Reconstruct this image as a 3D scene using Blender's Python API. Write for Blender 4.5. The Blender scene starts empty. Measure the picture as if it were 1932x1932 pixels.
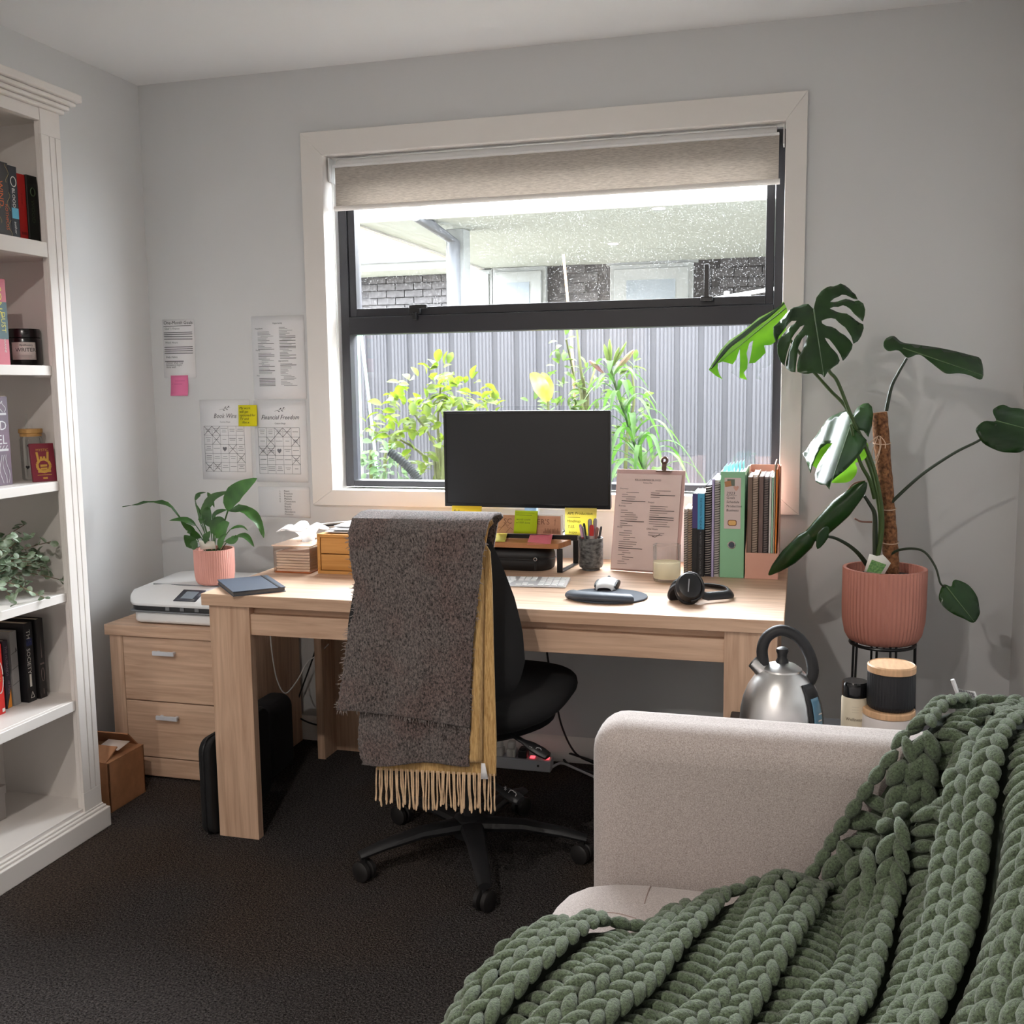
import bpy, math, random
import numpy as np
from mathutils import Vector, Matrix, geometry

# ---------------------------------------------------------------- camera, world, light
SC = bpy.context.scene
COL = SC.collection
rnd = random.Random(7)

CAM = Vector((2.34, -3.4163, 1.309))
YAW, PITCH, ROLL, FPX = 0.2715, -0.1221, -0.012, 1956.87
_f = Vector((-math.sin(YAW) * math.cos(PITCH), math.cos(YAW) * math.cos(PITCH), math.sin(PITCH)))
_r = _f.cross(Vector((0, 0, 1))).normalized()
_u = _r.cross(_f)
_R = _r * math.cos(ROLL) + _u * math.sin(ROLL)
_U = -_r * math.sin(ROLL) + _u * math.cos(ROLL)
cd = bpy.data.cameras.new('camera')
cd.sensor_fit = 'HORIZONTAL'
cd.sensor_width = 36.0
cd.lens = FPX / 1932.0 * 36.0
cd.clip_start = 0.02
cam = bpy.data.objects.new('camera', cd)
COL.objects.link(cam)
cam.matrix_world = Matrix(((_R.x, _U.x, -_f.x, CAM.x), (_R.y, _U.y, -_f.y, CAM.y), (_R.z, _U.z, -_f.z, CAM.z), (0, 0, 0, 1)))
SC.camera = cam

SC.view_settings.view_transform = 'Standard'
SC.view_settings.look = 'None'
SC.view_settings.gamma = 1.0
SC.view_settings.use_curve_mapping = False
SC.view_settings.exposure = 0.24

SKY = 58.0            # overcast sky
LAMP = 23.0          # each recessed ceiling lamp behind the camera, watts
w = bpy.data.worlds.new('overcast')
SC.world = w
w.use_nodes = True
bg = w.node_tree.nodes['Background']
bg.inputs[0].default_value = (0.90, 0.955, 1.0, 1)
bg.inputs[1].default_value = SKY
pl = bpy.data.lights.new('window_portal', 'AREA')      # sampling aid for the daylight through the window
pl.shape = 'RECTANGLE'; pl.size = 1.56; pl.size_y = 1.17
pl.cycles.is_portal = True
po = bpy.data.objects.new('window_portal', pl); COL.objects.link(po)
po.location = (1.5, 0.14, 1.52); po.rotation_euler = (-math.pi / 2, 0, 0)


def W(u, v, x=None, y=None, z=None):
    """point on the ray of photo pixel (u, v) where it meets the given plane"""
    d = _f + _R * ((u - 966) / FPX) - _U * ((v - 966) / FPX)
    if x is not None: t = (x - CAM.x) / d.x
    elif y is not None: t = (y - CAM.y) / d.y
    else: t = (z - CAM.z) / d.z
    return CAM + d * t


def WP(u, v, p, n):
    d = _f + _R * ((u - 966) / FPX) - _U * ((v - 966) / FPX)
    n = Vector(n)
    return CAM + d * ((Vector(p) - CAM).dot(n) / d.dot(n))


# ---------------------------------------------------------------- materials
def lin(c):
    c = c / 255.0
    return c / 12.92 if c <= 0.04045 else ((c + 0.055) / 1.055) ** 2.4


def S(r, g, b): return (lin(r), lin(g), lin(b), 1.0)


MATS = {}


def mat(name, col, rough=0.6, metal=0.0, var=0.0, vscale=40.0, col2=None, bump=0.0, bscale=200.0, stretch=(1, 1, 1),
        spec=0.5, trans=0.0, transl=0.0, emit=None, estr=0.0, detail=3.0, sheen=0.0, coat=0.0, alpha=1.0, dist=0.0):
    if name in MATS: return MATS[name]
    m = bpy.data.materials.new(name); m.use_nodes = True
    nt = m.node_tree; N = nt.nodes; L = nt.links
    b = N['Principled BSDF']
    b.inputs['Base Color'].default_value = col
    b.inputs['Roughness'].default_value = rough
    b.inputs['Metallic'].default_value = metal
    b.inputs['Specular IOR Level'].default_value = spec
    if coat: b.inputs['Coat Weight'].default_value = coat; b.inputs['Coat Roughness'].default_value = 0.15
    if sheen: b.inputs['Sheen Weight'].default_value = sheen; b.inputs['Sheen Roughness'].default_value = 0.5
    if emit: b.inputs['Emission Color'].default_value = emit; b.inputs['Emission Strength'].default_value = estr
    if trans: b.inputs['Transmission Weight'].default_value = trans
    if alpha < 1: b.inputs['Alpha'].default_value = alpha
    tc = N.new('ShaderNodeTexCoord'); mp = N.new('ShaderNodeMapping')
    mp.inputs['Scale'].default_value = stretch
    L.new(tc.outputs['Object'], mp.inputs['Vector'])
    csock = None
    if var or col2:
        nz = N.new('ShaderNodeTexNoise'); nz.inputs['Scale'].default_value = vscale; nz.inputs['Detail'].default_value = detail
        nz.inputs['Distortion'].default_value = dist
        L.new(mp.outputs[0], nz.inputs['Vector'])
        rp = N.new('ShaderNodeValToRGB')
        rp.color_ramp.elements[0].position = 0.32; rp.color_ramp.elements[1].position = 0.68
        if col2 is None:
            c1 = [max(0, c * (1 - var)) for c in col[:3]] + [1]; c2 = [min(1, c * (1 + var)) for c in col[:3]] + [1]
        else: c1, c2 = col, col2
        rp.color_ramp.elements[0].color = c1; rp.color_ramp.elements[1].color = c2
        L.new(nz.outputs['Fac'], rp.inputs[0]); L.new(rp.outputs[0], b.inputs['Base Color'])
        csock = rp.outputs[0]
    if bump:
        n2 = N.new('ShaderNodeTexNoise'); n2.inputs['Scale'].default_value = bscale; n2.inputs['Detail'].default_value = 2
        L.new(mp.outputs[0], n2.inputs['Vector'])
        bp = N.new('ShaderNodeBump'); bp.inputs['Strength'].default_value = bump; bp.inputs['Distance'].default_value = 0.002
        L.new(n2.outputs['Fac'], bp.inputs['Height']); L.new(bp.outputs[0], b.inputs['Normal'])
    if transl:
        out = N['Material Output']
        tr = N.new('ShaderNodeBsdfTranslucent'); mx = N.new('ShaderNodeMixShader'); mx.inputs[0].default_value = transl
        tr.inputs[0].default_value = [min(1, c * 1.6) for c in col[:3]] + [1]
        if csock is not None:
            hs = N.new('ShaderNodeHueSaturation'); hs.inputs['Value'].default_value = 1.7
            L.new(csock, hs.inputs['Color']); L.new(hs.outputs[0], tr.inputs[0])
        L.new(b.outputs[0], mx.inputs[1]); L.new(tr.outputs[0], mx.inputs[2]); L.new(mx.outputs[0], out.inputs[0])
    MATS[name] = m
    return m


def glassmat(name, tint=(1, 1, 1, 1), base=0.04, dirt=0.0, rough=0.0):
    """thin clear sheet: lets light straight through, mirrors a little"""
    m = bpy.data.materials.new(name); m.use_nodes = True
    nt = m.node_tree; N = nt.nodes; L = nt.links
    N.remove(N['Principled BSDF'])
    out = N['Material Output']
    tr = N.new('ShaderNodeBsdfTransparent'); tr.inputs[0].default_value = tint
    gl = N.new('ShaderNodeBsdfGlossy'); gl.inputs['Roughness'].default_value = rough
    lw = N.new('ShaderNodeLayerWeight'); lw.inputs[0].default_value = 0.25
    ml = N.new('ShaderNodeMath'); ml.operation = 'MULTIPLY_ADD'; ml.inputs[1].default_value = 0.6; ml.inputs[2].default_value = base
    L.new(lw.outputs['Fresnel'], ml.inputs[0])
    mx = N.new('ShaderNodeMixShader'); L.new(ml.outputs[0], mx.inputs[0]); L.new(tr.outputs[0], mx.inputs[1]); L.new(gl.outputs[0], mx.inputs[2])
    last = mx
    if dirt:
        tc = N.new('ShaderNodeTexCoord'); vo = N.new('ShaderNodeTexVoronoi'); vo.inputs['Scale'].default_value = 140
        L.new(tc.outputs['Object'], vo.inputs['Vector'])
        lt = N.new('ShaderNodeMath'); lt.operation = 'LESS_THAN'; lt.inputs[1].default_value = 0.2
        L.new(vo.outputs['Distance'], lt.inputs[0])
        nz = N.new('ShaderNodeTexNoise'); nz.inputs['Scale'].default_value = 9; L.new(tc.outputs['Object'], nz.inputs['Vector'])
        mm = N.new('ShaderNodeMath'); mm.operation = 'MULTIPLY'; L.new(lt.outputs[0], mm.inputs[0]); L.new(nz.outputs['Fac'], mm.inputs[1])
        m2 = N.new('ShaderNodeMath'); m2.operation = 'MULTIPLY'; m2.inputs[1].default_value = dirt; L.new(mm.outputs[0], m2.inputs[0])
        df = N.new('ShaderNodeBsdfTranslucent'); df.inputs[0].default_value = (.9, .9, .9, 1)
        mx2 = N.new('ShaderNodeMixShader'); L.new(m2.outputs[0], mx2.inputs[0]); L.new(mx.outputs[0], mx2.inputs[1]); L.new(df.outputs[0], mx2.inputs[2])
        last = mx2
    L.new(last.outputs[0], out.inputs[0])
    MATS[name] = m
    return m


def oak(name, axis, c1, c2):
    st = [9.0, 9.0, 9.0]; st['xyz'.index(axis)] = 0.55
    m = mat(name, c1, rough=0.5, col2=c2, vscale=7.0, stretch=tuple(st), detail=8, bump=0.06, bscale=24, spec=0.35, dist=0.6)
    return m


OAKL, OAKD = S(190, 154, 128), S(220, 187, 160)
OAKX = oak('oak_grain_x', 'x', OAKL, OAKD)
OAKY = oak('oak_grain_y', 'y', OAKL, OAKD)
OAKZ = oak('oak_grain_z', 'z', OAKL, OAKD)
BAMX = oak('bamboo_x', 'x', S(196, 138, 70), S(216, 160, 92))
WHITE = mat('white_paint', S(238, 233, 228), rough=0.42)
TRIMW = mat('trim_paint', S(230, 225, 220), rough=0.45)
BLACKP = mat('black_plastic', S(26, 26, 28), rough=0.45)
BLACKM = mat('black_metal', S(22, 22, 24), rough=0.35, spec=0.5)
FRAMEB = mat('window_aluminium', S(34, 34, 40), rough=0.42)
PAPER = mat('paper_white', S(236, 235, 236), rough=0.8)
INK = mat('ink', S(40, 40, 44), rough=0.8)
INKG = mat('ink_grey', S(120, 120, 124), rough=0.8)
CHROME = mat('chrome', (0.75, 0.75, 0.76, 1), rough=0.18, metal=1.0)
STEEL = mat('brushed_steel', (0.72, 0.71, 0.70, 1), rough=0.33, metal=1.0, bump=0.05, bscale=60, stretch=(1, 1, 30))
WHITEPL = mat('white_plastic', S(232, 232, 232), rough=0.35)
GREYPL = mat('grey_plastic', S(120, 122, 126), rough=0.5)


# ---------------------------------------------------------------- mesh helpers
class G:
    def __init__(s): s.v = []; s.f = []

    def add(s, vs, fs):
        o = len(s.v); s.v += [tuple(p) for p in vs]; s.f += [tuple(i + o for i in f) for f in fs]; return s

    def box(s, x0, x1, y0, y1, z0, z1):
        v = [(x0, y0, z0), (x1, y0, z0), (x1, y1, z0), (x0, y1, z0), (x0, y0, z1), (x1, y0, z1), (x1, y1, z1), (x0, y1, z1)]
        return s.add(v, [(0, 3, 2, 1), (4, 5, 6, 7), (0, 1, 5, 4), (1, 2, 6, 5), (2, 3, 7, 6), (3, 0, 4, 7)])

    def obox(s, c, ax, ay, az):
        """oriented box: centre and three half axes"""
        c, ax, ay, az = map(Vector, (c, ax, ay, az))
        v = [c + ax * i + ay * j + az * k for k in (-1, 1) for i, j in ((-1, -1), (1, -1), (1, 1), (-1, 1))]
        return s.add(v, [(0, 3, 2, 1), (4, 5, 6, 7), (0, 1, 5, 4), (1, 2, 6, 5), (2, 3, 7, 6), (3, 0, 4, 7)])

    def hexa(s, b, t):
        return s.add(list(b) + list(t), [(0, 3, 2, 1), (4, 5, 6, 7), (0, 1, 5, 4), (1, 2, 6, 5), (2, 3, 7, 6), (3, 0, 4, 7)])

    def tube(s, pts, r, n=8, cap=True, closed=False, flat=None):
        pts = [Vector(p) for p in pts]; m = len(pts)
        rr = r if isinstance(r, (list, tuple)) else [r] * m
        vs = []; up = None
        for i, p in enumerate(pts):
            if closed: t = pts[(i + 1) % m] - pts[i - 1]
            else: t = pts[min(i + 1, m - 1)] - pts[max(i - 1, 0)]
            if t.length < 1e-9: t = Vector((0, 0, 1))
            t.normalize()
            if up is None:
                up = Vector((0, 0, 1)) if abs(t.z) < 0.9 else Vector((1, 0, 0))
            a = t.cross(up)
            if a.length < 1e-6: a = t.orthogonal()
            a.normalize(); b = a.cross(t).normalized(); up = b
            fa, fb = flat if flat else (1, 1)
            for k in range(n):
                an = 2 * math.pi * k / n
                vs.append(p + a * (rr[i] * fa * math.cos(an)) + b * (rr[i] * fb * math.sin(an)))
        fs = []
        for i in range(m if closed else m - 1):
            j = (i + 1) % m
            for k in range(n):
                l = (k + 1) % n
                fs.append((i * n + k, i * n + l, j * n + l, j * n + k))
        if cap and not closed:
            fs.append(tuple(range(n))[::-1]); fs.append(tuple((m - 1) * n + k for k in range(n)))
        return s.add(vs, fs)

    def lathe(s, prof, c=(0, 0, 0), n=32, M=None, rib=0.0, ribn=0):
        """prof: list of (radius, height)"""
        c = Vector(c); vs = []; m = len(prof)
        for r, h in prof:
            for k in range(n):
                a = 2 * math.pi * k / n
                q = r
                if rib and ribn and r > 0.01: q = r + rib * (0.5 + 0.5 * math.cos(a * ribn))
                p = Vector((q * math.cos(a), q * math.sin(a), h))
                vs.append(c + (M @ p if M else p))
        fs = []
        for i in range(m - 1):
            for k in range(n):
                l = (k + 1) % n
                fs.append((i * n + k, i * n + l, (i + 1) * n + l, (i + 1) * n + k))
        if prof[0][0] > 1e-6: fs.append(tuple(range(n))[::-1])
        if prof[-1][0] > 1e-6: fs.append(tuple((m - 1) * n + k for k in range(n)))
        return s.add(vs, fs)

    def grid(s, fn, nu, nv, cu=False, cv=False):
        vs = [fn(i / (nu if cu else nu - 1), j / (nv if cv else nv - 1)) for j in range(nv) for i in range(nu)]
        fs = []
        for j in range(nv if cv else nv - 1):
            for i in range(nu if cu else nu - 1):
                a, b = i, (i + 1) % nu; c, d = j, (j + 1) % nv
                fs.append((c * nu + a, c * nu + b, d * nu + b, d * nu + a))
        return s.add(vs, fs)

    def ell(s, c, r, n=12, m=8, M=None):
        c = Vector(c)
        def fn(u, v):
            a = 2 * math.pi * u; b = math.pi * (v - 0.5)
            p = Vector((r[0] * math.cos(a) * math.cos(b), r[1] * math.sin(a) * math.cos(b), r[2] * math.sin(b)))
            return c + (M @ p if M else p)
        return s.grid(fn, n, m, cu=True)

    def prism(s, poly, o, ax, ay, az):
        """extrude a 2-D polygon; o origin, ax/ay plane axes, az extrusion vector"""
        o, ax, ay, az = map(Vector, (o, ax, ay, az)); n = len(poly)
        b = [o + ax * p[0] + ay * p[1] for p in poly]; t = [q + az for q in b]
        fs = [tuple(range(n))[::-1], tuple(range(n, 2 * n))] + [(i, (i + 1) % n, n + (i + 1) % n, n + i) for i in range(n)]
        return s.add(b + t, fs)

    def quad(s, o, ax, ay):
        o, ax, ay = map(Vector, (o, ax, ay))
        return s.add([o, o + ax, o + ax + ay, o + ay], [(0, 1, 2, 3)])

    def text(s, t, o, ax, ay, size, align='LEFT', shear=0.0, squash=1.0):
        """flat lettering: o = base point, ax/ay unit axes"""
        vs, fs = textmesh(t, align, shear)
        o, ax, ay = map(Vector, (o, ax, ay))
        return s.add([o + ax * (p[0] * size * squash) + ay * (p[1] * size) for p in vs], fs)

    def line(s, a, b, wd, n):
        """flat stroke from a to b in the plane with normal n"""
        a, b, n = Vector(a), Vector(b), Vector(n)
        sd = (b - a).cross(n)
        if sd.length < 1e-9: return s
        sd = sd.normalized() * (wd / 2)
        return s.add([a - sd, b - sd, b + sd, a + sd], [(0, 1, 2, 3)])


_TX = {}


def textmesh(t, align='LEFT', shear=0.0):
    k = (t, align, shear)
    if k in _TX: return _TX[k]
    c = bpy.data.curves.new('t', 'FONT'); c.body = t; c.align_x = align; c.size = 1.0; c.resolution_u = 2; c.shear = shear
    o = bpy.data.objects.new('t', c)
    me = bpy.data.meshes.new_from_object(o)
    r = ([tuple(v.co) for v in me.vertices], [tuple(p.vertices) for p in me.polygons])
    bpy.data.objects.remove(o); bpy.data.curves.remove(c); bpy.data.meshes.remove(me)
    _TX[k] = r
    return r


def mesh(name, g, m, smooth=True, ang=38):
    me = bpy.data.meshes.new(name)
    me.from_pydata(g.v, [], g.f)
    me.materials.append(m)
    if smooth:
        me.polygons.foreach_set('use_smooth', [True] * len(me.polygons))
        me.set_sharp_from_angle(angle=math.radians(ang))
    me.update()
    return me


def origin(p):
    """where the parent's own space starts, in the space its parts are written in"""
    return p


def obj(name, g, m, parent=None, bev=0.0, seg=2, smooth=True, ang=38, solid=0.0, sub=0, local=False):
    me = g if isinstance(g, bpy.types.Mesh) else mesh(name, g, m, smooth, ang)
    o = bpy.data.objects.new(name, me); COL.objects.link(o)
    if name in ('lettering', 'strike_through', 'hearts', 'pen_crosses', 'grid_lines', 'emblem', 'etching', 'symbol', 'gauge_marks', 'title', 'dividers', 'roller', 'stems', 'tissue_stack'): o['kind'] = 'stuff'
    if parent is not None:
        o.parent = parent
        if not local and parent.type == 'EMPTY': o.location = -parent.location
    if solid:
        md = o.modifiers.new('thick', 'SOLIDIFY'); md.thickness = solid; md.offset = 0
    if sub:
        md = o.modifiers.new('sub', 'SUBSURF'); md.levels = sub; md.render_levels = sub
    if bev:
        md = o.modifiers.new('bevel', 'BEVEL'); md.width = bev; md.segments = seg; md.limit_method = 'ANGLE'; md.angle_limit = math.radians(40)
        md.harden_normals = False
    return o


def inst(name, me, parent, loc=(0, 0, 0), rot=(0, 0, 0), scale=(1, 1, 1), M=None):
    """one more object sharing mesh data; written in world space"""
    o = bpy.data.objects.new(name, me); COL.objects.link(o)
    o.parent = parent
    off = -parent.location if parent is not None and parent.type == 'EMPTY' else Vector((0, 0, 0))
    if M is not None:
        o.matrix_basis = Matrix.Translation(off) @ M
    else:
        o.location = Vector(loc) + off; o.rotation_euler = rot; o.scale = scale
    return o


def tag(o, label, cat, group=None):
    o['label'] = label; o['category'] = cat
    if group: o['group'] = group
    return o


def thing(name, label, cat, loc=(0, 0, 0), group=None):
    o = bpy.data.objects.new(name, None); COL.objects.link(o)
    o.empty_display_size = 0.05; o.location = loc
    return tag(o, label, cat, group)


def struct(name, loc=None, g=None, m=None, **k):
    if g is None:
        o = bpy.data.objects.new(name, None); COL.objects.link(o); o.location = loc or (0, 0, 0); o.empty_display_size = 0.05
    else: o = obj(name, g, m, **k)
    o['kind'] = 'structure'
    return o


def smooth_path(pts, n=8):
    """Catmull-Rom through points"""
    P = [Vector(p) for p in pts]; out = []
    for i in range(len(P) - 1):
        a = P[max(i - 1, 0)]; b = P[i]; c = P[i + 1]; d = P[min(i + 2, len(P) - 1)]
        for k in range(n):
            t = k / n
            out.append(0.5 * ((2 * b) + (c - a) * t + (2 * a - 5 * b + 4 * c - d) * t * t + (3 * b - a - 3 * c + d) * t ** 3))
    out.append(P[-1])
    return out


def interp(tab, t):
    """piecewise linear table lookup [(t, v), ...]"""
    if t <= tab[0][0]: return tab[0][1]
    for (a, p), (b, q) in zip(tab, tab[1:]):
        if t <= b: return p + (q - p) * (t - a) / (b - a)
    return tab[-1][1]


def rrect(w, h, r, n=4):
    """rounded rectangle outline centred on 0"""
    out = []
    for cx, cy, a0 in ((w / 2 - r, h / 2 - r, 0), (-w / 2 + r, h / 2 - r, 90), (-w / 2 + r, -h / 2 + r, 180), (w / 2 - r, -h / 2 + r, 270)):
        for k in range(n + 1):
            a = math.radians(a0 + 90 * k / n); out.append((cx + r * math.cos(a), cy + r * math.sin(a)))
    return out


def blade(g, spine, width, up=(0, 0, 1), fold=0.0, wav=0.0, prof=((0, .12), (.15, .6), (.4, 1), (.7, .75), (.9, .35), (1, .02)), n=12, nc=4):
    """a leaf blade swept along a 3-D spine"""
    P = smooth_path(spine, max(2, n // max(1, len(spine) - 1)))
    m = len(P); up = Vector(up)
    def fn(u, v):
        i = min(m - 1, int(round(v * (m - 1)))); p = P[i]
        t = (P[min(i + 1, m - 1)] - P[max(i - 1, 0)]).normalized()
        sd = t.cross(up)
        if sd.length < 1e-5: sd = t.orthogonal()
        sd.normalize(); nn = sd.cross(t).normalized()
        hw = width * 0.5 * interp(prof, v); c = u * 2 - 1
        return p + sd * (hw * c) + nn * (fold * hw * abs(c) + wav * math.sin(v * 17 + c * 2) * abs(c) * width * .3)
    return g.grid(fn, nc + 1, m)


def cdt_leaf(poly_px, p, n, step=9.0, bend=None, scale=1.0):
    """leaf blade from a traced outline, laid on its own tilted plane and then bent; returns a G"""
    n = Vector(n).normalized(); p = Vector(p)
    pts = [Vector((a, b)) for a, b in poly_px]
    # densify outline
    out = []
    for i, a in enumerate(pts):
        b = pts[(i + 1) % len(pts)]; k = max(1, int((b - a).length / step))
        for j in range(k): out.append(a.lerp(b, j / k))
    E = [(i, (i + 1) % len(out)) for i in range(len(out))]
    xs = [q.x for q in out]; ys = [q.y for q in out]
    inner = []
    y = min(ys) + step / 2
    while y < max(ys):
        x = min(xs) + step / 2
        while x < max(xs):
            q = Vector((x, y))
            if inside(q, out) and min((q - o).length_squared for o in out) > (step * .5) ** 2: inner.append(q)
            x += step
        y += step
    r = geometry.delaunay_2d_cdt(out + inner, E, [], 1, 1e-4)
    vs = []
    for q in r[0]:
        P3 = WP(q.x, q.y, p, n)
        if bend: P3 = P3 + n * bend(q.x, q.y)
        vs.append(P3)
    g = G(); g.add(vs, [tuple(f) for f in r[2]])
    return g


def inside(q, poly):
    c = False; j = len(poly) - 1
    for i in range(len(poly)):
        a, b = poly[i], poly[j]
        if (a.y > q.y) != (b.y > q.y) and q.x < (b.x - a.x) * (q.y - a.y) / (b.y - a.y) + a.x: c = not c
        j = i
    return c


def bars(g, o, ax, ay, rows, th, n=None, jit=0.0):
    """rows of printed lines too small to read: (x0, x1, y) in the sheet's own metres"""
    o, ax, ay = map(Vector, (o, ax, ay))
    for x0, x1, y in rows:
        g.add([o + ax * x0 + ay * (y - th / 2), o + ax * x1 + ay * (y - th / 2), o + ax * x1 + ay * (y + th / 2), o + ax * x0 + ay * (y + th / 2)], [(0, 1, 2, 3)])
    return g
# ---------------------------------------------------------------- the room
RX, RY, RH = 2.98, -5.0, 2.40
WALLM = mat('wall_paint', S(214, 214, 214), rough=0.75, bump=0.02, bscale=300)
CEILM = mat('ceiling_paint', S(234, 234, 234), rough=0.85)


def carpet():
    m = bpy.data.materials.new('carpet'); m.use_nodes = True
    nt = m.node_tree; N = nt.nodes; L = nt.links; b = N['Principled BSDF']
    b.inputs['Roughness'].default_value = 1.0; b.inputs['Specular IOR Level'].default_value = 0.1
    tc = N.new('ShaderNodeTexCoord')
    n1 = N.new('ShaderNodeTexNoise'); n1.inputs['Scale'].default_value = 185; n1.inputs['Detail'].default_value = 3; n1.inputs['Roughness'].default_value = .75
    n2 = N.new('ShaderNodeTexNoise'); n2.inputs['Scale'].default_value = 1.6; n2.inputs['Detail'].default_value = 1
    vo = N.new('ShaderNodeTexVoronoi'); vo.inputs['Scale'].default_value = 230
    for q in (n1, n2, vo): L.new(tc.outputs['Object'], q.inputs['Vector'])
    rp = N.new('ShaderNodeValToRGB'); rp.color_ramp.elements[0].position = .36; rp.color_ramp.elements[1].position = .68
    rp.color_ramp.elements[0].color = S(22, 19, 18); rp.color_ramp.elements[1].color = S(104, 95, 90)
    L.new(n1.outputs['Fac'], rp.inputs[0])
    r2 = N.new('ShaderNodeValToRGB'); r2.color_ramp.elements[0].position = .42; r2.color_ramp.elements[1].position = .58
    r2.color_ramp.elements[0].color = (1.0, .90, .82, 1); r2.color_ramp.elements[1].color = (.86, .92, 1.0, 1)
    L.new(n2.outputs['Fac'], r2.inputs[0])
    mx = N.new('ShaderNodeMix'); mx.data_type = 'RGBA'; mx.blend_type = 'MULTIPLY'; mx.inputs[0].default_value = 1
    L.new(rp.outputs[0], mx.inputs[6]); L.new(r2.outputs[0], mx.inputs[7]); L.new(mx.outputs[2], b.inputs['Base Color'])
    bp = N.new('ShaderNodeBump'); bp.inputs['Strength'].default_value = 1.0; bp.inputs['Distance'].default_value = .006
    L.new(vo.outputs['Distance'], bp.inputs['Height']); L.new(bp.outputs[0], b.inputs['Normal'])
    return m


CARPET = carpet()


def carpet_surface():
    """low pile: a floor slab whose top heaves by a few millimetres"""
    g = G(); g.box(-.02, RX + .02, RY - .02, 0.02, -0.05, 0.0)
    return g


struct('floor', g=carpet_surface(), m=CARPET)
struct('ceiling', g=G().box(-.02, RX + .02, RY - .02, .02, RH, RH + .05), m=CEILM)
OX0, OX1, OZ0, OZ1 = 0.715, 2.292, 0.935, 2.112       # opening in the window wall
g = G()
g.box(-.1, OX0, 0, .16, -.3, RH + .05); g.box(OX1, RX + .1, 0, .16, -.3, RH + .05)
g.box(OX0, OX1, 0, .16, -.3, OZ0); g.box(OX0, OX1, 0, .16, OZ1, RH + .05)
struct('wall_far', g=g, m=WALLM)
# unseen rest of this house, added to shade the fence: wall, shallow eave, roof
EXT = mat('outer_cladding', S(150, 146, 140), rough=.9, spec=.1)
struct('wall_outer', g=G().box(-9, -.1, .02, .16, -.3, 2.5).box(RX + .1, 11, .02, .16, -.3, 2.5), m=EXT)
struct('roof', g=G().hexa([(-9, .42, 2.52), (11, .42, 2.52), (11, RY - 1.5, 4.2), (-9, RY - 1.5, 4.2)], [(-9, .42, 2.62), (11, .42, 2.62), (11, RY - 1.5, 4.3), (-9, RY - 1.5, 4.3)]).box(-9, 11, .16, .42, 2.47, 2.52), m=EXT)
struct('wall_left', g=G().box(-.1, 0, RY - .1, 0, -.05, RH + .05), m=WALLM)
struct('wall_right', g=G().box(RX, RX + .1, RY - .1, 0, -.05, RH + .05), m=WALLM)
struct('wall_near', g=G().box(-.1, RX + .1, RY - .1, RY, -.05, RH + .05), m=WALLM)


def skirting(name, p0, p1, nrm):
    p0, p1, nrm = Vector(p0), Vector(p1), Vector(nrm)
    prof = [(0, 0), (.012, 0), (.012, .072), (.008, .082), (.003, .088), (0, .09)]
    g = G(); d = p1 - p0
    g.prism(prof, p0, nrm, (0, 0, 1), d)
    return struct(name, g=g, m=WHITE)


skirting('baseboard_far', (0.0, 0, 0), (RX, 0, 0), (0, -1, 0))
skirting('baseboard_left', (0, RY, 0), (0, -.013, 0), (1, 0, 0))
skirting('baseboard_right', (RX, -.013, 0), (RX, RY, 0), (-1, 0, 0))

# window architrave: four mitred boards
T = struct('trim_1', (1.5, 0, .9))
AX0, AX1, AZ0, AZ1 = .646, 2.342, .886, 2.184
IX0, IX1, IZ0, IZ1 = .727, 2.278, .942, 2.103
th = .018
for poly in ([(AX0, AZ1), (AX1, AZ1), (IX1, IZ1), (IX0, IZ1)], [(AX1, AZ0), (AX0, AZ0), (IX0, IZ0), (IX1, IZ0)],
             [(AX0, AZ0), (AX0, AZ1), (IX0, IZ1), (IX0, IZ0)], [(AX1, AZ1), (AX1, AZ0), (IX1, IZ0), (IX1, IZ1)]):
    obj('architrave_board', G().prism(poly, (0, 0, 0), (1, 0, 0), (0, 0, 1), (0, -th, 0)), TRIMW, T, bev=.002)
# reveal lining and aluminium joinery
Wn = struct('window_1', (1.5, .05, .94))
for nm, b in (('jamb', (OX0, IX0 - .003, -.004, .16, OZ0, OZ1)), ('jamb', (IX1 + .003, OX1, -.004, .16, OZ0, OZ1)),
              ('head_lining', (IX0 - .003, IX1 + .003, -.004, .16, IZ1 + .003, OZ1)), ('sill_board', (IX0 - .003, IX1 + .003, -.004, .16, OZ0, IZ0 - .003))):
    obj(nm, G().box(*b), WHITE, Wn, bev=.0015)
FX0, FX1, FZ0, FZ1 = .733, 2.281, .9455, 2.1
FY0, FY1 = .085, .15
for nm, b in (('frame_stile', (FX0, FX0 + .032, FY0, FY1, FZ0, FZ1)), ('frame_stile', (FX1 - .032, FX1, FY0, FY1, FZ0, FZ1)),
              ('frame_head', (FX0 + .032, FX1 - .032, FY0, FY1, FZ1 - .03, FZ1)), ('frame_sill', (FX0 + .032, FX1 - .032, FY0, FY1, FZ0, FZ0 + .022)),
              ('transom', (FX0 + .032, FX1 - .032, FY0 - .006, FY1, 1.495, 1.556))):
    obj(nm, G().box(*b), FRAMEB, Wn, bev=.002)
sx0, sx1 = FX0 + .034, FX1 - .034
for nm, b in (('sash_stile', (sx0, sx0 + .026, FY0 + .006, FY1 - .01, 1.558, 2.068)), ('sash_stile', (sx1 - .026, sx1, FY0 + .006, FY1 - .01, 1.558, 2.068)),
              ('sash_rail', (sx0 + .026, sx1 - .026, FY0 + .006, FY1 - .01, 1.558, 1.586)), ('sash_rail', (sx0 + .026, sx1 - .026, FY0 + .006, FY1 - .01, 2.045, 2.068))):
    obj(nm, G().box(*b), FRAMEB, Wn, bev=.0015)
PANE = glassmat('window_glass', base=0.03, dirt=0.0)
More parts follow.
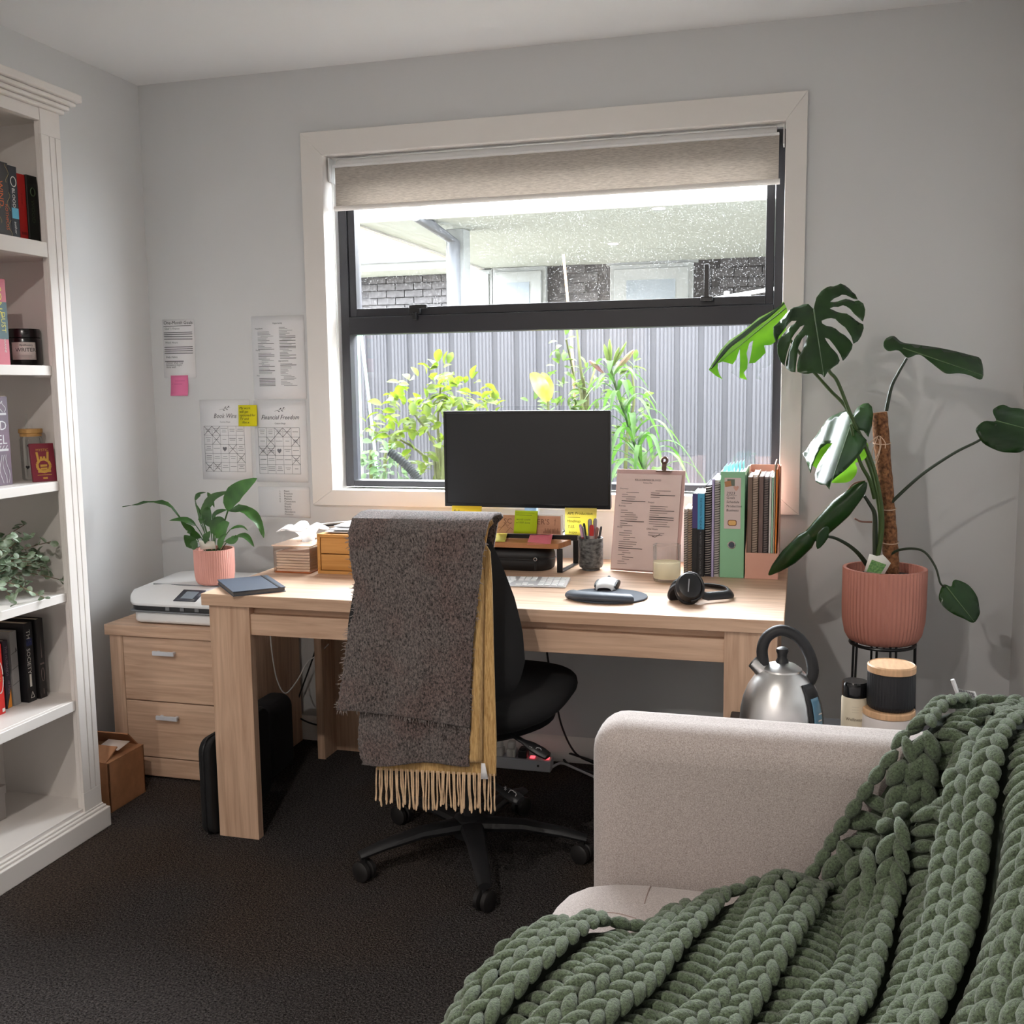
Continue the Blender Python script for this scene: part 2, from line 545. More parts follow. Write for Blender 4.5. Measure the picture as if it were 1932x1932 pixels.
PANED = glassmat('window_glass_spotted', base=0.03, dirt=0.10)
obj('pane', G().box(sx0 + .02, sx1 - .02, .118, .122, 1.58, 2.05), PANED, Wn, smooth=False)
obj('pane', G().box(FX0 + .028, FX1 - .028, .118, .122, FZ0 + .018, 1.5), PANE, Wn, smooth=False)
# two window fasteners
p = W(782, 583, y=.08)
f1 = obj('latch', G().box(p.x - .012, p.x + .052, .058, .074, 1.578, 1.592).box(p.x - .016, p.x + .024, .064, .088, 1.560, 1.579).box(p.x + .0, p.x + .014, .056, .08, 1.540, 1.566), BLACKM, Wn, bev=.0015)
p = W(1333, 570, y=.08)
f2 = obj('latch', G().box(p.x - .007, p.x + .009, .060, .072, 1.585, 1.69).box(p.x - .018, p.x + .02, .066, .09, 1.572, 1.588), BLACKM, Wn, bev=.0015)

# roller blind
B = thing('roller_blind', 'grey woven roller blind rolled most of the way up in the window', 'blind', (1.5, .04, 1.93))
BLM = mat('blind_fabric', S(160, 153, 146), rough=0.9, col2=S(200, 193, 185), vscale=60, stretch=(1, 1, 16), detail=4, bump=.15, bscale=400, transl=.22)
by = .028
zt, zb = 2.072, 1.935
bx0, bx1 = .748, 2.262
obj('fabric', G().box(bx0 + .006, bx1 - .004, by, by + .0015, zb, zt), BLM, B)
obj('roller_tube', G().tube([(bx0 + .012, by + .018, 2.080), (bx1 - .012, by + .018, 2.080)], .0185, n=20), WHITEPL, B)
obj('head_rail', G().box(bx0 + .004, bx1 - .004, by - .012, by + .006, 2.068, 2.0762), WHITEPL, B, bev=.002)
obj('bottom_rail', G().tube([(bx0 + .001, by, zb - .006), (bx1, by, zb - .006)], .0115, n=14, flat=(1, .75)), WHITE, B)
obj('bracket', G().box(bx0 - .016, bx0 - .011, by - .01, by + .045, 2.02, 2.10), WHITEPL, B, bev=.001)
obj('bracket', G().box(bx1 + .008, bx1 + .012, by - .01, by + .045, 2.04, 2.10), WHITEPL, B, bev=.001)
cg = G()
for dy in (0, .012):
    cg.tube([(bx0 - .007, by + dy, 2.08 - k * .03) for k in range(33)], .0012, n=5)
obj('bead_chain', cg, WHITEPL, B)

# recessed ceiling lamps behind the camera (the pane mirrors them faintly)
OPAL = mat('opal_lens', (.9, .85, .78, 1), rough=.4, emit=(1, .86, .72, 1), estr=14.0)
for (u_, v_), lb in (((1243, 391), 'small round ceiling downlight nearer the window'), ((1157, 458), 'small round ceiling downlight further back in the room')):
    q = W(u_, v_, z=RH); lx, ly = q.x, .24 - q.y
    Lm = thing('ceiling_downlight', lb, 'lamp', (lx, ly, RH))
    obj('bezel', G().lathe([(.042, 0), (.056, 0), (.055, -.005), (.044, -.007), (.042, 0)], (lx, ly, RH - .0005), 36), WHITE, Lm)
    obj('lens', G().lathe([(0, -.003), (.043, -.003), (.043, -.001), (0, -.001)], (lx, ly, RH), 36), OPAL, Lm)
    ld = bpy.data.lights.new('downlight_beam', 'AREA'); ld.shape = 'DISK'; ld.size = .08; ld.energy = LAMP; ld.color = (1, .93, .86)
    lo = bpy.data.objects.new('downlight_beam', ld); COL.objects.link(lo); lo.parent = Lm; lo.location = (0, 0, -.009)
# door behind the camera
D = struct('door_1', (.7, RY, 0))
obj('door_leaf', G().box(.3, 1.1, RY, RY + .04, .01, 2.0), WHITE, D, bev=.002)
for b in ((.4, 1.0, .2, .9), (.4, 1.0, 1.05, 1.9)):
    obj('door_panel', G().box(b[0], b[1], RY + .035, RY + .046, b[2], b[3]), WHITE, D, bev=.004)
obj('door_handle', G().tube([(.36, RY + .04, 1.0), (.36, RY + .085, 1.0), (.47, RY + .085, 1.0)], .009), CHROME, D)
# ---------------------------------------------------------------- outside the window
GZ = -.28
struct('ground', g=G().box(-12, 14, .16, 14, GZ - .1, GZ), m=mat('soil', S(92, 84, 70), rough=1, var=.3, vscale=12, bump=.6, bscale=40))
FY = 2.0
FENM = mat('steel_fence', S(56, 56, 59), rough=.8, spec=.08)
fn = thing('steel_fence', 'grey ribbed steel boundary fence beyond the window', 'fence', (1.3, FY, GZ))
fz = 1.66
per = .122
prof = [(0, 0), (.004, .016), (.030, .016), (.034, 0), (.046, 0), (.048, .004), (.054, .004), (.056, 0), (.066, 0), (.068, .004), (.074, .004), (.076, 0),
        (.086, 0), (.088, .004), (.094, .004), (.096, 0), (.106, 0), (.108, .004), (.113, .004), (.115, 0)]
g = G(); xs = []
for k in range(6):
    for a, d in prof: xs.append((a + k * per, d))
xs.append((6 * per, 0))
vs = []
for a, d in xs: vs += [(a, d, GZ), (a, d, fz)]
g.add(vs, [(2 * i, 2 * i + 2, 2 * i + 3, 2 * i + 1) for i in range(len(xs) - 1)])
sheet = mesh('sheet', g, FENM, smooth=False)
x = -2.2
while x < 4.6:
    inst('sheet', sheet, fn, (x, FY, 0)); x += 6 * per
obj('top_rail', G().box(-2.2, 4.8, FY - .02, FY + .035, fz - .005, fz + .03), FENM, fn)
obj('bottom_rail', G().box(-2.2, 4.8, FY - .02, FY + .035, GZ, GZ + .04), FENM, fn)

# neighbour's house under its wide eave
HY = 6.0; HZ = 2.38
hs = thing('house', 'neighbouring house with dark brick, white joinery and a deep pale eave', 'house', (2.0, HY, GZ))
SOFM = mat('soffit_paint', S(138, 144, 141), rough=.8, spec=.1)
BRK = mat('dark_brick', S(54, 53, 54), spec=.08, rough=.85, var=.35, vscale=14, bump=.5, bscale=90)
MORT = mat('mortar', S(50, 49, 50), rough=.95, spec=.08)
hw = G().box(-.2, 9, HY + .02, HY + .3, GZ, HZ)
HSW = mat('house_joinery', S(112, 115, 114), rough=.6, spec=.2)
obj('wall', hw, MORT, hs)
bm = mesh('brick', G().box(0, .23, -.045, .0, 0, .076), BRK, smooth=False)
wins = []
for a, b, c, d in ((868, 931, 516, 640), (934, 1029, 511, 640), (1157, 1303, 506, 640)):
    p, q = W(a, c, y=HY), W(b, d, y=HY); wins.append((p.x, q.x, q.z, p.z))
def blocked(xa, xb):
    return any(xa < w_[1] + .03 and xb > w_[0] - .03 for w_ in wins)
for row in range(9):
    z = 1.62 + row * .086
    x = .2 - (row % 2) * .12
    while x < 4.9:
        if not blocked(x, x + .23): inst('brick', bm, hs, (x, HY + .03, z))
        x += .24
WINP = mat('neighbour_pane', S(96, 104, 110), rough=.2, spec=.2)
for x0, x1, z0, z1 in wins:
    f = obj('window', G().box(x0 - .02, x1 + .02, HY - .05, HY + .02, 1.2, z1 + .02).box(x0 + .02, x1 - .02, HY - .07, HY - .04, 1.25, z1 - .02), HSW, hs, bev=.004)
    obj('lintel_panel', G().box(x0 - .06, x1 + .06, HY - .02, HY + .02, z1 + .02, HZ), HSW, hs)
    obj('pane', G().box(x0 + .13, x1 - .13, HY - .074, HY - .068, 1.3, z1 - .12), WINP, f)
sl = W(670, 423, z=HZ); sn = W(1060, 396, z=HZ)
obj('soffit', G().box(sl.x, 9, sn.y, HY + .02, HZ, HZ + .04), SOFM, hs)
obj('soffit_trim', G().box(sl.x - .02, sl.x + .025, sn.y, HY, HZ - .012, HZ + .02), mat('soffit_shadow_trim', S(140, 138, 132)), hs)
obj('fascia', G().box(sl.x - .05, 9, sn.y - .04, sn.y, HZ - .01, HZ + .22), WHITE, hs)
obj('gutter', G().tube([(sl.x - .05, sn.y - .1, HZ + .17), (9, sn.y - .1, HZ + .17)], .065, n=10), WHITE, hs)
obj('roof', G().hexa([(sl.x - .1, sn.y - .1, HZ + .22), (9, sn.y - .1, HZ + .22), (9, HY + 1, HZ + .22), (sl.x - .1, HY + 1, HZ + .22)],
                     [(sl.x + .8, HY, HZ + 1.3), (9, HY, HZ + 1.3), (9, HY + .9, HZ + 1.3), (sl.x + .8, HY + .9, HZ + 1.3)]), mat('roof_steel', S(90, 92, 96), rough=.5), hs)
py = 3.55
p0, p1 = W(842, 500, y=py), W(876, 500, y=py)
obj('post', G().box(p0.x, p1.x, py, py + .14, GZ, HZ), HSW, hs, bev=.004)
a = W(856, 456, y=py - .05); b = W(786, 406, y=sn.y - .05)
GREYP = mat('downpipe_shaded', S(78, 80, 84), rough=.7, spec=.1)  # darker than the post: shade on the pipe is put into its colour
obj('downpipe', G().tube([(b.x, sn.y - .1, HZ + .12), b, a, (a.x, py - .05, GZ)], .042, n=12), GREYP, hs)
# further wing on the left
LY = 8.2
lw = thing('house', 'white gutter and brick wall of the further wing left of the eave post', 'house', (-1.5, LY, GZ))
zc = W(750, 491, y=LY).z
wx1 = W(925, 500, y=LY).x
zb_ = W(750, 520, y=LY).z
obj('wall', G().box(-7, wx1, LY + .6, LY + .8, GZ, zc), MORT, lw)
obj('fascia', G().box(-7, wx1, LY - .02, LY + .02, zb_ + .06, zc), HSW, lw)
obj('soffit', G().box(-7, wx1, LY + .02, LY + .6, zb_ + .06, zb_ + .09), SOFM, lw)
obj('gutter', G().tube([(-7, LY - .09, zc + .03), (wx1, LY - .09, zc + .03)], .07, n=10), mat('gutter_grey', S(110, 114, 120), rough=.5, spec=.1), lw)
obj('roof', G().hexa([(-7, LY - .1, zc + .05), (wx1, LY - .1, zc + .05), (wx1, LY + 3, zc + .05), (-7, LY + 3, zc + .05)],
                     [(-7, LY + 1.5, zc + .12), (wx1, LY + 1.5, zc + .12), (wx1, LY + 2.8, zc + .12), (-7, LY + 2.8, zc + .12)]), WHITE, lw)
for row in range(8):
    z = zb_ + .06 - .086 * (row + 1)
    x = W(660, 550, y=LY).x - (row % 2) * .12
    while x < wx1 - .3:
        inst('brick', bm, lw, (x, LY + .61, z)); x += .24

# washing-line frame
wl = thing('washing_line', 'white washing line arm seen over the fence by the right window stile', 'washing line', (3.0, 3.3, GZ))
q0, q1 = W(1335, 566, y=3.3), W(1490, 540, y=3.3)
obj('arm', G().tube([q0, q1], .012), WHITEPL, wl)
for u_ in (1371, 1410):
    q = W(u_, 562, y=3.3)
    obj('hook', G().tube([(q.x, 3.3, q.z - .03), (q.x, 3.3, q.z + .04)], .016), WHITEPL, wl)
obj('brace', G().tube([W(1380, 566, y=3.3), W(1396, 570, y=3.3), W(1412, 556, y=3.3)], .006), WHITEPL, wl)
obj('post', G().tube([(q1.x, 3.3, GZ), q1], .03), WHITEPL, wl)

# garden plants
def leafmat(n, a, b, t=.4): return mat(n, S(*a), rough=.6, col2=S(*b), vscale=18, transl=t, spec=.15)
LIME = leafmat('lime_leaf', (42, 60, 9), (70, 80, 18))
SAGE = leafmat('sage_leaf', (44, 64, 38), (70, 86, 58))
OLIVE = leafmat('olive_leaf', (34, 54, 16), (60, 74, 30))
LILYG = leafmat('lily_leaf', (26, 52, 13), (46, 72, 23))
BARK = mat('bark', S(112, 92, 66), rough=.9, var=.3, vscale=60)
BARKG = mat('green_stem', S(58, 62, 34), rough=.8, spec=.1)


def leafmesh(name, m, ln, wd, fold=.25):
    g = G()
    blade(g, [(0, 0, 0), (ln * .35, 0, ln * .05), (ln * .7, 0, ln * .02), (ln, 0, -ln * .1)], wd, fold=fold, n=6, nc=2,
          prof=((0, .1), (.25, .85), (.5, 1), (.75, .7), (1, .03)))
    return mesh(name, g, m)


def rotM(loc, d, roll, sc):
    d = Vector(d).normalized(); q = d.to_track_quat('X', 'Z')
    return Matrix.Translation(loc) @ q.to_matrix().to_4x4() @ Matrix.Rotation(roll, 4, 'X') @ Matrix.Diagonal((sc, sc, sc, 1))


def shrub(name, label, cat, lm, blobs, ydep, count, stems, size, seed):
    R = random.Random(seed)
    base = W(stems[0][0][0], stems[0][0][1], y=ydep)
    t = thing(name, label, cat, (base.x, ydep, GZ))
    for s in stems:
        pts = [W(u_, v_, y=ydep + R.uniform(-.08, .08)) for u_, v_ in s]
        pts = [Vector((pts[0].x, ydep, GZ))] + pts
        obj('stem', G().tube(smooth_path(pts, 4), [.011 - .007 * i / (4 * (len(pts) - 1)) for i in range(4 * (len(pts) - 1) + 1)], n=6), BARKG, t)
    tot = sum(b[2] * b[3] for b in blobs)
    for (u_, v_, ru, rv) in blobs:
        k = max(3, int(round(count * ru * rv / tot)))
        for _ in range(k):
            a = R.uniform(0, 2 * math.pi); rr = math.sqrt(R.uniform(.05, 1))
            dy = R.uniform(-1, 1) * ru * .0022
            p = W(u_ + ru * rr * math.cos(a), v_ + rv * rr * math.sin(a), y=ydep + dy)
            d = Vector((math.cos(a) * .9 + R.uniform(-.5, .5), R.uniform(-.9, .5), -math.sin(a) * .5 + R.uniform(-.6, .5)))
            o = inst('leaf', lm, t, M=rotM(p, d, R.uniform(-.9, .9), R.uniform(.65, 1.15) * size))
    return t


LM1 = leafmesh('leaf', LIME, .062, .036)
LM2 = leafmesh('leaf', SAGE, .045, .026)
LM3 = leafmesh('leaf', OLIVE, .055, .026)
shrub('lime_shrub', 'bushy lime green shrub in the garden, left of the monitor', 'shrub', LM1,
      [(830, 698, 26, 16), (805, 735, 70, 30), (870, 745, 66, 34), (775, 780, 66, 34), (850, 790, 70, 30), (745, 815, 40, 26), (910, 775, 34, 26), (790, 845, 58, 30), (840, 880, 46, 26), (700, 800, 14, 10)],
      1.05, 300, [[(828, 905), (815, 830), (780, 780)], [(832, 905), (826, 800), (832, 720)], [(836, 905), (850, 820), (890, 770)], [(824, 905), (800, 860), (740, 820)]], 1.0, 3)
shrub('sage_shrub', 'low grey-green shrub at the bottom left corner of the window', 'shrub', LM2,
      [(700, 845, 34, 24), (730, 870, 40, 30), (690, 885, 28, 26), (740, 895, 40, 18)], .72, 110, [[(700, 905), (700, 860)], [(725, 905), (735, 860)]], 1.0, 5)
shrub('canes_shrub', 'tall thin shrub with upright canes and small leaves right of the monitor top', 'shrub', LM3,
      [(1062, 645, 12, 22), (1058, 690, 14, 22), (1072, 740, 22, 20), (1110, 700, 20, 12), (1120, 745, 30, 24), (1008, 765, 16, 12), (1060, 765, 26, 14), (1190, 690, 16, 20), (1200, 760, 22, 30), (1180, 850, 22, 50)],
      1.25, 190, [[(1100, 800), (1085, 720), (1068, 640)], [(1104, 800), (1096, 700), (1088, 620)], [(1108, 800), (1110, 740), (1125, 690)], [(1180, 880), (1196, 760), (1190, 690)]], .95, 8)
# pale yellow big leaf
yl = thing('young_leaf', 'large pale yellow leaf rising just above the monitor', 'leaf', W(1034, 775, y=1.15))
YEL = leafmat('yellow_leaf', (106, 104, 18), (140, 136, 60), .5)
yg = G(); blade(yg, [W(1034, 760, y=1.15), W(1024, 735, y=1.13), W(1012, 715, y=1.1), W(1000, 705, y=1.1)], .075, up=(0, -1, .3), fold=.25, n=9)
obj('blade', yg, YEL, yl)
yg = G(); blade(yg, [W(1036, 755, y=1.16), W(1034, 735, y=1.17), W(1028, 715, y=1.17), W(1022, 703, y=1.17)], .06, up=(.3, -1, .1), fold=.2, n=9)
obj('blade', yg, YEL, yl)
obj('stalk', G().tube([W(1034, 757, y=1.15), W(1036, 900, y=1.15)], .006), BARKG, yl)
# bamboo stake and pale green stakes
st = obj('bamboo_stake', G().tube([W(1063, 480, y=1.32), W(1078, 640, y=1.32), W(1092, 900, y=1.32), Vector((W(1110, 1000, y=1.32).x, 1.32, GZ))], .006), mat('bamboo_cane', S(150, 118, 88), rough=.8, spec=.1))
tag(st, 'tall thin bamboo stake reaching above the fence', 'stake')
GP = mat('pale_green_pole', S(100, 124, 108), rough=.8, spec=.1)
tag(obj('garden_stake', G().tube([W(674, 560, y=1.5), W(684, 900, y=1.5), Vector((W(690, 1000, y=1.5).x, 1.5, GZ))], .007), GP), 'upright pale green garden stake by the left window stile', 'stake')
tag(obj('garden_stake', G().tube([W(678, 600, y=1.45), W(706, 840, y=1.45), W(712, 900, y=1.45), Vector((W(730, 1000, y=1.45).x, 1.45, GZ))], .008), GP), 'leaning pale green garden stake by the left window stile', 'stake')
# ribbed hose
hp = smooth_path([W(735, 852, y=.62), W(760, 872, y=.62), W(778, 890, y=.62), W(792, 912, y=.62), W(800, 960, y=.62)], 12)
hz = obj('corrugated_hose', G().tube(hp, [.016 + .003 * (i % 2) for i in range(len(hp))], n=10), mat('hose', S(26, 28, 28), rough=.8, spec=.05))
tag(hz, 'dark corrugated hose bending out of the grey-green shrub', 'hose')
# lily
ly = thing('lily', 'tall garden lily with pink buds and long drooping leaves right of the monitor', 'flower', W(1225, 905, y=.85))
sp = smooth_path([W(1150, 690, y=.95), W(1165, 740, y=.94), W(1185, 800, y=.93), W(1205, 860, y=.9), W(1225, 920, y=.88), W(1235, 1000, y=.86), Vector((W(1250, 1000, y=.86).x, .86, GZ))], 8)
obj('stem', G().tube(sp, .006), LILYG, ly)
R = random.Random(11)
for k in range(46):
    i = int(k / 46 * (len(sp) - 16)) + 1; p = sp[i]
    a = k * 2.4; lng = .10 + .16 * (k / 46)
    d = Vector((math.cos(a), math.sin(a) * .8, 0))
    droop = .25 + .5 * (k / 46)
    g = G(); blade(g, [p, p + d * lng * .4 + Vector((0, 0, lng * .35)), p + d * lng * .8 + Vector((0, 0, lng * .25)), p + d * lng * 1.15 + Vector((0, 0, -lng * droop * .5))], .024 + .004 * (k % 3), fold=.25, n=9, nc=2)
    obj('leaf', g, LILYG, ly)
BUDP = mat('pink_bud', S(104, 62, 70), rough=.6, col2=S(84, 92, 44), vscale=30, spec=.1)
BUDG = mat('green_bud', S(70, 88, 32), rough=.6, spec=.1)
for a, b, m_, r_ in (((1160, 702), (1196, 660), BUDP, .016), ((1140, 705), (1112, 680), BUDP, .013), ((1150, 690), (1140, 650), BUDG, .013), ((1152, 688), (1150, 640), BUDG, .012), ((1156, 690), (1168, 655), BUDG, .010), ((1158, 690), (1182, 645), BUDG, .009)):
    A, Bq = W(*a, y=.95), W(*b, y=.93)
    obj('bud', G().tube([A.lerp(Bq, t_) for t_ in (0, .15, .4, .7, .9, 1)], [.003, r_ * .4, r_ * .7, r_ * .75, r_ * .45, .002], n=8), m_, ly)
# ---------------------------------------------------------------- bookcase
BCM = mat('bookcase_paint', S(232, 226, 221), rough=.4)
BCI = BCM
bc = thing('bookcase', 'white painted bookcase with fluted stile and moulded top on the left wall', 'bookcase', (.18, -1.4, 0))
BY0, BY1 = -1.95, -.868
for nm, b in (('side_panel', (.0, .318, BY1 - .018, BY1, 0, 2.07)), ('side_panel', (.0, .318, BY0, BY0 + .018, 0, 2.07)),
              ('back_panel', (.002, .012, BY0 + .018, BY1 - .018, .08, 2.06)), ('top_panel', (.0, .318, BY0 + .018, BY1 - .018, 2.045, 2.065)),
              ('top_rail', (.316, .338, BY0 + .077, BY1 - .077, 2.035, 2.068)), ('bottom_shelf', (.012, .334, BY0 + .018, BY1 - .018, .07, .09))):
    obj(nm, G().box(*b), BCM, bc, bev=.0015)
for zt_, th_, xf in ((1.712, .041, .338), (1.377, .027, .326), (1.054, .027, .326), (.733, .025, .326), (.416, .030, .332)):
    obj('shelf', G().box(.012, .316 if xf > .33 else xf, BY0 + .019, BY1 - .019, zt_ - th_, zt_).box(.316, xf, BY0 + .08, BY1 - .0785, zt_ - th_, zt_) if xf > .33 else G().box(.012, xf, BY0 + .019, BY1 - .019 if xf < .317 else BY1 - .079, zt_ - th_, zt_), BCM, bc, bev=.0015)
for ya, yb in ((BY1 - .077, BY1), (BY0, BY0 + .077)):
    s_ = obj('stile', G().box(.318, .331, ya, yb, .07, 2.068).box(.331, .340, ya, yb, .07, .135).box(.331, .340, ya, yb, 2.0, 2.068), BCM, bc, bev=.001)
    wdt = (yb - ya)
    for k, (a, b) in enumerate(((0, .40), (.435, .70), (.735, 1.0))):
        obj('flute_strip', G().box(.331, .340, ya + wdt * a, ya + wdt * b, .135, 2.0), BCM, s_, bev=.0012)
def ring(z0, z1, o):
    return G().box(.0, .338 + o, BY0 - o, BY1 + o, z0, z1)
for z0, z1, o in ((2.068, 2.080, .012), (2.080, 2.092, .022), (2.092, 2.104, .034), (2.104, 2.126, .046)):
    obj('crown_moulding', ring(z0, z1, o), BCM, bc, bev=.004, seg=3)
obj('plinth', ring(0, .062, .018), BCM, bc, bev=.003)
obj('plinth_moulding', ring(.062, .071, .010), BCM, bc, bev=.003)
obj('plinth_moulding', ring(.071, .078, .004), BCM, bc, bev=.002)


def book(label, y0, y1, z0, h, xf, dep, col, marks=(), group=None, lean=0.0):
    """upright book with its spine towards +x; marks: (material, builder)"""
    t = thing('book', label, 'book', ((xf - dep / 2), (y0 + y1) / 2, z0), group)
    c = mat('cover_%d_%d_%d' % col, S(*col), rough=.45)
    th_ = .0025
    cv = G().box(xf - th_, xf, y0, y1, z0, z0 + h).box(xf - dep, xf - th_, y0, y0 + th_, z0, z0 + h).box(xf - dep, xf - th_, y1 - th_, y1, z0, z0 + h)
    obj('cover', cv, c, t, bev=.0008)
    obj('pages', G().box(xf - dep + .003, xf - th_, y0 + th_, y1 - th_, z0 + .003, z0 + h - .003), PAGES, t)
    e = .0006
    for mm, fn in marks:
        gg = G(); fn(gg, Vector((xf + e, 0, 0))); obj('lettering', gg, mm, t, smooth=False)
    return t


PAGES = mat('page_block', S(222, 208, 186), rough=.9)
YX = Vector((0, 1, 0)); ZX = Vector((0, 0, 1))
GOLD = mat('gold_print', S(206, 160, 70), rough=.35, metal=.3)
ORG = mat('orange_print', S(214, 96, 34), rough=.5)
LGT = mat('light_print', S(226, 222, 214), rough=.6)
TAN = mat('tan_print', S(150, 132, 88), rough=.6)
PINKP = mat('pink_print', S(214, 130, 132), rough=.5)
BLUEP = mat('blue_print', S(96, 176, 204), rough=.5)


def vtext(s, y, z, size, shear=0):   # reads downwards along the spine
    return lambda g, o: g.text(s, o + Vector((0, y, z)), -ZX, YX, size, shear=shear)


def rect(y0, y1, z0, z1):
    return lambda g, o: g.quad(o + Vector((0, y0, z0)), (0, y1 - y0, 0), (0, 0, z1 - z0))


xf = .285
def yy(u, v=400, x=None): return W(u, v, x=xf if x is None else x).y
def both(*fs): return lambda g, o: [f(g, o) for f in fs]
z0 = 1.712
a, b = yy(-4), yy(20)
def swirl(ya, yb, za, zb):
    def f(g, o):
        for k in range(5):
            yc = ya + (yb - ya) * (.12 if k % 2 else .88); zc = za + (zb - za) * (k + .5) / 5
            pts = [Vector((o.x + .0002, yc + .006 * math.sin(t * .9 + k), zc + (t - 4) * .006)) for t in range(9)]
            for p_, q_ in zip(pts, pts[1:]): g.line(p_, q_, .0016, (1, 0, 0))
    return f
book('black fantasy book with orange title, leftmost on the top shelf', a, b, z0, .20, xf, .13, (46, 42, 40),
     [(ORG, both(vtext('WIND', a + .007, z0 + .150, .024), vtext('ROTHFUSS', b - .019, z0 + .092, .014))), (TAN, swirl(a, b, z0 + .01, z0 + .19))])
a, b = b + .001, yy(36)
book('black and blue book with a white oval emblem, on the top shelf', a, b, z0, .196, xf, .13, (24, 26, 34),
     [(LGT, both(lambda g, o: g.tube([o + Vector((.0004, (a + b) / 2 + .010 * math.cos(t * .5236), z0 + .155 + .013 * math.sin(t * .5236))) for t in range(12)], .0012, n=4, closed=True), vtext('BLOOD', a + .009, z0 + .138, .015), vtext('author', a + .011, z0 + .05, .012))),
      (BLUEP, rect(a + .004, b - .002, z0 + .058, z0 + .086))])
a, b = b + .003, yy(53)
book('plain red book standing on the top shelf', a, b, z0, .182, xf - .004, .13, (176, 34, 30), [(mat('dark_red', S(128, 22, 22)), both(rect(a + .006, b - .004, z0 + .02, z0 + .028), vtext('a novel', (a + b) / 2 - .003, z0 + .13, .010)))])
a, b = b + .002, yy(73)
book('dark green-black book beside the red one on the top shelf', a, b, z0, .184, xf, .13, (30, 32, 28),
     [(mat('green_print', S(74, 92, 62)), both(lambda g, o: g.tube([o + Vector((.0004, (a + b) / 2 + .009 * math.cos(t * .5236), z0 + .14 + .011 * math.sin(t * .5236))) for t in range(12)], .0015, n=4, closed=True), vtext('WOOD', a + .012, z0 + .118, .018)))])

# shelf two: rose and teal book, candle jar
z0 = 1.377; xf = .30
a, b = yy(-30, 600), yy(14, 600)
book('rose and teal book with yellow lettering beside the black candle jar', a, b, z0, .226, xf, .14, (196, 96, 112),
     [(mat('teal_print', S(86, 110, 116)), rect(a + .0005, b - .0005, z0 + .068, z0 + .165)), (mat('yellow_print', S(224, 214, 110)), lambda g, o: [vtext('SONG', a + .045, z0 + .205, .030)(g, o + Vector((.0004, 0, 0))), vtext('DUST', b - .024, z0 + .14, .022)(g, o + Vector((.0004, 0, 0)))]),
      (LGT, lambda g, o: vtext('BRIANNE', b - .018, z0 + .07, .009)(g, o))])
cc = W(46, 655, x=.215)
cj = thing('candle_jar', 'black candle jar with a white label on the second shelf', 'candle', (cc.x, cc.y, z0))
r_ = .046
BJ = mat('black_glass', S(20, 21, 23), rough=.25, coat=.3)
obj('jar', G().lathe([(0, 0), (r_ * .9, 0), (r_, .006), (r_, .074), (r_ * .97, .078), (0, .078)], (cc.x, cc.y, z0), 40), BJ, cj)
obj('lid', G().lathe([(r_ * .9, .078), (r_ * .98, .080), (r_ * .98, .098), (r_ * .93, .104), (0, .105)], (cc.x, cc.y, z0), 40), BJ, cj)
def cyl_label(cx, cy, r, a0, a1, z0, z1, n=14):
    return G().grid(lambda u, v: Vector((cx + r * math.cos(math.radians(a0 + (a1 - a0) * u)), cy + r * math.sin(math.radians(a0 + (a1 - a0) * u)), z0 + (z1 - z0) * v)), n, 2)
def cyl_text(g, s, cx, cy, r, ac, z, size):
    vs, fs = textmesh(s, 'CENTER'); 
    return g.add([(cx + r * math.cos(math.radians(ac) + p[0] * size / r), cy + r * math.sin(math.radians(ac) + p[0] * size / r), z + p[1] * size) for p in vs], fs)
obj('label', cyl_label(cc.x, cc.y, r_ + .0008, -92, -12, z0 + .018, z0 + .066), mat('label_paper', S(236, 228, 222), rough=.6), cj, solid=.0006)
gg = G(); cyl_text(gg, 'WRITER', cc.x, cc.y, r_ + .0016, -46, z0 + .040, .015); cyl_text(gg, 'Apothecary', cc.x, cc.y, r_ + .0016, -44, z0 + .056, .0075)
for k, q in ((0, .030), (1, .026)):
    cyl_text(gg, '________', cc.x, cc.y, r_ + .0016, -48, z0 + q, .009)
obj('lettering', gg, INK, cj, smooth=False)

# shelf three: purple book, glass tumbler, red card box
z0 = 1.054
PURP = (112, 96, 112)
e = W(22, 900, x=.262)
pb = thing('book', 'large mauve book standing face out with silver lettering, on the third shelf', 'book', (.24, e.y - .08, z0))
bt = .04
obj('cover', G().box(.262 - bt, .262, e.y - .16, e.y + .004, z0, z0 + .24), mat('mauve_cover', S(126, 104, 120), rough=.4, col2=S(104, 96, 108), vscale=14), pb, bev=.002)
obj('pages', G().box(.262 - bt + .004, .258, e.y - .158, e.y + .002, z0 + .2385, z0 + .2412), PAGES, pb)
gg = G()
fx = .2628
gg.text('BLOOD', (fx, e.y - .006, z0 + .150), YX, ZX, .036, align='RIGHT'); gg.text('STEEL', (fx, e.y - .008, z0 + .112), YX, ZX, .036, align='RIGHT')
for zz in (.19, .093):
    gg.quad((fx, e.y - .09, z0 + zz), (0, .085, 0), (0, 0, .006))
for k in range(7):
    yb = e.y - .012 - .012 * k
    pts = [(fx, yb + .006 * math.sin(t * .8 + k), z0 + .006 + t * .011) for t in range(8)]
    for p_, q_ in zip(pts, pts[1:]): gg.line(p_, q_, .0016, (1, 0, 0))
    pts = [(fx, yb + .007 * math.sin(t * 1.1 + k * 2), z0 + .198 + t * .006) for t in range(6)]
    for p_, q_ in zip(pts, pts[1:]): gg.line(p_, q_, .0018, (1, 0, 0))
    gg.line((fx, yb - .004, z0 + .098), (fx, yb + .004, z0 + .108), .002, (1, 0, 0))
obj('lettering', gg, mat('silver_print', S(206, 206, 208), rough=.35), pb, smooth=False)
c = Vector((.235, -.955, z0)); c = W(62, 880, x=.235); c.z = z0
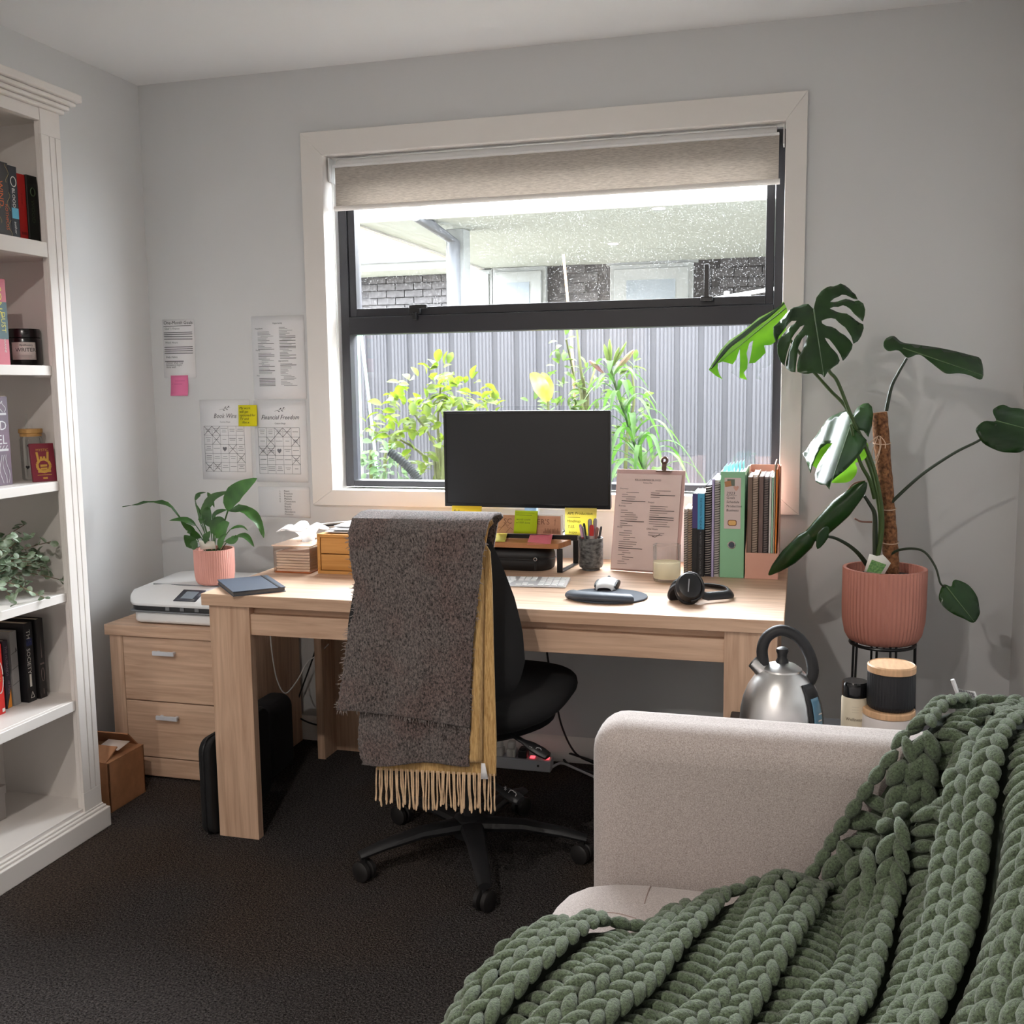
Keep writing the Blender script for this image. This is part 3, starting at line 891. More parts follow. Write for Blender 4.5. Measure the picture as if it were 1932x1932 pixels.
tj = thing('glass_tumbler', 'glass tumbler with bamboo lid, straw and small hearts on the third shelf', 'tumbler', c)
CLEAR = glassmat('clear_glass', tint=(.93, .94, .93, 1), base=.05)
obj('glass', G().lathe([(0, .002), (.026, .002), (.029, .006), (.030, .06), (.030, .118), (.026, .128)], c, 32), CLEAR, tj)
BAM = mat('bamboo', S(196, 150, 88), rough=.5, var=.15, vscale=30, stretch=(1, 1, 8))
obj('lid', G().lathe([(0, .126), (.029, .126), (.029, .134), (.032, .136), (.032, .147), (0, .147)], c, 32), BAM, tj)
obj('straw', G().tube([c + Vector((-.012, -.012, .01)), c + Vector((-.006, -.006, .19))], .0035, n=10), CLEAR, tj)
hg = G()
for an, zz in ((-60, .10), (-10, .10), (-35, .085), (-75, .04), (-20, .05)):
    h = [(0, -1), (.9, -.05), (.95, .45), (.5, .8), (0, .45), (-.5, .8), (-.95, .45), (-.9, -.05)]
    aa = math.radians(an)
    hg.add([(c.x + .0312 * math.cos(aa + p[0] * .006 / .031), c.y + .0312 * math.sin(aa + p[0] * .006 / .031), c.z + zz + p[1] * .006) for p in h], [tuple(range(8))])
obj('hearts', hg, BLACKP, tj, smooth=False)
pL, pR = Vector((.276, -.989, z0)), Vector((.312, -.937, z0))
ax = (pR - pL).normalized(); nz_ = Vector((ax.y, -ax.x, 0)); hv = Vector((0, 0, 1)) * .985 - nz_ * .17
cw, ch = .064, .108
rc = thing('card_box', 'small dark red card box with a gold emblem leaning on the tumbler', 'box', pL.lerp(pR, .5))
obj('box', G().hexa([pL, pL + ax * cw, pL + ax * cw - nz_ * .012, pL - nz_ * .012], [pL + hv * ch, pL + ax * cw + hv * ch, pL + ax * cw - nz_ * .012 + hv * ch, pL - nz_ * .012 + hv * ch]), mat('dark_red_card', S(128, 34, 52), rough=.4), rc, bev=.001)
gg = G(); o_ = pL + nz_ * .0008
def cpt(a, b): return o_ + ax * (a * cw) + hv * (b * ch)
for k in range(9):
    t0 = k / 9 * 2 * math.pi; t1 = (k + 1) / 9 * 2 * math.pi
    gg.line(cpt(.5 + .28 * math.cos(t0), .42 + .17 * math.sin(t0)), cpt(.5 + .28 * math.cos(t1), .42 + .17 * math.sin(t1)), .007, nz_)
for a0, b0, a1, b1 in ((.30, .55, .26, .78), (.68, .55, .72, .78), (.42, .55, .42, .66), (.55, .55, .55, .66), (.36, .42, .64, .42), (.36, .34, .64, .34), (.24, .27, .78, .27)):
    gg.line(cpt(a0, b0), cpt(a1, b1), .006, nz_)
gg.text('MYSTIC', cpt(.5, .80), ax, hv, .010, align='CENTER'); gg.quad(cpt(.2, .17), ax * .038, hv * .0015); gg.quad(cpt(.42, .07), ax * .012, hv * .005)
obj('emblem', gg, GOLD, rc, smooth=False)

# shelf four: artificial eucalyptus
z0 = .733
pc = W(-45, 1105, x=.225)
eu = thing('eucalyptus_plant', 'bushy artificial eucalyptus plant on the fourth shelf', 'plant', (pc.x, pc.y, z0))
obj('pot', G().lathe([(0, 0), (.045, 0), (.052, .01), (.055, .07), (.05, .07), (.048, .06), (0, .06)], (pc.x, pc.y, z0), 28), mat('stone_pot', S(190, 186, 178), rough=.8), eu)
EUC = mat('eucalyptus_leaf', S(96, 120, 84), rough=.7, col2=S(196, 208, 192), vscale=34, transl=.15)
em = mesh('leaf', blade(G(), [(0, 0, 0), (.006, 0, .001), (.012, 0, .001), (.018, 0, -.001)], .015, n=6, nc=2, prof=((0, .2), (.3, .95), (.6, 1), (.85, .7), (1, .1))), EUC)
R = random.Random(21)
tips = []
for k in range(52):
    u_, v_ = R.uniform(-60, 92), R.uniform(1010, 1112)
    if u_ > 60: v_ = R.uniform(1030, 1085)
    tips.append(W(u_, v_, x=R.uniform(.15, .33)))
tips += [W(46, 990, x=.2), W(122, 1096, x=.3), W(96, 1022, x=.28), W(84, 1128, x=.335), W(30, 1140, x=.35)]
sg = G()
for tp in tips:
    s0 = Vector((pc.x, pc.y, z0 + .05)); mid = s0.lerp(tp, .5) + Vector((R.uniform(-.02, .02), R.uniform(-.02, .02), .03))
    P = smooth_path([s0, mid, tp], 5); sg.tube(P, .0011, n=4)
    for i in range(3, len(P)):
        for _ in range(1 if i < 5 else 2):
            d = Vector((R.uniform(-1, 1), R.uniform(-1, 1), R.uniform(-.5, 1)))
            if P[i].y > -.895: continue
            inst('leaf', em, eu, M=rotM(P[i], d, R.uniform(-1, 1), R.uniform(.85, 1.5)))
obj('stems', sg, mat('eucalyptus_stem', S(120, 96, 74), rough=.8), eu)

# shelf five: books
z0 = .416
def lowbook(label, uR, vR, th_, h, col, marks, dep=.13):
    p = W(uR, vR, z=z0)
    return book(label, p.y - th_, p.y, z0, h, p.x, dep, col, marks(p.y - th_, p.y, p.x))
lowbook('red book with a white oval logo, leftmost on the fifth shelf', 11, 1345, .03, .198, (214, 44, 38),
        lambda a, b, x: [(LGT, both(rect(b - .012, b - .002, z0 + .006, z0 + .016), lambda g, o: [g.line(o + Vector((0, b - .014 + .013 * math.cos(t), z0 + .105 + .045 * math.sin(t))), o + Vector((0, b - .014 + .013 * math.cos(t + .4), z0 + .105 + .045 * math.sin(t + .4))), .003, (1, 0, 0)) for t in [k * .4 for k in range(16)]])), (GOLD, vtext('JULIA', b - .020, z0 + .128, .016))])
lowbook('thin navy book with an orange triangle at its foot, on the fifth shelf', 23, 1334, .020, .196, (44, 36, 48),
        lambda a, b, x: [(mat('orange_tri', S(224, 140, 40)), lambda g, o: g.add([o + Vector((0, a + .003, z0 + .001)), o + Vector((0, b, z0 + .001)), o + Vector((0, b, z0 + .055))], [(0, 1, 2)])), (mat('mauve_text', S(140, 118, 128)), both(vtext('THE HUSBANDS', a + .007, z0 + .18, .012), vtext('of Mine', a + .010, z0 + .08, .013)))])
lowbook('grey book spine with drawn branches, on the fifth shelf', 40, 1327, .026, .215, (150, 148, 146),
        lambda a, b, x: [(INK, lambda g, o: [g.line(o + Vector((0, a, z0 + zz)), o + Vector((0, b, z0 + zz + .008)), .0012, (1, 0, 0)) for zz in (.06, .105, .15)] + [g.add([o + Vector((0, b - .008, z0 + .168)), o + Vector((0, b - .004, z0 + .16)), o + Vector((0, b - .008, z0 + .15))], [(0, 1, 2)])])])
lowbook('thick black book with a white title running down its spine', 70, 1320, .032, .232, (20, 20, 24),
        lambda a, b, x: [(LGT, both(vtext('THE', a + .006, z0 + .212, .021), vtext('SOCIETY', a + .004, z0 + .158, .019), rect(a + .008, a + .016, z0 + .045, z0 + .082), lambda g, o: [g.line(o + Vector((0, a + .016 + p[0], z0 + .012 + p[1])), o + Vector((0, a + .016 + q[0], z0 + .012 + q[1])), .0018, (1, 0, 0)) for p, q in (((-.007, 0), (.007, 0)), ((.007, 0), (0, .018)), ((0, .018), (-.007, 0)))])), (mat('navy_patch', S(40, 48, 96)), rect(a + .004, b - .006, z0 + .165, z0 + .186))], dep=.15)
lowbook('slim black book with a thin sword on the spine, rightmost on the fifth shelf', 90, 1313.5, .028, .236, (24, 22, 22),
        lambda a, b, x: [(mat('dim_print', S(120, 104, 100)), both(lambda g, o: g.add([o + Vector((0, (a + b) / 2 - .001, z0 + .19)), o + Vector((0, (a + b) / 2 + .002, z0 + .12)), o + Vector((0, (a + b) / 2 - .002, z0 + .12))], [(0, 1, 2)]), rect(a + .006, b - .006, z0 + .10, z0 + .105), lambda g, o: g.tube([o + Vector((.0004, (a + b) / 2 + .006 * math.cos(t * .628), z0 + .07 + .02 * math.sin(t * .628))) for t in range(10)], .001, n=4, closed=True), rect((a + b) / 2 - .001, (a + b) / 2 + .002, z0 + .012, z0 + .028)))], dep=.15)
# bottom: pale grey box
p = W(13, 1543, z=.09)
sb = thing('storage_box', 'pale grey storage box on the bottom shelf of the bookcase', 'box', (p.x - .06, p.y - .08, .09))
SBM = mat('storage_box_card', S(178, 172, 168), rough=.8)
obj('box', G().box(p.x - .12, p.x, p.y - .17, p.y, .09, .168), SBM, sb, bev=.002)
obj('lid', G().box(p.x - .123, p.x + .003, p.y - .173, p.y + .003, .165, .19), SBM, sb, bev=.002)
# ---------------------------------------------------------------- filing cabinet and what stands on it
fc = thing('filing_cabinet', 'oak two-drawer filing cabinet in the corner under the printer', 'cabinet', (.34, -.25, 0))
CX0, CX1, CYF, CYB, CT = .112, .572, -.488, -.02, .528
obj('top', G().box(CX0 - .010, CX1 + .010, CYF - .012, CYB, CT - .036, CT), OAKX, fc, bev=.0015)
obj('side_panel', G().box(CX0, CX0 + .050, CYF, CYB, 0, CT - .036), OAKZ, fc, bev=.001)
obj('side_panel', G().box(CX1 - .050, CX1, CYF, CYB, 0, CT - .036), OAKZ, fc, bev=.001)
obj('back_panel', G().box(CX0 + .05, CX1 - .05, CYB - .012, CYB, .02, CT - .036), OAKX, fc)
obj('foot_rail', G().box(CX0 + .05, CX1 - .05, CYF + .002, CYF + .02, .008, .072), OAKX, fc, bev=.001)
hm = mat('satin_handle', S(206, 208, 214), rough=.35)
for z0_, z1_ in ((.0765, .268), (.272, .4885)):
    d = obj('drawer', G().box(CX0 + .0525, CX1 - .0525, CYF - .001, CYF + .35, z0_, z1_), OAKX, fc, bev=.0012)
    hx = (CX0 + CX1) / 2; hz_ = z1_ - .046
    obj('handle', G().box(hx - .052, hx + .028, CYF - .024, CYF - .016, hz_ - .008, hz_ + .006).box(hx - .046, hx - .036, CYF - .017, CYF, hz_ - .005, hz_ + .003).box(hx + .012, hx + .022, CYF - .017, CYF, hz_ - .005, hz_ + .003), hm, d, bev=.001)

# printer
pr_ = thing('printer', 'white all-in-one printer with small screen on the filing cabinet', 'printer', (.42, -.28, CT))
px0, px1, pyf, pyb = .168, .612, -.478, -.12
def slab(x0, x1, y0, y1, z0, z1, r, fr=0.0):
    pts = [(p[0] + (x0 + x1) / 2, p[1] + (y0 + y1) / 2) for p in rrect(x1 - x0, y1 - y0, r, 6)]
    return G().prism(pts, (0, 0, z0), (1, 0, 0), (0, 1, 0), (0, 0, z1 - z0))
obj('base', slab(px0 + .016, px1 - .016, pyf + .012, pyb, CT + .004, CT + .044, .04), WHITEPL, pr_, bev=.010, seg=3)
obj('paper_slot', slab(px0 + .006, px1 - .006, pyf + .012, pyb, CT + .042, CT + .070, .045), mat('printer_black', S(28, 28, 30), rough=.3), pr_, bev=.003)
obj('slot_lip', slab(px0 + .008, px1 - .008, pyf + .004, pyf + .1, CT + .041, CT + .047, .03), GREYPL, pr_, bev=.002)
def lidfn(u, v):
    return None
lid = G()
def lp(x, y):      # front panel slopes down to the front
    t = max(0, min(1, (y - pyf) / .085)); return CT + .066 + .050 * t ** .75
pts = rrect(px1 - px0, pyb - pyf, .055, 7); n_ = len(pts)
cx_, cy_ = (px0 + px1) / 2, (pyf + pyb) / 2
rings = []
for k, (sc_, dz) in enumerate(((.985, -.006), (1.0, .002), (1.0, .010), (.985, .014), (.9, .015), (.6, .015), (.3, .015), (.02, .015))):
    rings.append([Vector((cx_ + p[0] * sc_, cy_ + p[1] * sc_, (lp(0, cy_ + p[1] * sc_) if k > 1 else CT + .080) + dz - .010)) for p in pts])
vs = [q for r in rings for q in r]
fs = [(k * n_ + i, k * n_ + (i + 1) % n_, (k + 1) * n_ + (i + 1) % n_, (k + 1) * n_ + i) for k in range(len(rings) - 1) for i in range(n_)]
fs += [tuple(range(n_))[::-1], tuple((len(rings) - 1) * n_ + i for i in range(n_))]
obj('lid', lid.add(vs, fs), WHITEPL, pr_, ang=50)
topz = CT + .066 + .050 + .005
obj('lid_seam', G().box(px0 + .05, px1 - .05, pyf + .098, pyf + .1, topz - .004, topz + .0004), GREYPL, pr_)
# control screen on the sloping front
scx = .395
def sp_(x, y, e=.0012): return Vector((x, y, lp(0, y) + .0055 + e))
ys0, ys1 = pyf + .012, pyf + .062
scr = obj('screen', G().add([sp_(scx - .045, ys0), sp_(scx + .038, ys0), sp_(scx + .048, ys1), sp_(scx - .035, ys1)], [(0, 1, 2, 3)]), mat('screen_bezel', S(64, 66, 76), rough=.3), pr_, solid=.002)
obj('display', G().add([sp_(scx - .024, ys0 + .009, .0026), sp_(scx + .022, ys0 + .009, .0026), sp_(scx + .029, ys1 - .009, .0026), sp_(scx - .017, ys1 - .009, .0026)], [(0, 1, 2, 3)]), mat('display_grey', S(136, 146, 156), rough=.2), scr)
gg = G()
for k in range(5): gg.box(.32 + k * .055, .335 + k * .055, pyf + .010, pyf + .014, CT + .050, CT + .062)
obj('roller', gg, GREYPL, pr_)

# peace lily
TERRA = mat('pink_pot', S(224, 160, 146), rough=.6)
PZ = topz + .001
pcx, pcy = .430, -.335
plant = thing('peace_lily', 'peace lily in a small ribbed pink pot on the printer', 'plant', (pcx, pcy, PZ))
pr2 = .066
def potprof(r, h, base=.72):
    return [(0, 0), (r * base, 0), (r * (base + .13), h * .035), (r * (base + .22), h * .12), (r * .985, h * .3), (r, h * .5), (r, h), (r * .92, h), (r * .92, h * .86), (0, h * .86)]
ph = .120
obj('pot', G().lathe(potprof(pr2, ph), (pcx, pcy, PZ), 168, rib=.0014, ribn=56), TERRA, plant)
SOIL = mat('potting_soil', S(44, 34, 28), rough=1, var=.4, vscale=120, bump=.8, bscale=160)
obj('soil', G().lathe([(0, ph * .87), (pr2 * .92, ph * .87), (pr2 * .9, ph * .885), (0, ph * .90)], (pcx, pcy, PZ), 24), SOIL, plant)
PLG = mat('peace_lily_leaf', S(34, 66, 24), rough=.35, col2=S(62, 100, 44), vscale=14, transl=.18)
def zz(x, y): return (200 + x / 3.864, 880 + y / 3.864)    # read off an enlarged view
root = Vector((pcx, pcy, PZ + ph * .86))
def lilyleaf(pts, wd, dy=0.0, dy2=0.0, fold=.2, wav=0.0, up=(0, -1, .25), stemfrom=None):
    P = []
    for k, q in enumerate(pts):
        u_, v_ = zz(*q); P.append(W(u_, v_, y=pcy + dy + (dy2 - dy) * k / max(1, len(pts) - 1)))
    g = G(); blade(g, P, wd, up=up, fold=fold, wav=wav, n=14, nc=4, prof=((0, .1), (.2, .75), (.42, 1), (.7, .7), (.9, .28), (1, .02)))
    lf = obj('leaf', g, PLG, plant)
    s0 = root + Vector(((P[0].x - pcx) * .25, dy * .25, 0))
    obj('stalk', G().tube(smooth_path([s0, s0.lerp(P[0], .55) + Vector((0, 0, .01)), P[0]], 5), .0016, n=6), PLG, plant)
lilyleaf([(890, 325), (905, 250), (960, 180), (1030, 130), (1102, 86)], .062, .0, -.02, up=(.1, -1, .1))
lilyleaf([(540, 375), (480, 300), (400, 262), (310, 262), (230, 275), (120, 295)], .022, .02, -.03, wav=.5, up=(0, -.4, 1))
lilyleaf([(885, 325), (960, 310), (1040, 330), (1090, 380), (1130, 450), (1150, 522)], .040, -.02, -.06, wav=.35, up=(.5, -.6, .6))
lilyleaf([(690, 350), (740, 280), (790, 220), (900, 182)], .034, .02, .05, up=(.2, -1, .3))
lilyleaf([(650, 250), (670, 220), (690, 200), (730, 190)], .034, .04, .06, up=(0, -.3, 1))
lilyleaf([(740, 190), (760, 220), (775, 250), (790, 300)], .02, .05, .06)
lilyleaf([(655, 430), (600, 400), (540, 388), (460, 395)], .030, -.01, -.05, up=(0, -.6, .8))
lilyleaf([(650, 470), (610, 450), (580, 430), (545, 400)], .024, -.03, -.06)
lilyleaf([(665, 590), (630, 560), (600, 530), (570, 500)], .044, -.05, -.07)
lilyleaf([(650, 540), (645, 560), (640, 590), (625, 600)], .030, -.06, -.07)
lilyleaf([(760, 440), (740, 380), (740, 320), (760, 300)], .040, .0, .03)
lilyleaf([(780, 400), (800, 350), (840, 330), (880, 318)], .038, -.01, .0, up=(0, -.5, 1))
lilyleaf([(800, 520), (840, 470), (870, 430), (900, 410)], .048, -.04, -.05)
lilyleaf([(790, 500), (800, 440), (830, 400), (870, 395)], .050, -.02, -.01)
lilyleaf([(870, 545), (920, 540), (950, 520), (940, 500)], .028, -.06, -.07)
lilyleaf([(930, 520), (980, 505), (1030, 520), (1080, 588)], .030, -.05, -.09, up=(.3, -.5, .8))
lilyleaf([(905, 460), (950, 440), (1000, 440), (1035, 470)], .010, -.03, -.05)
lilyleaf([(830, 600), (835, 560), (850, 520), (880, 490)], .026, -.05, -.05)
lilyleaf([(720, 560), (730, 520), (745, 500), (760, 470)], .028, -.06, -.06)
lilyleaf([(690, 520), (650, 500), (620, 480), (590, 480)], .028, -.03, -.06)
lilyleaf([(690, 420), (700, 390), (690, 350), (650, 265)], .026, .02, .04)
lilyleaf([(710, 400), (715, 370), (700, 380), (670, 385)], .022, -.01, -.04)
q = [W(*zz(*t), y=pcy - .056) for t in ((676, 540), (790, 546), (800, 600), (690, 606))]
obj('care_tag', G().add(q, [(3, 2, 1, 0)]), mat('tag_card', S(226, 220, 206), rough=.6), plant, solid=.0008)

# cardboard box with open flaps
CARD = mat('cardboard', S(168, 118, 82), rough=.85, var=.10, vscale=30, bump=.1, bscale=120)
CARDI = mat('cardboard_inside', S(150, 104, 74), rough=.9)
cb = thing('cardboard_box', 'open cardboard box on the carpet between bookcase and filing cabinet', 'box', (.18, -.69, 0))
bx0_, bx1_, by0_, by1_, bz_ = .055, .298, -.775, -.595, .158
t_ = .005
for b in ((bx1_ - t_, bx1_, by0_, by1_), (bx0_, bx0_ + t_, by0_, by1_), (bx0_, bx1_, by0_, by0_ + t_), (bx0_, bx1_, by1_ - t_, by1_)):
    obj('side', G().box(*b, 0.002, bz_), CARD, cb, bev=.001)
obj('bottom', G().box(bx0_, bx1_, by0_, by1_, 0, .004), CARD, cb)
def flap(a, b, d):
    a, b, d = Vector(a), Vector(b), Vector(d); n = (b - a).cross(d).normalized() * .002
    return G().hexa([a - n, b - n, b - n + d, a - n + d], [a + n, b + n, b + n + d, a + n + d])
obj('flap', flap((bx0_, by1_, bz_), (bx1_ - .02, by1_, bz_), (0, -.05, .052)), CARD, cb)
obj('flap', flap((bx1_, by0_, bz_), (bx1_, by1_, bz_), (-.085, .0, .005)), CARD, cb)
obj('flap', flap((bx0_ + .02, by0_, bz_), (bx1_ - .01, by0_, bz_), (-.01, .075, .028)), CARD, cb)
lb = W(218, 1405, z=.185)
obj('label', G().add([lb + Vector(p) for p in ((-.05, -.03, -.006), (.03, -.03, -.006), (.04, .02, .008), (-.04, .02, .008))], [(0, 1, 2, 3)]), mat('box_label', S(206, 190, 180)), cb, solid=.0008)
# black padded bag against the desk leg
bg_ = thing('laptop_bag', 'black padded laptop bag standing behind the front left desk leg', 'bag', (.70, -.72, 0))
FAB = mat('black_nylon', S(24, 24, 26), rough=.85, bump=.2, bscale=500)
pts = [(p[0], p[1] + .146) for p in rrect(.36, .29, .04, 5)]
yb0 = -.862
obj('body', G().prism(pts, (.672, yb0 + .18, 0.002), (0, 1, 0), (0, 0, 1), (.036, 0, 0)), FAB, bg_, bev=.006, seg=3)
obj('zip', G().tube([(.690, yb0 + .18 + p[0] * 1.01, .002 + .146 + (p[1] - .146) * 1.01) for p in pts], .003, n=6, closed=True), BLACKP, bg_)
obj('handle', G().tube(smooth_path([(.690, yb0 + .12, .29), (.690, yb0 + .14, .312), (.690, yb0 + .22, .312), (.690, yb0 + .24, .29)], 5), .006), FAB, bg_)
# second dark bag further under the desk
b2 = thing('rucksack', 'dark rucksack on the carpet beside the filing cabinet under the desk', 'bag', (.66, -.38, 0))
pts = rrect(.105, .26, .04, 5)
obj('body', G().prism([(p[0], p[1] + .14) for p in pts], (.636, -.46, 0.004), (1, 0, 0), (0, 0, 1), (0, .16, 0)), mat('dark_canvas', S(28, 27, 30), rough=.9), b2, bev=.018, seg=4)
obj('pocket', G().prism([(p[0] * .75, p[1] * .55 + .10) for p in pts], (.636, -.485, 0.004), (1, 0, 0), (0, 0, 1), (0, .04, 0)), mat('dark_canvas', S(28, 27, 30)), b2, bev=.012, seg=3)
# ---------------------------------------------------------------- desk
DX0, DX1, DYF, DYB, DT = .700, 2.312, -.850, -.045, .728
dk = thing('desk', 'wide oak desk with L-shaped plank legs under the window', 'desk', (1.5, -.45, 0))
obj('tabletop', G().box(DX0, DX1, DYF, DYB, DT - .034, DT), OAKX, dk, bev=.0015)
lt, lw_ = .028, .128
for sx, sy in ((0, 0), (1, 0), (0, 1), (1, 1)):
    xo = DX0 + .016 if sx == 0 else DX1 - .016
    yo = DYF + .014 if sy == 0 else DYB - .014
    dx = 1 if sx == 0 else -1; dy = 1 if sy == 0 else -1
    X = sorted((xo, xo + dx * lw_)); Y = sorted((yo, yo + dy * lt))
    X2 = sorted((xo, xo + dx * lt)); Y2 = sorted((yo + dy * lt, yo + dy * lw_))
    obj('leg', G().box(X[0], X[1], Y[0], Y[1], 0, DT - .034).box(X2[0], X2[1], Y2[0], Y2[1], 0, DT - .034), OAKZ, dk, bev=.001)
ay_ = DYF + .020
obj('apron', G().box(DX0 + .144, DX1 - .144, ay_ + .022, ay_ + .042, DT - .062, DT - .034), OAKX, dk)
obj('apron', G().box(DX0 + .144, DX1 - .144, ay_, ay_ + .022, DT - .118, DT - .058), OAKX, dk, bev=.001)
obj('apron', G().box(DX0 + .144, DX1 - .144, DYB - .042, DYB - .02, DT - .118, DT - .034), OAKX, dk)
for x_ in (DX0 + .02, DX1 - .042):
    obj('apron', G().box(x_, x_ + .022, DYF + .142, DYB - .142, DT - .118, DT - .034), OAKY, dk)

# ---------------------------------------------------------------- papers on the wall
def sheet_on_wall(name, label, cat, x0, x1, z0, z1, m=PAPER, tilt=0.0, d=.0008, lift=0.0):
    t = thing(name, label, cat, ((x0 + x1) / 2, -.002, z0))
    o = Vector((x0, -.0015, z0)); ca, sa = math.cos(tilt), math.sin(tilt)
    ax = Vector((ca, 0, sa)); az = Vector((-sa, 0, ca)); wd, hg = x1 - x0, z1 - z0
    g = G().grid(lambda u, v: o + ax * (u * wd) + az * (v * hg) + Vector((0, -lift * (1 - v) ** 2, 0)), 3, 9)
    obj('sheet', g, m, t, solid=.0006)
    return t, o + Vector((0, -.0012, 0)), ax, az, wd, hg
HAND = INK
# four figure goals
t, o, ax, az, wd, hg = sheet_on_wall('handwritten_note', 'handwritten list of goals taped to the wall by the corner', 'paper', .050, .183, 1.350, 1.563, tilt=-.01)
g = G()
g.text('One-Month Goals', o + ax * .006 + az * .196, ax, az, .0165, shear=.15)
g.line(o + ax * .006 + az * .189, o + ax * .122 + az * .190, .0016, (0, -1, 0))
R = random.Random(2)
for y in (.165, .158, .151, .142, .112, .105, .098, .090, .060):
    g.line(o + ax * .006 + az * y, o + ax * (.125 if y != .060 else .085) + az * (y + R.uniform(-.001, .002)), .0022, (0, -1, 0))
obj('lettering', g, HAND, t, smooth=False)
g = G()
for s_, y in (('Goal 1: Finance', .177), ('Work Hours', .126), ('Daily Habits', .073), ('choose what I say', .052), ('because it might', .044), ('done well', .036)):
    g.text(s_, o + ax * .010 + az * y, ax, az, .010, shear=.2)
obj('lettering', g, INKG, t, smooth=False)
# pink note below
PINK = mat('pink_note', S(240, 128, 172), rough=.8)
t, o, ax, az, wd, hg = sheet_on_wall('sticky_note', 'pink sticky note under the handwritten goals on the wall', 'sticky note', .077, .150, 1.283, 1.358, PINK, lift=.008)
g = G(); bars(g, o + Vector((0, -.004, 0)), ax, az, [(.02, .062, .055), (.016, .05, .043), (.006, .011, .043)], .0012)
obj('lettering', g, mat('pink_ink', S(196, 84, 130)), t, smooth=False)
# typed list
t, o, ax, az, wd, hg = sheet_on_wall('typed_list', 'typed two-column list pinned beside the upper window architrave', 'paper', .420, .628, 1.268, 1.564)
g = G()
g.text('Opportunity', o + ax * .104 + az * .268, ax, az, .0075, align='CENTER')
for s_, x_, y in (('Household', .014, .250), ('Family', .014, .173), ('Misc', .014, .082), ('Appointments', .103, .134)):
    g.text(s_, o + ax * x_ + az * y, ax, az, .0068)
obj('lettering', g, INK, t, smooth=False)
g = G(); g2 = G()
R = random.Random(5)
for x_, y0, n_ in ((.024, .240, 13), (.024, .163, 15), (.024, .073, 6), (.110, .254, 22), (.110, .125, 16)):
    for k in range(n_):
        y = y0 - k * .0052
        strike = (y0 == .073) or R.random() < .24
        ln = .064 if strike else R.uniform(.02, .055)
        (g2 if strike else g).quad(o + ax * (x_ + R.choice((0, 0, 0, .012)) * (not strike)) + az * y, ax * ln, az * (.0016 if strike else .0012))
obj('lettering', g, INKG, t, smooth=False); obj('strike_through', g2, INK, t, smooth=False)


def bingo(label, title, x0, x1, z0, z1, crosses, seed):
    t, o, ax, az, wd, hg = sheet_on_wall('bingo_sheet', label, 'poster', x0, x1, z0, z1)
    g = G(); gx0, gx1, gy0, gy1 = .014, .180, .030, .198
    for k in range(6):
        x_ = gx0 + (gx1 - gx0) * k / 5; y_ = gy0 + (gy1 - gy0) * k / 5
        g.line(o + ax * x_ + az * gy0, o + ax * x_ + az * gy1, .0009, (0, -1, 0))
        g.line(o + ax * gx0 + az * y_, o + ax * gx1 + az * y_, .0009, (0, -1, 0))
    cw, chh = (gx1 - gx0) / 5, (gy1 - gy0) / 5
    obj('grid_lines', g, INKG, t, smooth=False)
    g = G(); R = random.Random(seed)
    for i in range(5):
        for j in range(5):
            if (i, j) == (2, 2): continue
            n_ = R.choice((1, 2, 2, 3))
            for k in range(n_):
                ln = cw * R.uniform(.4, .85)
                g.quad(o + ax * (gx0 + (i + .5) * cw - ln / 2) + az * (gy1 - (j + .5) * chh - .002 + (n_ / 2 - k) * .0065), ax * ln, az * .0014)
    g.text('Custom Bingo', o + ax * (wd / 2) + az * .211, ax, az, .0075, align='CENTER')
    obj('lettering', g, INKG, t, smooth=False)
    g = G()
    g.text(title, o + ax * (wd / 2) + az * .228, ax, az, .0235, align='CENTER', shear=.32, squash=.88)
    for k in range(7):      # leaf sprig
        a = o + ax * (wd / 2 - .022 + k * .0065) + az * (.258 + k * .0012)
        g.line(a, a + ax * .0065 + az * .0012, .0008, (0, -1, 0))
        if k in (2, 3, 4, 5): g.add([a, a + ax * .006 + az * (.008 if k % 2 else -.006), a + ax * .011 + az * (.007 if k % 2 else -.004)], [(0, 1, 2)])
    obj('title', g, mat('ink_soft', S(84, 84, 88)), t, smooth=False)
    g = G(); h = [(0, -1), (.9, -.05), (.95, .45), (.5, .8), (0, .45), (-.5, .8), (-.95, .45), (-.9, -.05)]
    c = o + ax * (gx0 + 2.5 * cw) + az * (gy0 + 2.5 * chh)
    g.add([c + ax * p[0] * .009 + az * p[1] * .010 for p in h], [tuple(range(8))])
    obj('heart', g, INKG, t, smooth=False)
    g = G()
    for i, j in crosses:
        a = o + ax * (gx0 + i * cw) + az * (gy1 - j * chh) + Vector((0, -.0003, 0))
        g.line(a, a + ax * cw - az * chh, .0012, (0, -1, 0)); g.line(a + ax * cw, a - az * chh, .0012, (0, -1, 0))
    obj('pen_crosses', g, INK, t, smooth=False)


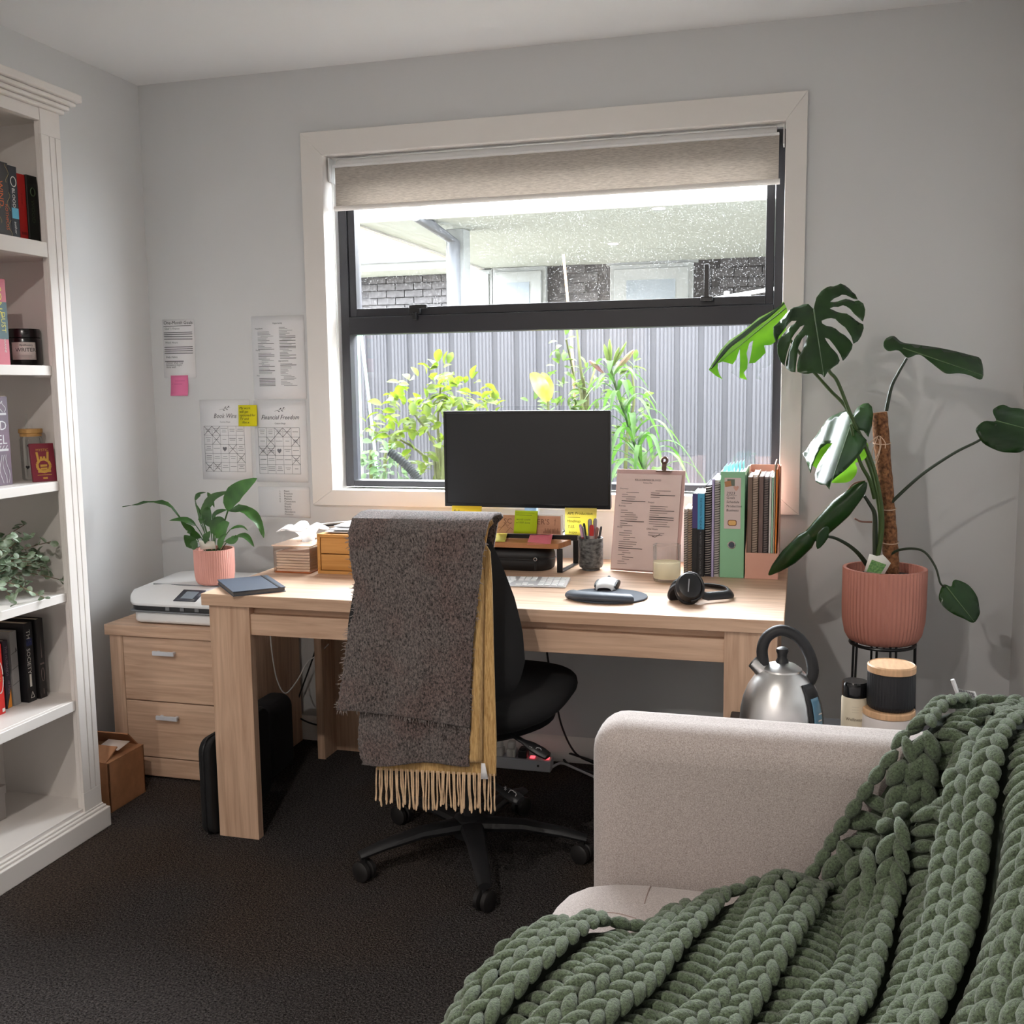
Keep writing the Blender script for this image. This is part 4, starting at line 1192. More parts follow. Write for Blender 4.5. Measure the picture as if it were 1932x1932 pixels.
bingo('bingo grid sheet titled Book Wins on the wall, left of the pair', 'Book Wins', .193, .399, .972, 1.267, [(0, 0), (1, 0), (1, 1), (3, 2), (4, 3), (0, 4), (1, 4)], 3)
bingo('bingo grid sheet titled Financial Freedom beside the window architrave', 'Financial Freedom', .416, .624, .966, 1.262, [(2, 0), (3, 0), (1, 1), (4, 1), (0, 2), (1, 2), (4, 3)], 9)
YELN = mat('yellow_note', S(228, 218, 20), rough=.8)
t, o, ax, az, wd, hg = sheet_on_wall('sticky_note', 'yellow sticky note bridging the two bingo sheets on the wall', 'sticky note', .355, .430, 1.170, 1.247, YELN, lift=.004)
for c_ in t.children: c_.location.y -= .004
o = o + Vector((0, -.0075, 0)); g = G()
for k, s_ in enumerate(('My work', 'will get', 'optioned for', 'TV and', 'film x')):
    g.text(s_, o + ax * (.006 + (.01 if k == 4 else 0)) + az * (.062 - k * .013), ax, az, .0125, shear=.2)
obj('lettering', g, INK, t, smooth=False)
t, o, ax, az, wd, hg = sheet_on_wall('index_card', 'white card with a short numbered list low on the wall by the window', 'card', .420, .627, .836, .948)
g = G(); g2 = G()
for k, s_ in enumerate(('Peace', 'Freedom', 'Purpose', 'Mastery', 'Connection')):
    g.text(s_, o + ax * .105 + az * (.094 - k * .0095), ax, az, .0095)
    g.text('%d.' % (k + 1), o + ax * .086 + az * (.094 - k * .0095), ax, az, .0085)
for k, s_ in enumerate(('Wealth', 'Beauty', 'Balance', 'Abundance', 'Presence')):
    g2.text(s_, o + ax * .105 + az * (.0465 - k * .0095), ax, az, .0095)
obj('lettering', g, INK, t, smooth=False); obj('lettering', g2, INKG, t, smooth=False)
# ---------------------------------------------------------------- things on the desk
# notebook on the corner
P = [W(390, 1097, z=DT + .012), W(430, 1121, z=DT + .012), W(560, 1108, z=DT + .012), W(512, 1082, z=DT + .012)]
nb = thing('notebook', 'dark blue-grey hardback notebook lying over the left corner of the desk', 'notebook', (.78, -.68, DT))
c_ = sum((p for p in P), Vector()) / 4
ax = (P[2] - P[1]).normalized(); ay = Vector((-ax.y, ax.x, 0))
Lx, Ly = .150, .215
NBM = mat('notebook_cover', S(62, 70, 84), rough=.55, bump=.05, bscale=400)
def nbox(z0, z1, k=1.0, dx=0): return G().obox((c_.x + dx, c_.y, (z0 + z1) / 2), ax * (Lx / 2 * k), ay * (Ly / 2 * k), Vector((0, 0, (z1 - z0) / 2)))
obj('cover', nbox(DT + .0118, DT + .0142), NBM, nb, bev=.0008)
obj('cover', nbox(DT + .0003, DT + .0025), NBM, nb, bev=.0008)
obj('pages', nbox(DT + .0025, DT + .0118, .97), mat('grey_pages', S(90, 88, 88)), nb)
obj('elastic', G().obox(Vector((c_.x, c_.y, DT + .0146)) + ax * (Lx * .38), ax * .003, ay * (Ly / 2), (0, 0, .0004)), BLACKP, nb)

# tissue box
AMB = glassmat('amber_acrylic', tint=(1, .955, .92, 1), base=.05)
tb = thing('tissue_box', 'clear amber acrylic tissue box on the left of the desk', 'tissue box', (.74, -.36, DT))
tx0, tx1, ty0, ty1, thh = .745, .872, -.502, -.255, .085
for b in ((tx0, tx1, ty0, ty0 + .003, DT + .001, DT + thh), (tx0, tx1, ty1 - .003, ty1, DT + .001, DT + thh), (tx0, tx0 + .003, ty0 + .003, ty1 - .003, DT + .001, DT + thh), (tx1 - .003, tx1, ty0 + .003, ty1 - .003, DT + .001, DT + thh)):
    obj('wall', G().box(*b), AMB, tb, smooth=False)
obj('lid', G().box(tx0 - .004, tx1 + .002, ty0 - .004, (ty0 + ty1) / 2 - .05, DT + thh, DT + thh + .004).box(tx0 - .004, tx1 + .002, (ty0 + ty1) / 2 + .05, ty1, DT + thh, DT + thh + .004).box(tx0 - .004, (tx0 + tx1) / 2 - .02, (ty0 + ty1) / 2 - .05, (ty0 + ty1) / 2 + .05, DT + thh, DT + thh + .004).box((tx0 + tx1) / 2 + .02, tx1 + .002, (ty0 + ty1) / 2 - .05, (ty0 + ty1) / 2 + .05, DT + thh, DT + thh + .004), mat('peach_acrylic', S(246, 214, 190), rough=.2), tb, bev=.001)
TISS = mat('tissue', S(246, 246, 246), rough=.9, transl=.4)
obj('base', G().box(tx0 + .003, tx1 - .003, ty0 + .003, ty1 - .003, DT + .0005, DT + .004), mat('orange_acrylic', S(226, 130, 66), rough=.2), tb)
tg = G()
for k in range(7): tg.box(tx0 + .006, tx1 - .006, ty0 + .006, ty1 - .006, DT + .004 + k * .009, DT + .0115 + k * .009)
obj('tissue_stack', tg, mat('tissue_pale', S(240, 226, 214), rough=.9), tb, bev=.002)
cx_, cy_ = (tx0 + tx1) / 2, (ty0 + ty1) / 2
R = random.Random(4)
ts = thing('tissue', 'crumpled white tissue pulled out of the amber box', 'tissue', (cx_, cy_, DT + thh))
def tisf(u, v):
    a = 2 * math.pi * u; r = .016 + .05 * v ** 1.4 * (1 + .3 * math.sin(3 * a + 1) + .18 * math.sin(7 * a))
    z = DT + thh - .01 + .062 * math.sin(min(1, v * 1.05) * 1.9) + .008 * math.sin(5 * a + v * 4) * v
    return Vector((cx_ - .012 * v + r * math.cos(a), cy_ - .03 * v + r * 1.25 * math.sin(a), z))
obj('sheet', G().grid(tisf, 44, 9, cu=True), TISS, ts, solid=.0008)

# small bamboo drawers
dr = thing('bamboo_organiser', 'small two-drawer bamboo organiser on the desk behind the chair', 'drawers', (1.03, -.36, DT))
q0 = .890; q1 = 1.19; qy0, qy1 = -.488, -.24; qh = .125
t_ = .010
obj('case', G().box(q0, q1, qy0, qy1, DT, DT + t_).box(q0, q1, qy0, qy1, DT + qh - t_, DT + qh).box(q0, q0 + t_, qy0, qy1, DT + t_, DT + qh - t_).box(q1 - t_, q1, qy0, qy1, DT + t_, DT + qh - t_).box(q0 + t_, q1 - t_, qy1 - t_, qy1, DT + t_, DT + qh - t_), BAMX, dr, bev=.001)
for k in range(2):
    z_ = DT + t_ + .001 + k * (qh - 2 * t_) / 2
    obj('drawer', G().box(q0 + t_ + .0018, q1 - t_ - .0018, qy0 + .002, qy1 - .02, z_ + .001, z_ + (qh - 2 * t_) / 2 - .002), BAMX, dr, bev=.0012)
# white papers on top
wp = thing('paper_stack', 'stack of white papers and envelopes on the bamboo drawers', 'papers', (1.06, -.33, DT + qh))
R = random.Random(6)
for k in range(6):
    dx, dy, a = R.uniform(-.02, .02), R.uniform(-.015, .02), R.uniform(-.12, .12)
    z_ = DT + qh + .0008 + k * .0032
    axk = Vector((math.cos(a), math.sin(a), 0)); ayk = Vector((-axk.y, axk.x, 0))
    obj('sheet', G().obox((1.065 + dx, -.345 + dy + (.03 if k > 3 else 0), z_ + .0014), axk * .150, ayk * .108, (0, 0, .0012)), PAPER, wp)
# arching flat lamp arm
la = thing('desk_lamp', 'slim desk lamp arm in white and black arching behind the tissue box', 'lamp', (.80, -.12, DT))
pth = smooth_path([W(556, 1024, y=-.13), W(566, 1013, y=-.13), W(580, 1000, y=-.13), W(594, 993.5, y=-.13), W(612, 990, y=-.13), W(660, 986, y=-.13), W(720, 985, y=-.13)], 6)
obj('arm', G().tube([p + Vector((0, .004, .0025)) for p in pth], .0042, n=8, flat=(1.4, .7)), WHITEPL, la)
obj('light_strip', G().tube([p + Vector((0, -.002, -.004)) for p in pth if not (W(594, 990, y=-.13).x < p.x < W(599, 990, y=-.13).x)], .0044, n=8, flat=(1.2, .8)), mat('lamp_strip', S(52, 50, 52), rough=.3), la)
e = pth[0]
obj('stem', G().tube(smooth_path([e, (e.x - .02, -.13, e.z - .05), (e.x - .026, -.13, DT + .012)], 5), .005), WHITEPL, la)
obj('foot', G().lathe([(0, 0), (.045, 0), (.045, .008), (.01, .012), (0, .012)], (e.x - .026, -.13, DT), 28), WHITEPL, la)

# monitor riser
rs = thing('monitor_riser', 'wooden monitor riser with black metal leg frames on the desk', 'riser', (1.42, -.24, DT))
RW = oak('riser_wood', 'x', S(170, 112, 70), S(196, 138, 92))
rz0, rz1 = .803, .820
rx0 = 1.20
obj('board', G().prism([(rx0, -.33), (1.628, -.33), (1.648, -.235), (rx0, -.235)], (0, 0, rz0), (1, 0, 0), (0, 1, 0), (0, 0, rz1 - rz0)), RW, rs, bev=.0015)
obj('back_tray', G().box(rx0, 1.668, -.235, -.15, rz1 - .004, rz1 + .014), BLACKM, rs, bev=.002)
def legframe(xa):
    pts = [(xa, -.318, rz0 - .003), (xa, -.318, DT + .006), (xa + .004, -.30, DT + .004), (xa + .020, -.18, DT + .004), (xa + .022, -.166, DT + .012), (xa + .022, -.166, rz1 - .003)]
    return G().tube(pts, .0065, n=4, flat=(1.0, 1.0))
for xa in (rx0 + .03, 1.630):
    g = G().box(xa - .009, xa + .009, -.322, -.316, DT, rz0).box(xa + .009, xa + .027, -.168, -.162, DT, rz1 - .003)
    g.hexa([(xa - .009, -.322, DT), (xa + .009, -.322, DT), (xa + .027, -.162, DT), (xa + .009, -.162, DT)], [(xa - .009, -.322, DT + .005), (xa + .009, -.322, DT + .005), (xa + .027, -.162, DT + .005), (xa + .009, -.162, DT + .005)])
    obj('leg_frame', g, BLACKM, rs, bev=.0015)

# monitor
MY = -.215
mn = thing('monitor', 'black flat monitor standing on the riser in front of the window', 'monitor', (1.49, MY, rz1))
mx0, mx1, mz0, mz1 = 1.222, 1.771, .916, 1.2265
obj('housing', G().prism([(p[0] + (mx0 + mx1) / 2, p[1] + (mz0 + mz1) / 2) for p in rrect(mx1 - mx0, mz1 - mz0, .006, 3)], (0, MY, 0), (1, 0, 0), (0, 0, 1), (0, .018, 0)).box(1.40, 1.60, MY + .018, MY + .05, .95, 1.15), BLACKP, mn, bev=.002)
obj('bezel', G().box(mx0, mx1, MY - .004, MY + .001, mz0, mz0 + .012).box(mx0, mx1, MY - .004, MY + .001, mz1 - .008, mz1).box(mx0, mx0 + .008, MY - .004, MY + .001, mz0 + .012, mz1 - .008).box(mx1 - .008, mx1, MY - .004, MY + .001, mz0 + .012, mz1 - .008), mat('gloss_bezel', S(20, 20, 23), rough=.2), mn, bev=.001)
obj('screen', G().box(mx0 + .007, mx1 - .007, MY - .0015, MY + .001, mz0 + .011, mz1 - .007), mat('dark_screen', S(30, 31, 34), rough=.32, spec=.4), mn)
obj('stand_neck', G().box(1.485, 1.525, MY + .02, MY + .045, rz1 + .014, .99), mat('pale_blue_stand', S(150, 178, 206), rough=.4), mn, bev=.003)
obj('stand_foot', G().box(1.40, 1.61, -.232, -.155, rz1 + .0142, rz1 + .0192), BLACKP, mn, bev=.002)

# name plaque
sg = thing('name_plaque', 'brown wooden plaque with etched mountains and lettering on the riser', 'sign', (1.51, -.245, rz1))
sx0_, sx1_ = W(934, 990, y=-.247).x, W(1057, 990, y=-.247).x
sz0, sz1 = rz1 + .0145, W(990, 973, y=-.247).z
sy = -.244
obj('back_board', G().box(sx0_ - .003, sx1_ + .006, sy + .003, sy + .007, sz0 - .0, sz1 + .004), WHITE, sg)
obj('plaque', G().box(sx0_, sx1_, sy, sy + .003, sz0 + .001, sz1), mat('plaque_wood', S(190, 142, 112), rough=.6, var=.06, vscale=20, stretch=(1, 1, 6)), sg)
gg = G(); yy_ = sy - .0006
X, Z = Vector((1, 0, 0)), Vector((0, 0, 1))
gg.text('SC', (sx0_ + .028, yy_, sz0 + .033), X, Z, .024); gg.text("ER'S", (sx0_ + .138, yy_, sz0 + .033), X, Z, .024)
def zig(x0, pts):
    for a, b in zip(pts, pts[1:]): gg.line((x0 + a[0], yy_, sz0 + a[1]), (x0 + b[0], yy_, sz0 + b[1]), .0013, (0, -1, 0))
zig(sx0_, [(.002, .012), (.014, .022), (.020, .018), (.034, .034), (.042, .026), (.048, .03)])
zig(sx0_, [(.012, .008), (.024, .022), (.034, .030), (.044, .018)]); zig(sx0_, [(.036, .004), (.050, .020), (.058, .014)])
for k in range(12): zig(sx1_ - .055 + k * .0045, [(0, .004), (.001, .012 + .010 * abs(math.sin(k * 1.7))), (.002, .004)])
zig(sx1_ - .018, [(0, .030), (.001, .052)]); zig(sx1_ - .020, [(0, .046), (.005, .046)])
obj('etching', gg, mat('etched', S(120, 80, 58)), sg, smooth=False)

# sticky notes
def note(label, c4, m, lines, ink=INK, size=.011, curl=0.0, shear=.15):
    """four corners: top-left, top-right, bottom-right, bottom-left"""
    tl, tr, br, bl = map(Vector, c4)
    t = thing('sticky_note', label, 'sticky note', (tl + tr + br + bl) / 4)
    n = (tr - tl).cross(tl - bl).normalized()
    if n.y > 0 and abs(n.y) > .3: n = -n
    if n.z < -.5: n = -n
    def f(u, v):
        p = (bl.lerp(br, u)).lerp(tl.lerp(tr, u), v)
        return p + n * (curl * (1 - v) ** 2)
    obj('sheet', G().grid(f, 3, 8), m, t, solid=.0005)
    ax = (tr - tl).normalized(); ay = (tl - bl).normalized(); w_, h_ = (tr - tl).length, (tl - bl).length
    gg = G()
    for s_, fx, fy, sc_ in lines:
        p = f(fx, fy) + n * .0012
        if s_ == '-': gg.line(p, p + ax * (w_ * sc_), .001, n)
        else: gg.text(s_, p, ax, ay, sc_, shear=shear)
    if lines: obj('lettering', gg, ink, t, smooth=False)
    return t
YN2 = mat('warm_yellow_note', S(240, 206, 60), rough=.8, transl=.25)
def wy(pts, y): return [W(u, v, y=y) for u, v in pts]
note('yellow sticky note under the left end of the monitor', wy([(853, 954), (909, 955), (907, 1005), (851, 1004)], MY - .006), YN2,
     [('Follow', .06, .74, .014), ('-', .06, .66, .8), ('One', .04, .52, .013), ('Course', .04, .28, .012), ('Until', .04, .08, .012)])
note('pale yellow sticky note headed AM under the right end of the monitor', wy([(1066, 958), (1126, 959), (1124, 1011), (1066, 1010)], MY - .006), mat('pale_yellow_note', S(242, 222, 120), rough=.8, transl=.25),
     [('AM: Production', .08, .76, .0125), ('-', .08, .66, .4), ('Mindmap', .06, .48, .012), ('T.I.S.', .08, .28, .012), ('Inspo', .12, .08, .012)])
note('lime green sticky note stuck on the brown plaque', wy([(972, 963), (1015, 964), (1012, 1007), (969, 1006)], -.252), mat('lime_note', S(180, 206, 20), rough=.8),
     [('-', .06, .90, .8), ('-', .06, .80, .7), ('words count', .08, .58, .009), ('x/1000 done', .08, .44, .009)], ink=mat('olive_ink', S(96, 120, 20)))
ryt = rz1 + .0155
note('crumpled yellow sticky note at the left end of the riser', [W(914, 1003, z=ryt), W(958, 1004, z=ryt), W(953, 1022, z=rz1 + .002), W(905, 1022, z=rz1 + .002)], mat('soft_yellow_note', S(236, 224, 110), rough=.8), [('call back', .1, .7, .009), ('on Tuesday', .1, .35, .009)])
note('pink sticky note lying over the front edge of the riser', [W(1000, 1009, z=rz1 + .0145), W(1043, 1008, z=rz1 + .0145), W(1039, 1026, y=-.333), W(994, 1027, y=-.333)], mat('rose_note', S(244, 130, 150), rough=.8), [('-', .2, .72, .6), ('-', .2, .52, .5)], ink=mat('pink_ink', S(196, 84, 130)))

# headphone case under the riser
hc = thing('headphone_case', 'black zipped hard case under the monitor riser', 'case', (1.44, -.27, DT))
ccx = W(1040, 1060, y=-.30).x
hp_ = [(p[0], p[1]) for p in rrect(.30, .13, .06, 8)]
cmx = ccx - .15
HCM = mat('case_shell', S(24, 23, 24), rough=.5)
g = G(); rings = []
for sc_, z_ in ((.86, .0), (.97, .006), (1, .02), (1, .028), (.985, .034), (.985, .038), (1, .042), (.99, .052), (.93, .062), (.80, .068), (.3, .070), (.01, .070)):
    rings.append([(cmx + p[0] * (1 - (1 - sc_) * .5), -.255 + p[1] * sc_, DT + z_) for p in hp_])
n_ = len(hp_); vs = [q for r in rings for q in r]
fs = [(k * n_ + i, k * n_ + (i + 1) % n_, (k + 1) * n_ + (i + 1) % n_, (k + 1) * n_ + i) for k in range(len(rings) - 1) for i in range(n_)] + [tuple(range(n_))[::-1]]
obj('shell', g.add(vs, fs), HCM, hc, ang=50)
obj('zip', G().tube([(cmx + p[0] * .995, -.255 + p[1] * .995, DT + .036) for p in hp_], .0022, n=6, closed=True), BLACKP, hc)
zx = W(1010, 1060, y=-.325).x
obj('zip_pull', G().box(zx - .003, zx + .003, -.327, -.323, DT + .006, DT + .034), BLACKP, hc, bev=.001)
obj('zip_slider', G().tube([(zx + .005 * math.cos(k * .7), -.325, DT + .040 + .005 * math.sin(k * .7)) for k in range(9)], .0014, n=6, closed=True), CHROME, hc)

# keyboard
kb = thing('keyboard', 'white slim keyboard with number pad in front of the riser', 'keyboard', (1.48, -.48, DT))
kA, kB = W(1067, 1110, z=DT), W(1081, 1090, z=DT)          # right end, front and back
kC = W(940, 1087, z=DT)
kx = (kB - kC).normalized(); ky = Vector((-kx.y, kx.x, 0)); kd = .114; kl = .43
k0 = kA - kx * kl
def kp(a, b, z): return k0 + kx * a + ky * b + Vector((0, 0, z))
def kz(b): return .004 + .007 * b / kd
obj('body', G().hexa([kp(0, 0, .0005), kp(kl, 0, .0005), kp(kl, kd, .0005), kp(0, kd, .0005)], [kp(0, 0, kz(0)), kp(kl, 0, kz(0)), kp(kl, kd, kz(kd)), kp(0, kd, kz(kd))]), mat('keyboard_aluminium', S(206, 206, 210), rough=.35, metal=.5), kb, bev=.001)
KM = mat('key_white', S(242, 242, 242), rough=.45)
kw = .0152
kms = {}
def key(a, b, wd, dp):
    k_ = (round(wd, 4), round(dp, 4))
    if k_ not in kms: 
        kms[k_] = mesh('key', G().hexa([(0, 0, 0), (wd, 0, 0), (wd, dp, 0), (0, dp, 0)], [(.0006, .0006, .0022), (wd - .0006, .0006, .0022), (wd - .0006, dp - .0006, .0022), (.0006, dp - .0006, .0022)]), KM, smooth=False)
    p = kp(a, b, kz(b + dp / 2) - .0004)
    M = Matrix(((kx.x, ky.x, 0, p.x), (kx.y, ky.y, 0, p.y), (0, .06, 1, p.z), (0, 0, 0, 1)))
    inst('key', kms[k_], kb, M=M)
pitch = .0186
rowb = [.006 + k * .0178 for k in range(6)]
for r, b in enumerate(rowb):
    dp = kw if r < 5 else .011
    if r == 0: 
        cols = [(0, .019), (.0222, .019), (.0444, .019), (.0666, .022), (.092, .090), (.185, .022), (.210, .019), (.232, .019)]
    else:
        cols = [(.003 + k * pitch + (0, .004, .008, .004, 0)[r - 1] * (k > 0), kw) for k in range(14)]
    for a, wd in cols: key(a + .006, b, wd, dp)
    nx = .282
    if r == 0: [key(nx + k * pitch, b, kw, dp * .9) for k in range(3)]
    elif r == 1: key(nx + pitch, b, kw, dp * .9)
    elif r >= 3: [key(nx + k * pitch, b, kw, dp) for k in range(3)]
    for k in range(4): key(.347 + k * .0196, b, .0166, dp)

# pen cup and pens
pcp = W(1115, 1074.5, z=DT); 
cup = thing('pen_cup', 'dark mottled stoneware pen cup beside the riser', 'cup', (pcp.x, pcp.y, DT))
CUPM = mat('mottled_glaze', S(40, 42, 44), rough=.45, col2=S(120, 122, 122), vscale=70, stretch=(1, 1, 1.6), detail=4, bump=.6, bscale=110)
cr, chh = .0385, .102
obj('body', G().lathe([(0, 0), (.028, 0), (.028, .005), (.036, .010), (cr, .02), (cr * 1.0, .06), (cr * .985, chh), (cr * .90, chh), (cr * .90, .02), (0, .018)], (pcp.x, pcp.y, DT), 40), CUPM, cup)
def pen(label, u0, v0, u1, v1, r, m, dy, cap=None, capm=None, tipround=True):
    """barrel from inside the cup to its top end"""
    top = W(u0, v0, y=pcp.y + dy); bot = Vector((pcp.x + (u1 - 1115) * .0014 * .55, pcp.y + dy * .6, DT + .021))
    t = thing('pen', label, 'pen', bot)
    d = (top - bot)
    obj('barrel', G().tube([bot, bot + d * .72], r, n=10), m, t)
    obj('cap', G().tube([bot + d * .72, bot + d * .94, bot + d * .985, top], [r * 1.15, r * 1.15, r * .9, r * .35], n=10), capm or m, t)
    return t
GREYM = mat('grey_marker', S(160, 154, 156), rough=.45)
pen('broad grey marker with rounded cap, left of the middle of the pen cup', 1113, 979, 1112, 0, .0058, GREYM, .0)
pen('broad grey marker with rounded cap, right of the middle of the pen cup', 1123.5, 978, 1121, 0, .0056, GREYM, .008)
pen('marker with a red end in the front of the pen cup', 1116.5, 990, 1116, 0, .0062, mat('pale_marker', S(196, 178, 172), rough=.4), -.02, capm=mat('red_cap', S(190, 44, 40), rough=.4))
pen('slim black pen at the right edge of the pen cup', 1134.5, 993, 1131, 0, .0034, BLACKP, -.004, capm=mat('dark_cap', S(70, 70, 74)))
pen('short brown pen standing right of centre in the pen cup', 1127.5, 994, 1124, 0, .0042, mat('brown_pen', S(132, 98, 88), rough=.5), -.012)
pen('lilac pen leaning left out of the pen cup', 1094.5, 989, 1102, 0, .0040, mat('lilac_pen', S(178, 150, 196), rough=.4), .004)
pen('red and pink pen leaning left out of the pen cup', 1095, 994, 1103, 0, .0036, mat('crimson_pen', S(186, 60, 72), rough=.4), -.014, capm=mat('pink_cap', S(216, 170, 200)))
pen('thin dark green pen leaning left in the pen cup', 1101.5, 987, 1106, 0, .0036, mat('dark_green_pen', S(40, 52, 46), rough=.4), .014)
pen('silver-grey pen leaning left in front of the dark green one', 1099, 993, 1106, 0, .0034, mat('silver_pen', S(150, 152, 156), rough=.3, metal=.5), -.004)

# clipboard with plan sheets
cp = thing('clipboard', 'clipboard of printed plan pages standing upright beside the pen cup', 'clipboard', (1.85, -.235, DT))
bl, br = W(1149, 1076, z=DT + .002), W(1287, 1086, z=DT + .002)
br = bl + (br - bl).normalized() * .222
axc = (br - bl).normalized(); nc = Vector((axc.y, -axc.x, 0)); upc = (Vector((0, 0, 1)) - nc * .20).normalized()
H_, W_ = .318, .222
obj('board', G().obox(bl + axc * (W_ / 2) + upc * (H_ / 2) - nc * .012, axc * (W_ / 2), upc * (H_ / 2), nc * .0018), mat('pink_board', S(206, 172, 166), rough=.6), cp, bev=.001)
for k in range(3):
    obj('sheet', G().obox(bl + axc * (W_ / 2 + .001 * k - .004) + upc * (.1495 + .006) - nc * (.009 - k * .003), axc * .104, upc * .1485, nc * .0009), mat('warm_paper', S(224, 202, 196), rough=.85), cp)
o = bl + axc * .008 + upc * .006 + nc * .0009 + nc * .0006; 
g = G(); g2 = G()
g.text('KILLCORMAN BLOOD', o + axc * .10 + upc * .278, axc, upc, .0085, align='CENTER'); g.text('Release Plan', o + axc * .10 + upc * .270, axc, upc, .006, align='CENTER')
for s_, x_, y in (('Discovery', .010, .250), ('Business', .010, .196), ('Brand', .010, .130), ('Project', .105, .210), ('Other Assets', .105, .128)):
    g.text(s_, o + axc * x_ + upc * y, axc, upc, .0068)
R = random.Random(12)
for x_, y0, n_ in ((.018, .240, 6), (.018, .184, 8), (.018, .120, 16), (.112, .248, 4), (.112, .200, 10), (.112, .118, 2)):
    for k in range(n_):
        y = y0 - k * .0068; st_ = R.random() < .3 and k < 9
        if y < .01: break
        ind = 0 if st_ else R.choice((0, 0, .014))
        (g2 if st_ else g).quad(o + axc * (x_ + ind) + upc * y, axc * (.078 if st_ else R.uniform(.02, .06)), upc * (.0018 if st_ else .0012))
g2.line(o + axc * .125 + upc * .108, o + axc * .135 + upc * .106, .0016, nc); g2.line(o + axc * .135 + upc * .106, o + axc * .150 + upc * .116, .0012, nc)
obj('lettering', g, mat('ink_brown', S(86, 70, 70)), cp, smooth=False); obj('strike_through', g2, INK, cp, smooth=False)
cc = bl + axc * .155 + upc * H_
clipm = mat('bronze_clip', S(96, 74, 64), rough=.35, metal=.6)
clip = obj('bulldog_clip', G().obox(cc - upc * .002 - nc * .006, axc * .024, upc * .0025, nc * .010), clipm, cp, bev=.001)
obj('clip_lever', G().obox(cc + upc * .014 - nc * .004, axc * .0075, upc * .014, nc * .0012), clipm, clip, bev=.001)
obj('clip_eye', G().tube([cc + upc * (.031 + .0085 * math.sin(k * .524)) + axc * (.0085 * math.cos(k * .524)) - nc * .004 for k in range(12)], .0042, n=8, closed=True), clipm, clip)

# candle in a glass
cz = W(1258, 1096, z=DT)
cd_ = thing('candle', 'cream candle in a clear glass tumbler in front of the clipboard', 'candle', (cz.x, cz.y, DT))
cr_ = .0405
CLR2 = glassmat('tumbler_glass', tint=(1, 1, 1, 1), base=.03)
obj('glass', G().lathe([(0, .0008), (cr_ * .92, .0008), (cr_, .006), (cr_, .108)], (cz.x, cz.y, DT), 40), CLR2, cd_)
obj('wax', G().lathe([(0, .010), (cr_ * .95, .010), (cr_ * .965, .014), (cr_ * .965, .058), (cr_ * .7, .0575), (0, .057)], (cz.x, cz.y, DT), 40), mat('cream_wax', S(255, 240, 200), rough=.5, transl=.6), cd_)
obj('rim', G().tube([(cz.x + cr_ * math.cos(k * math.pi / 18), cz.y + cr_ * math.sin(k * math.pi / 18), DT + .108) for k in range(36)], .0011, n=6, closed=True), CLR2, cd_)
obj('glass_base', G().lathe([(0, .001), (cr_ * .9, .001), (cr_ * .93, .008), (0, .009)], (cz.x, cz.y, DT), 40), CLR2, cd_)

# row of notebooks and books
def spiral(x, y, z0, z1, r, m, name='spiral', pitch=.0062, wire=.0010):
    n = int((z1 - z0) / pitch * 8)
    return G().tube([(x + r * math.cos(k * math.pi / 4), y + r * math.sin(k * math.pi / 4), z0 + k * pitch / 8) for k in range(n)], wire, n=4)
BYF = -.300
def X_(u, v=1060, y=BYF): return W(u, v, y=y).x
def pad(label, u0, u1, vtop, cov, edge, kind, coil=None, dep=.20, yf=BYF, cat='notebook', group=None, ztop=None):
    x0, x1 = X_(u0, y=yf), X_(u1, y=yf)
    zt_ = ztop or W((u0 + u1) / 2, vtop, y=yf).z
    h = zt_ - DT
    t = thing('notebook' if cat == 'notebook' else cat.replace(' ', '_'), label, cat, ((x0 + x1) / 2, yf + dep / 2, DT), group)
    c = mat('pad_%d_%d_%d' % cov, S(*cov), rough=.55); pm = mat('padedge_%d_%d_%d' % edge, S(*edge), rough=.9)
    if kind == 'spiral':
        obj('cover', G().box(x0, x0 + .0015, yf + .006, yf + dep, DT + .0005, zt_).box(x1 - .0015, x1, yf + .006, yf + dep, DT + .0005, zt_), c, t)
        obj('pages', G().box(x0 + .0015, x1 - .0015, yf + .008, yf + dep - .002, DT + .001, zt_ - .002), pm, t)
        obj('spiral', spiral((x0 + x1) / 2, yf + .006, DT + .006, zt_ - .004, max(.004, (x1 - x0) / 2 - .0005), coil, pitch=.0072, wire=.0011), coil, t)
    elif kind == 'book':
        obj('cover', G().box(x0, x1, yf, yf + .002, DT + .0005, zt_).box(x0, x0 + .0018, yf + .002, yf + dep, DT + .0005, zt_).box(x1 - .0018, x1, yf + .002, yf + dep, DT + .0005, zt_), c, t, bev=.0006)
        obj('pages', G().box(x0 + .0018, x1 - .0018, yf + .002, yf + dep - .003, DT + .002, zt_ - .002), pm, t)
    else:
        obj('sheet', G().box(x0, x1, yf, yf + dep, DT + .0005, zt_), c, t)
    return t, x0, x1, zt_
COILG = mat('grey_coil', S(70, 68, 70), rough=.35, metal=.4)
COILW = mat('white_coil', S(196, 188, 184), rough=.35)
COILK = mat('black_coil', S(24, 24, 26), rough=.4)
pad('small spiral notebook with white pages, leftmost of the row of books', 1289.5, 1296, 960, (206, 196, 188), (214, 204, 194), 'spiral', COILG, .15)
pad('small tan spiral notebook second in the row of books', 1297, 1305, 960, (190, 168, 148), (200, 176, 152), 'spiral', COILG, .15)
t, x0, x1, zt_ = pad('black book with a purple band in the row of books', 1305.5, 1315, 931, (26, 26, 30), (206, 202, 196), 'book', cat='book', dep=.17)
obj('band', G().box(x0 - .0002, x1 + .0002, BYF - .0006, BYF + .001, zt_ - .105, zt_ - .001), mat('purple_band', S(66, 58, 116), rough=.5), t)
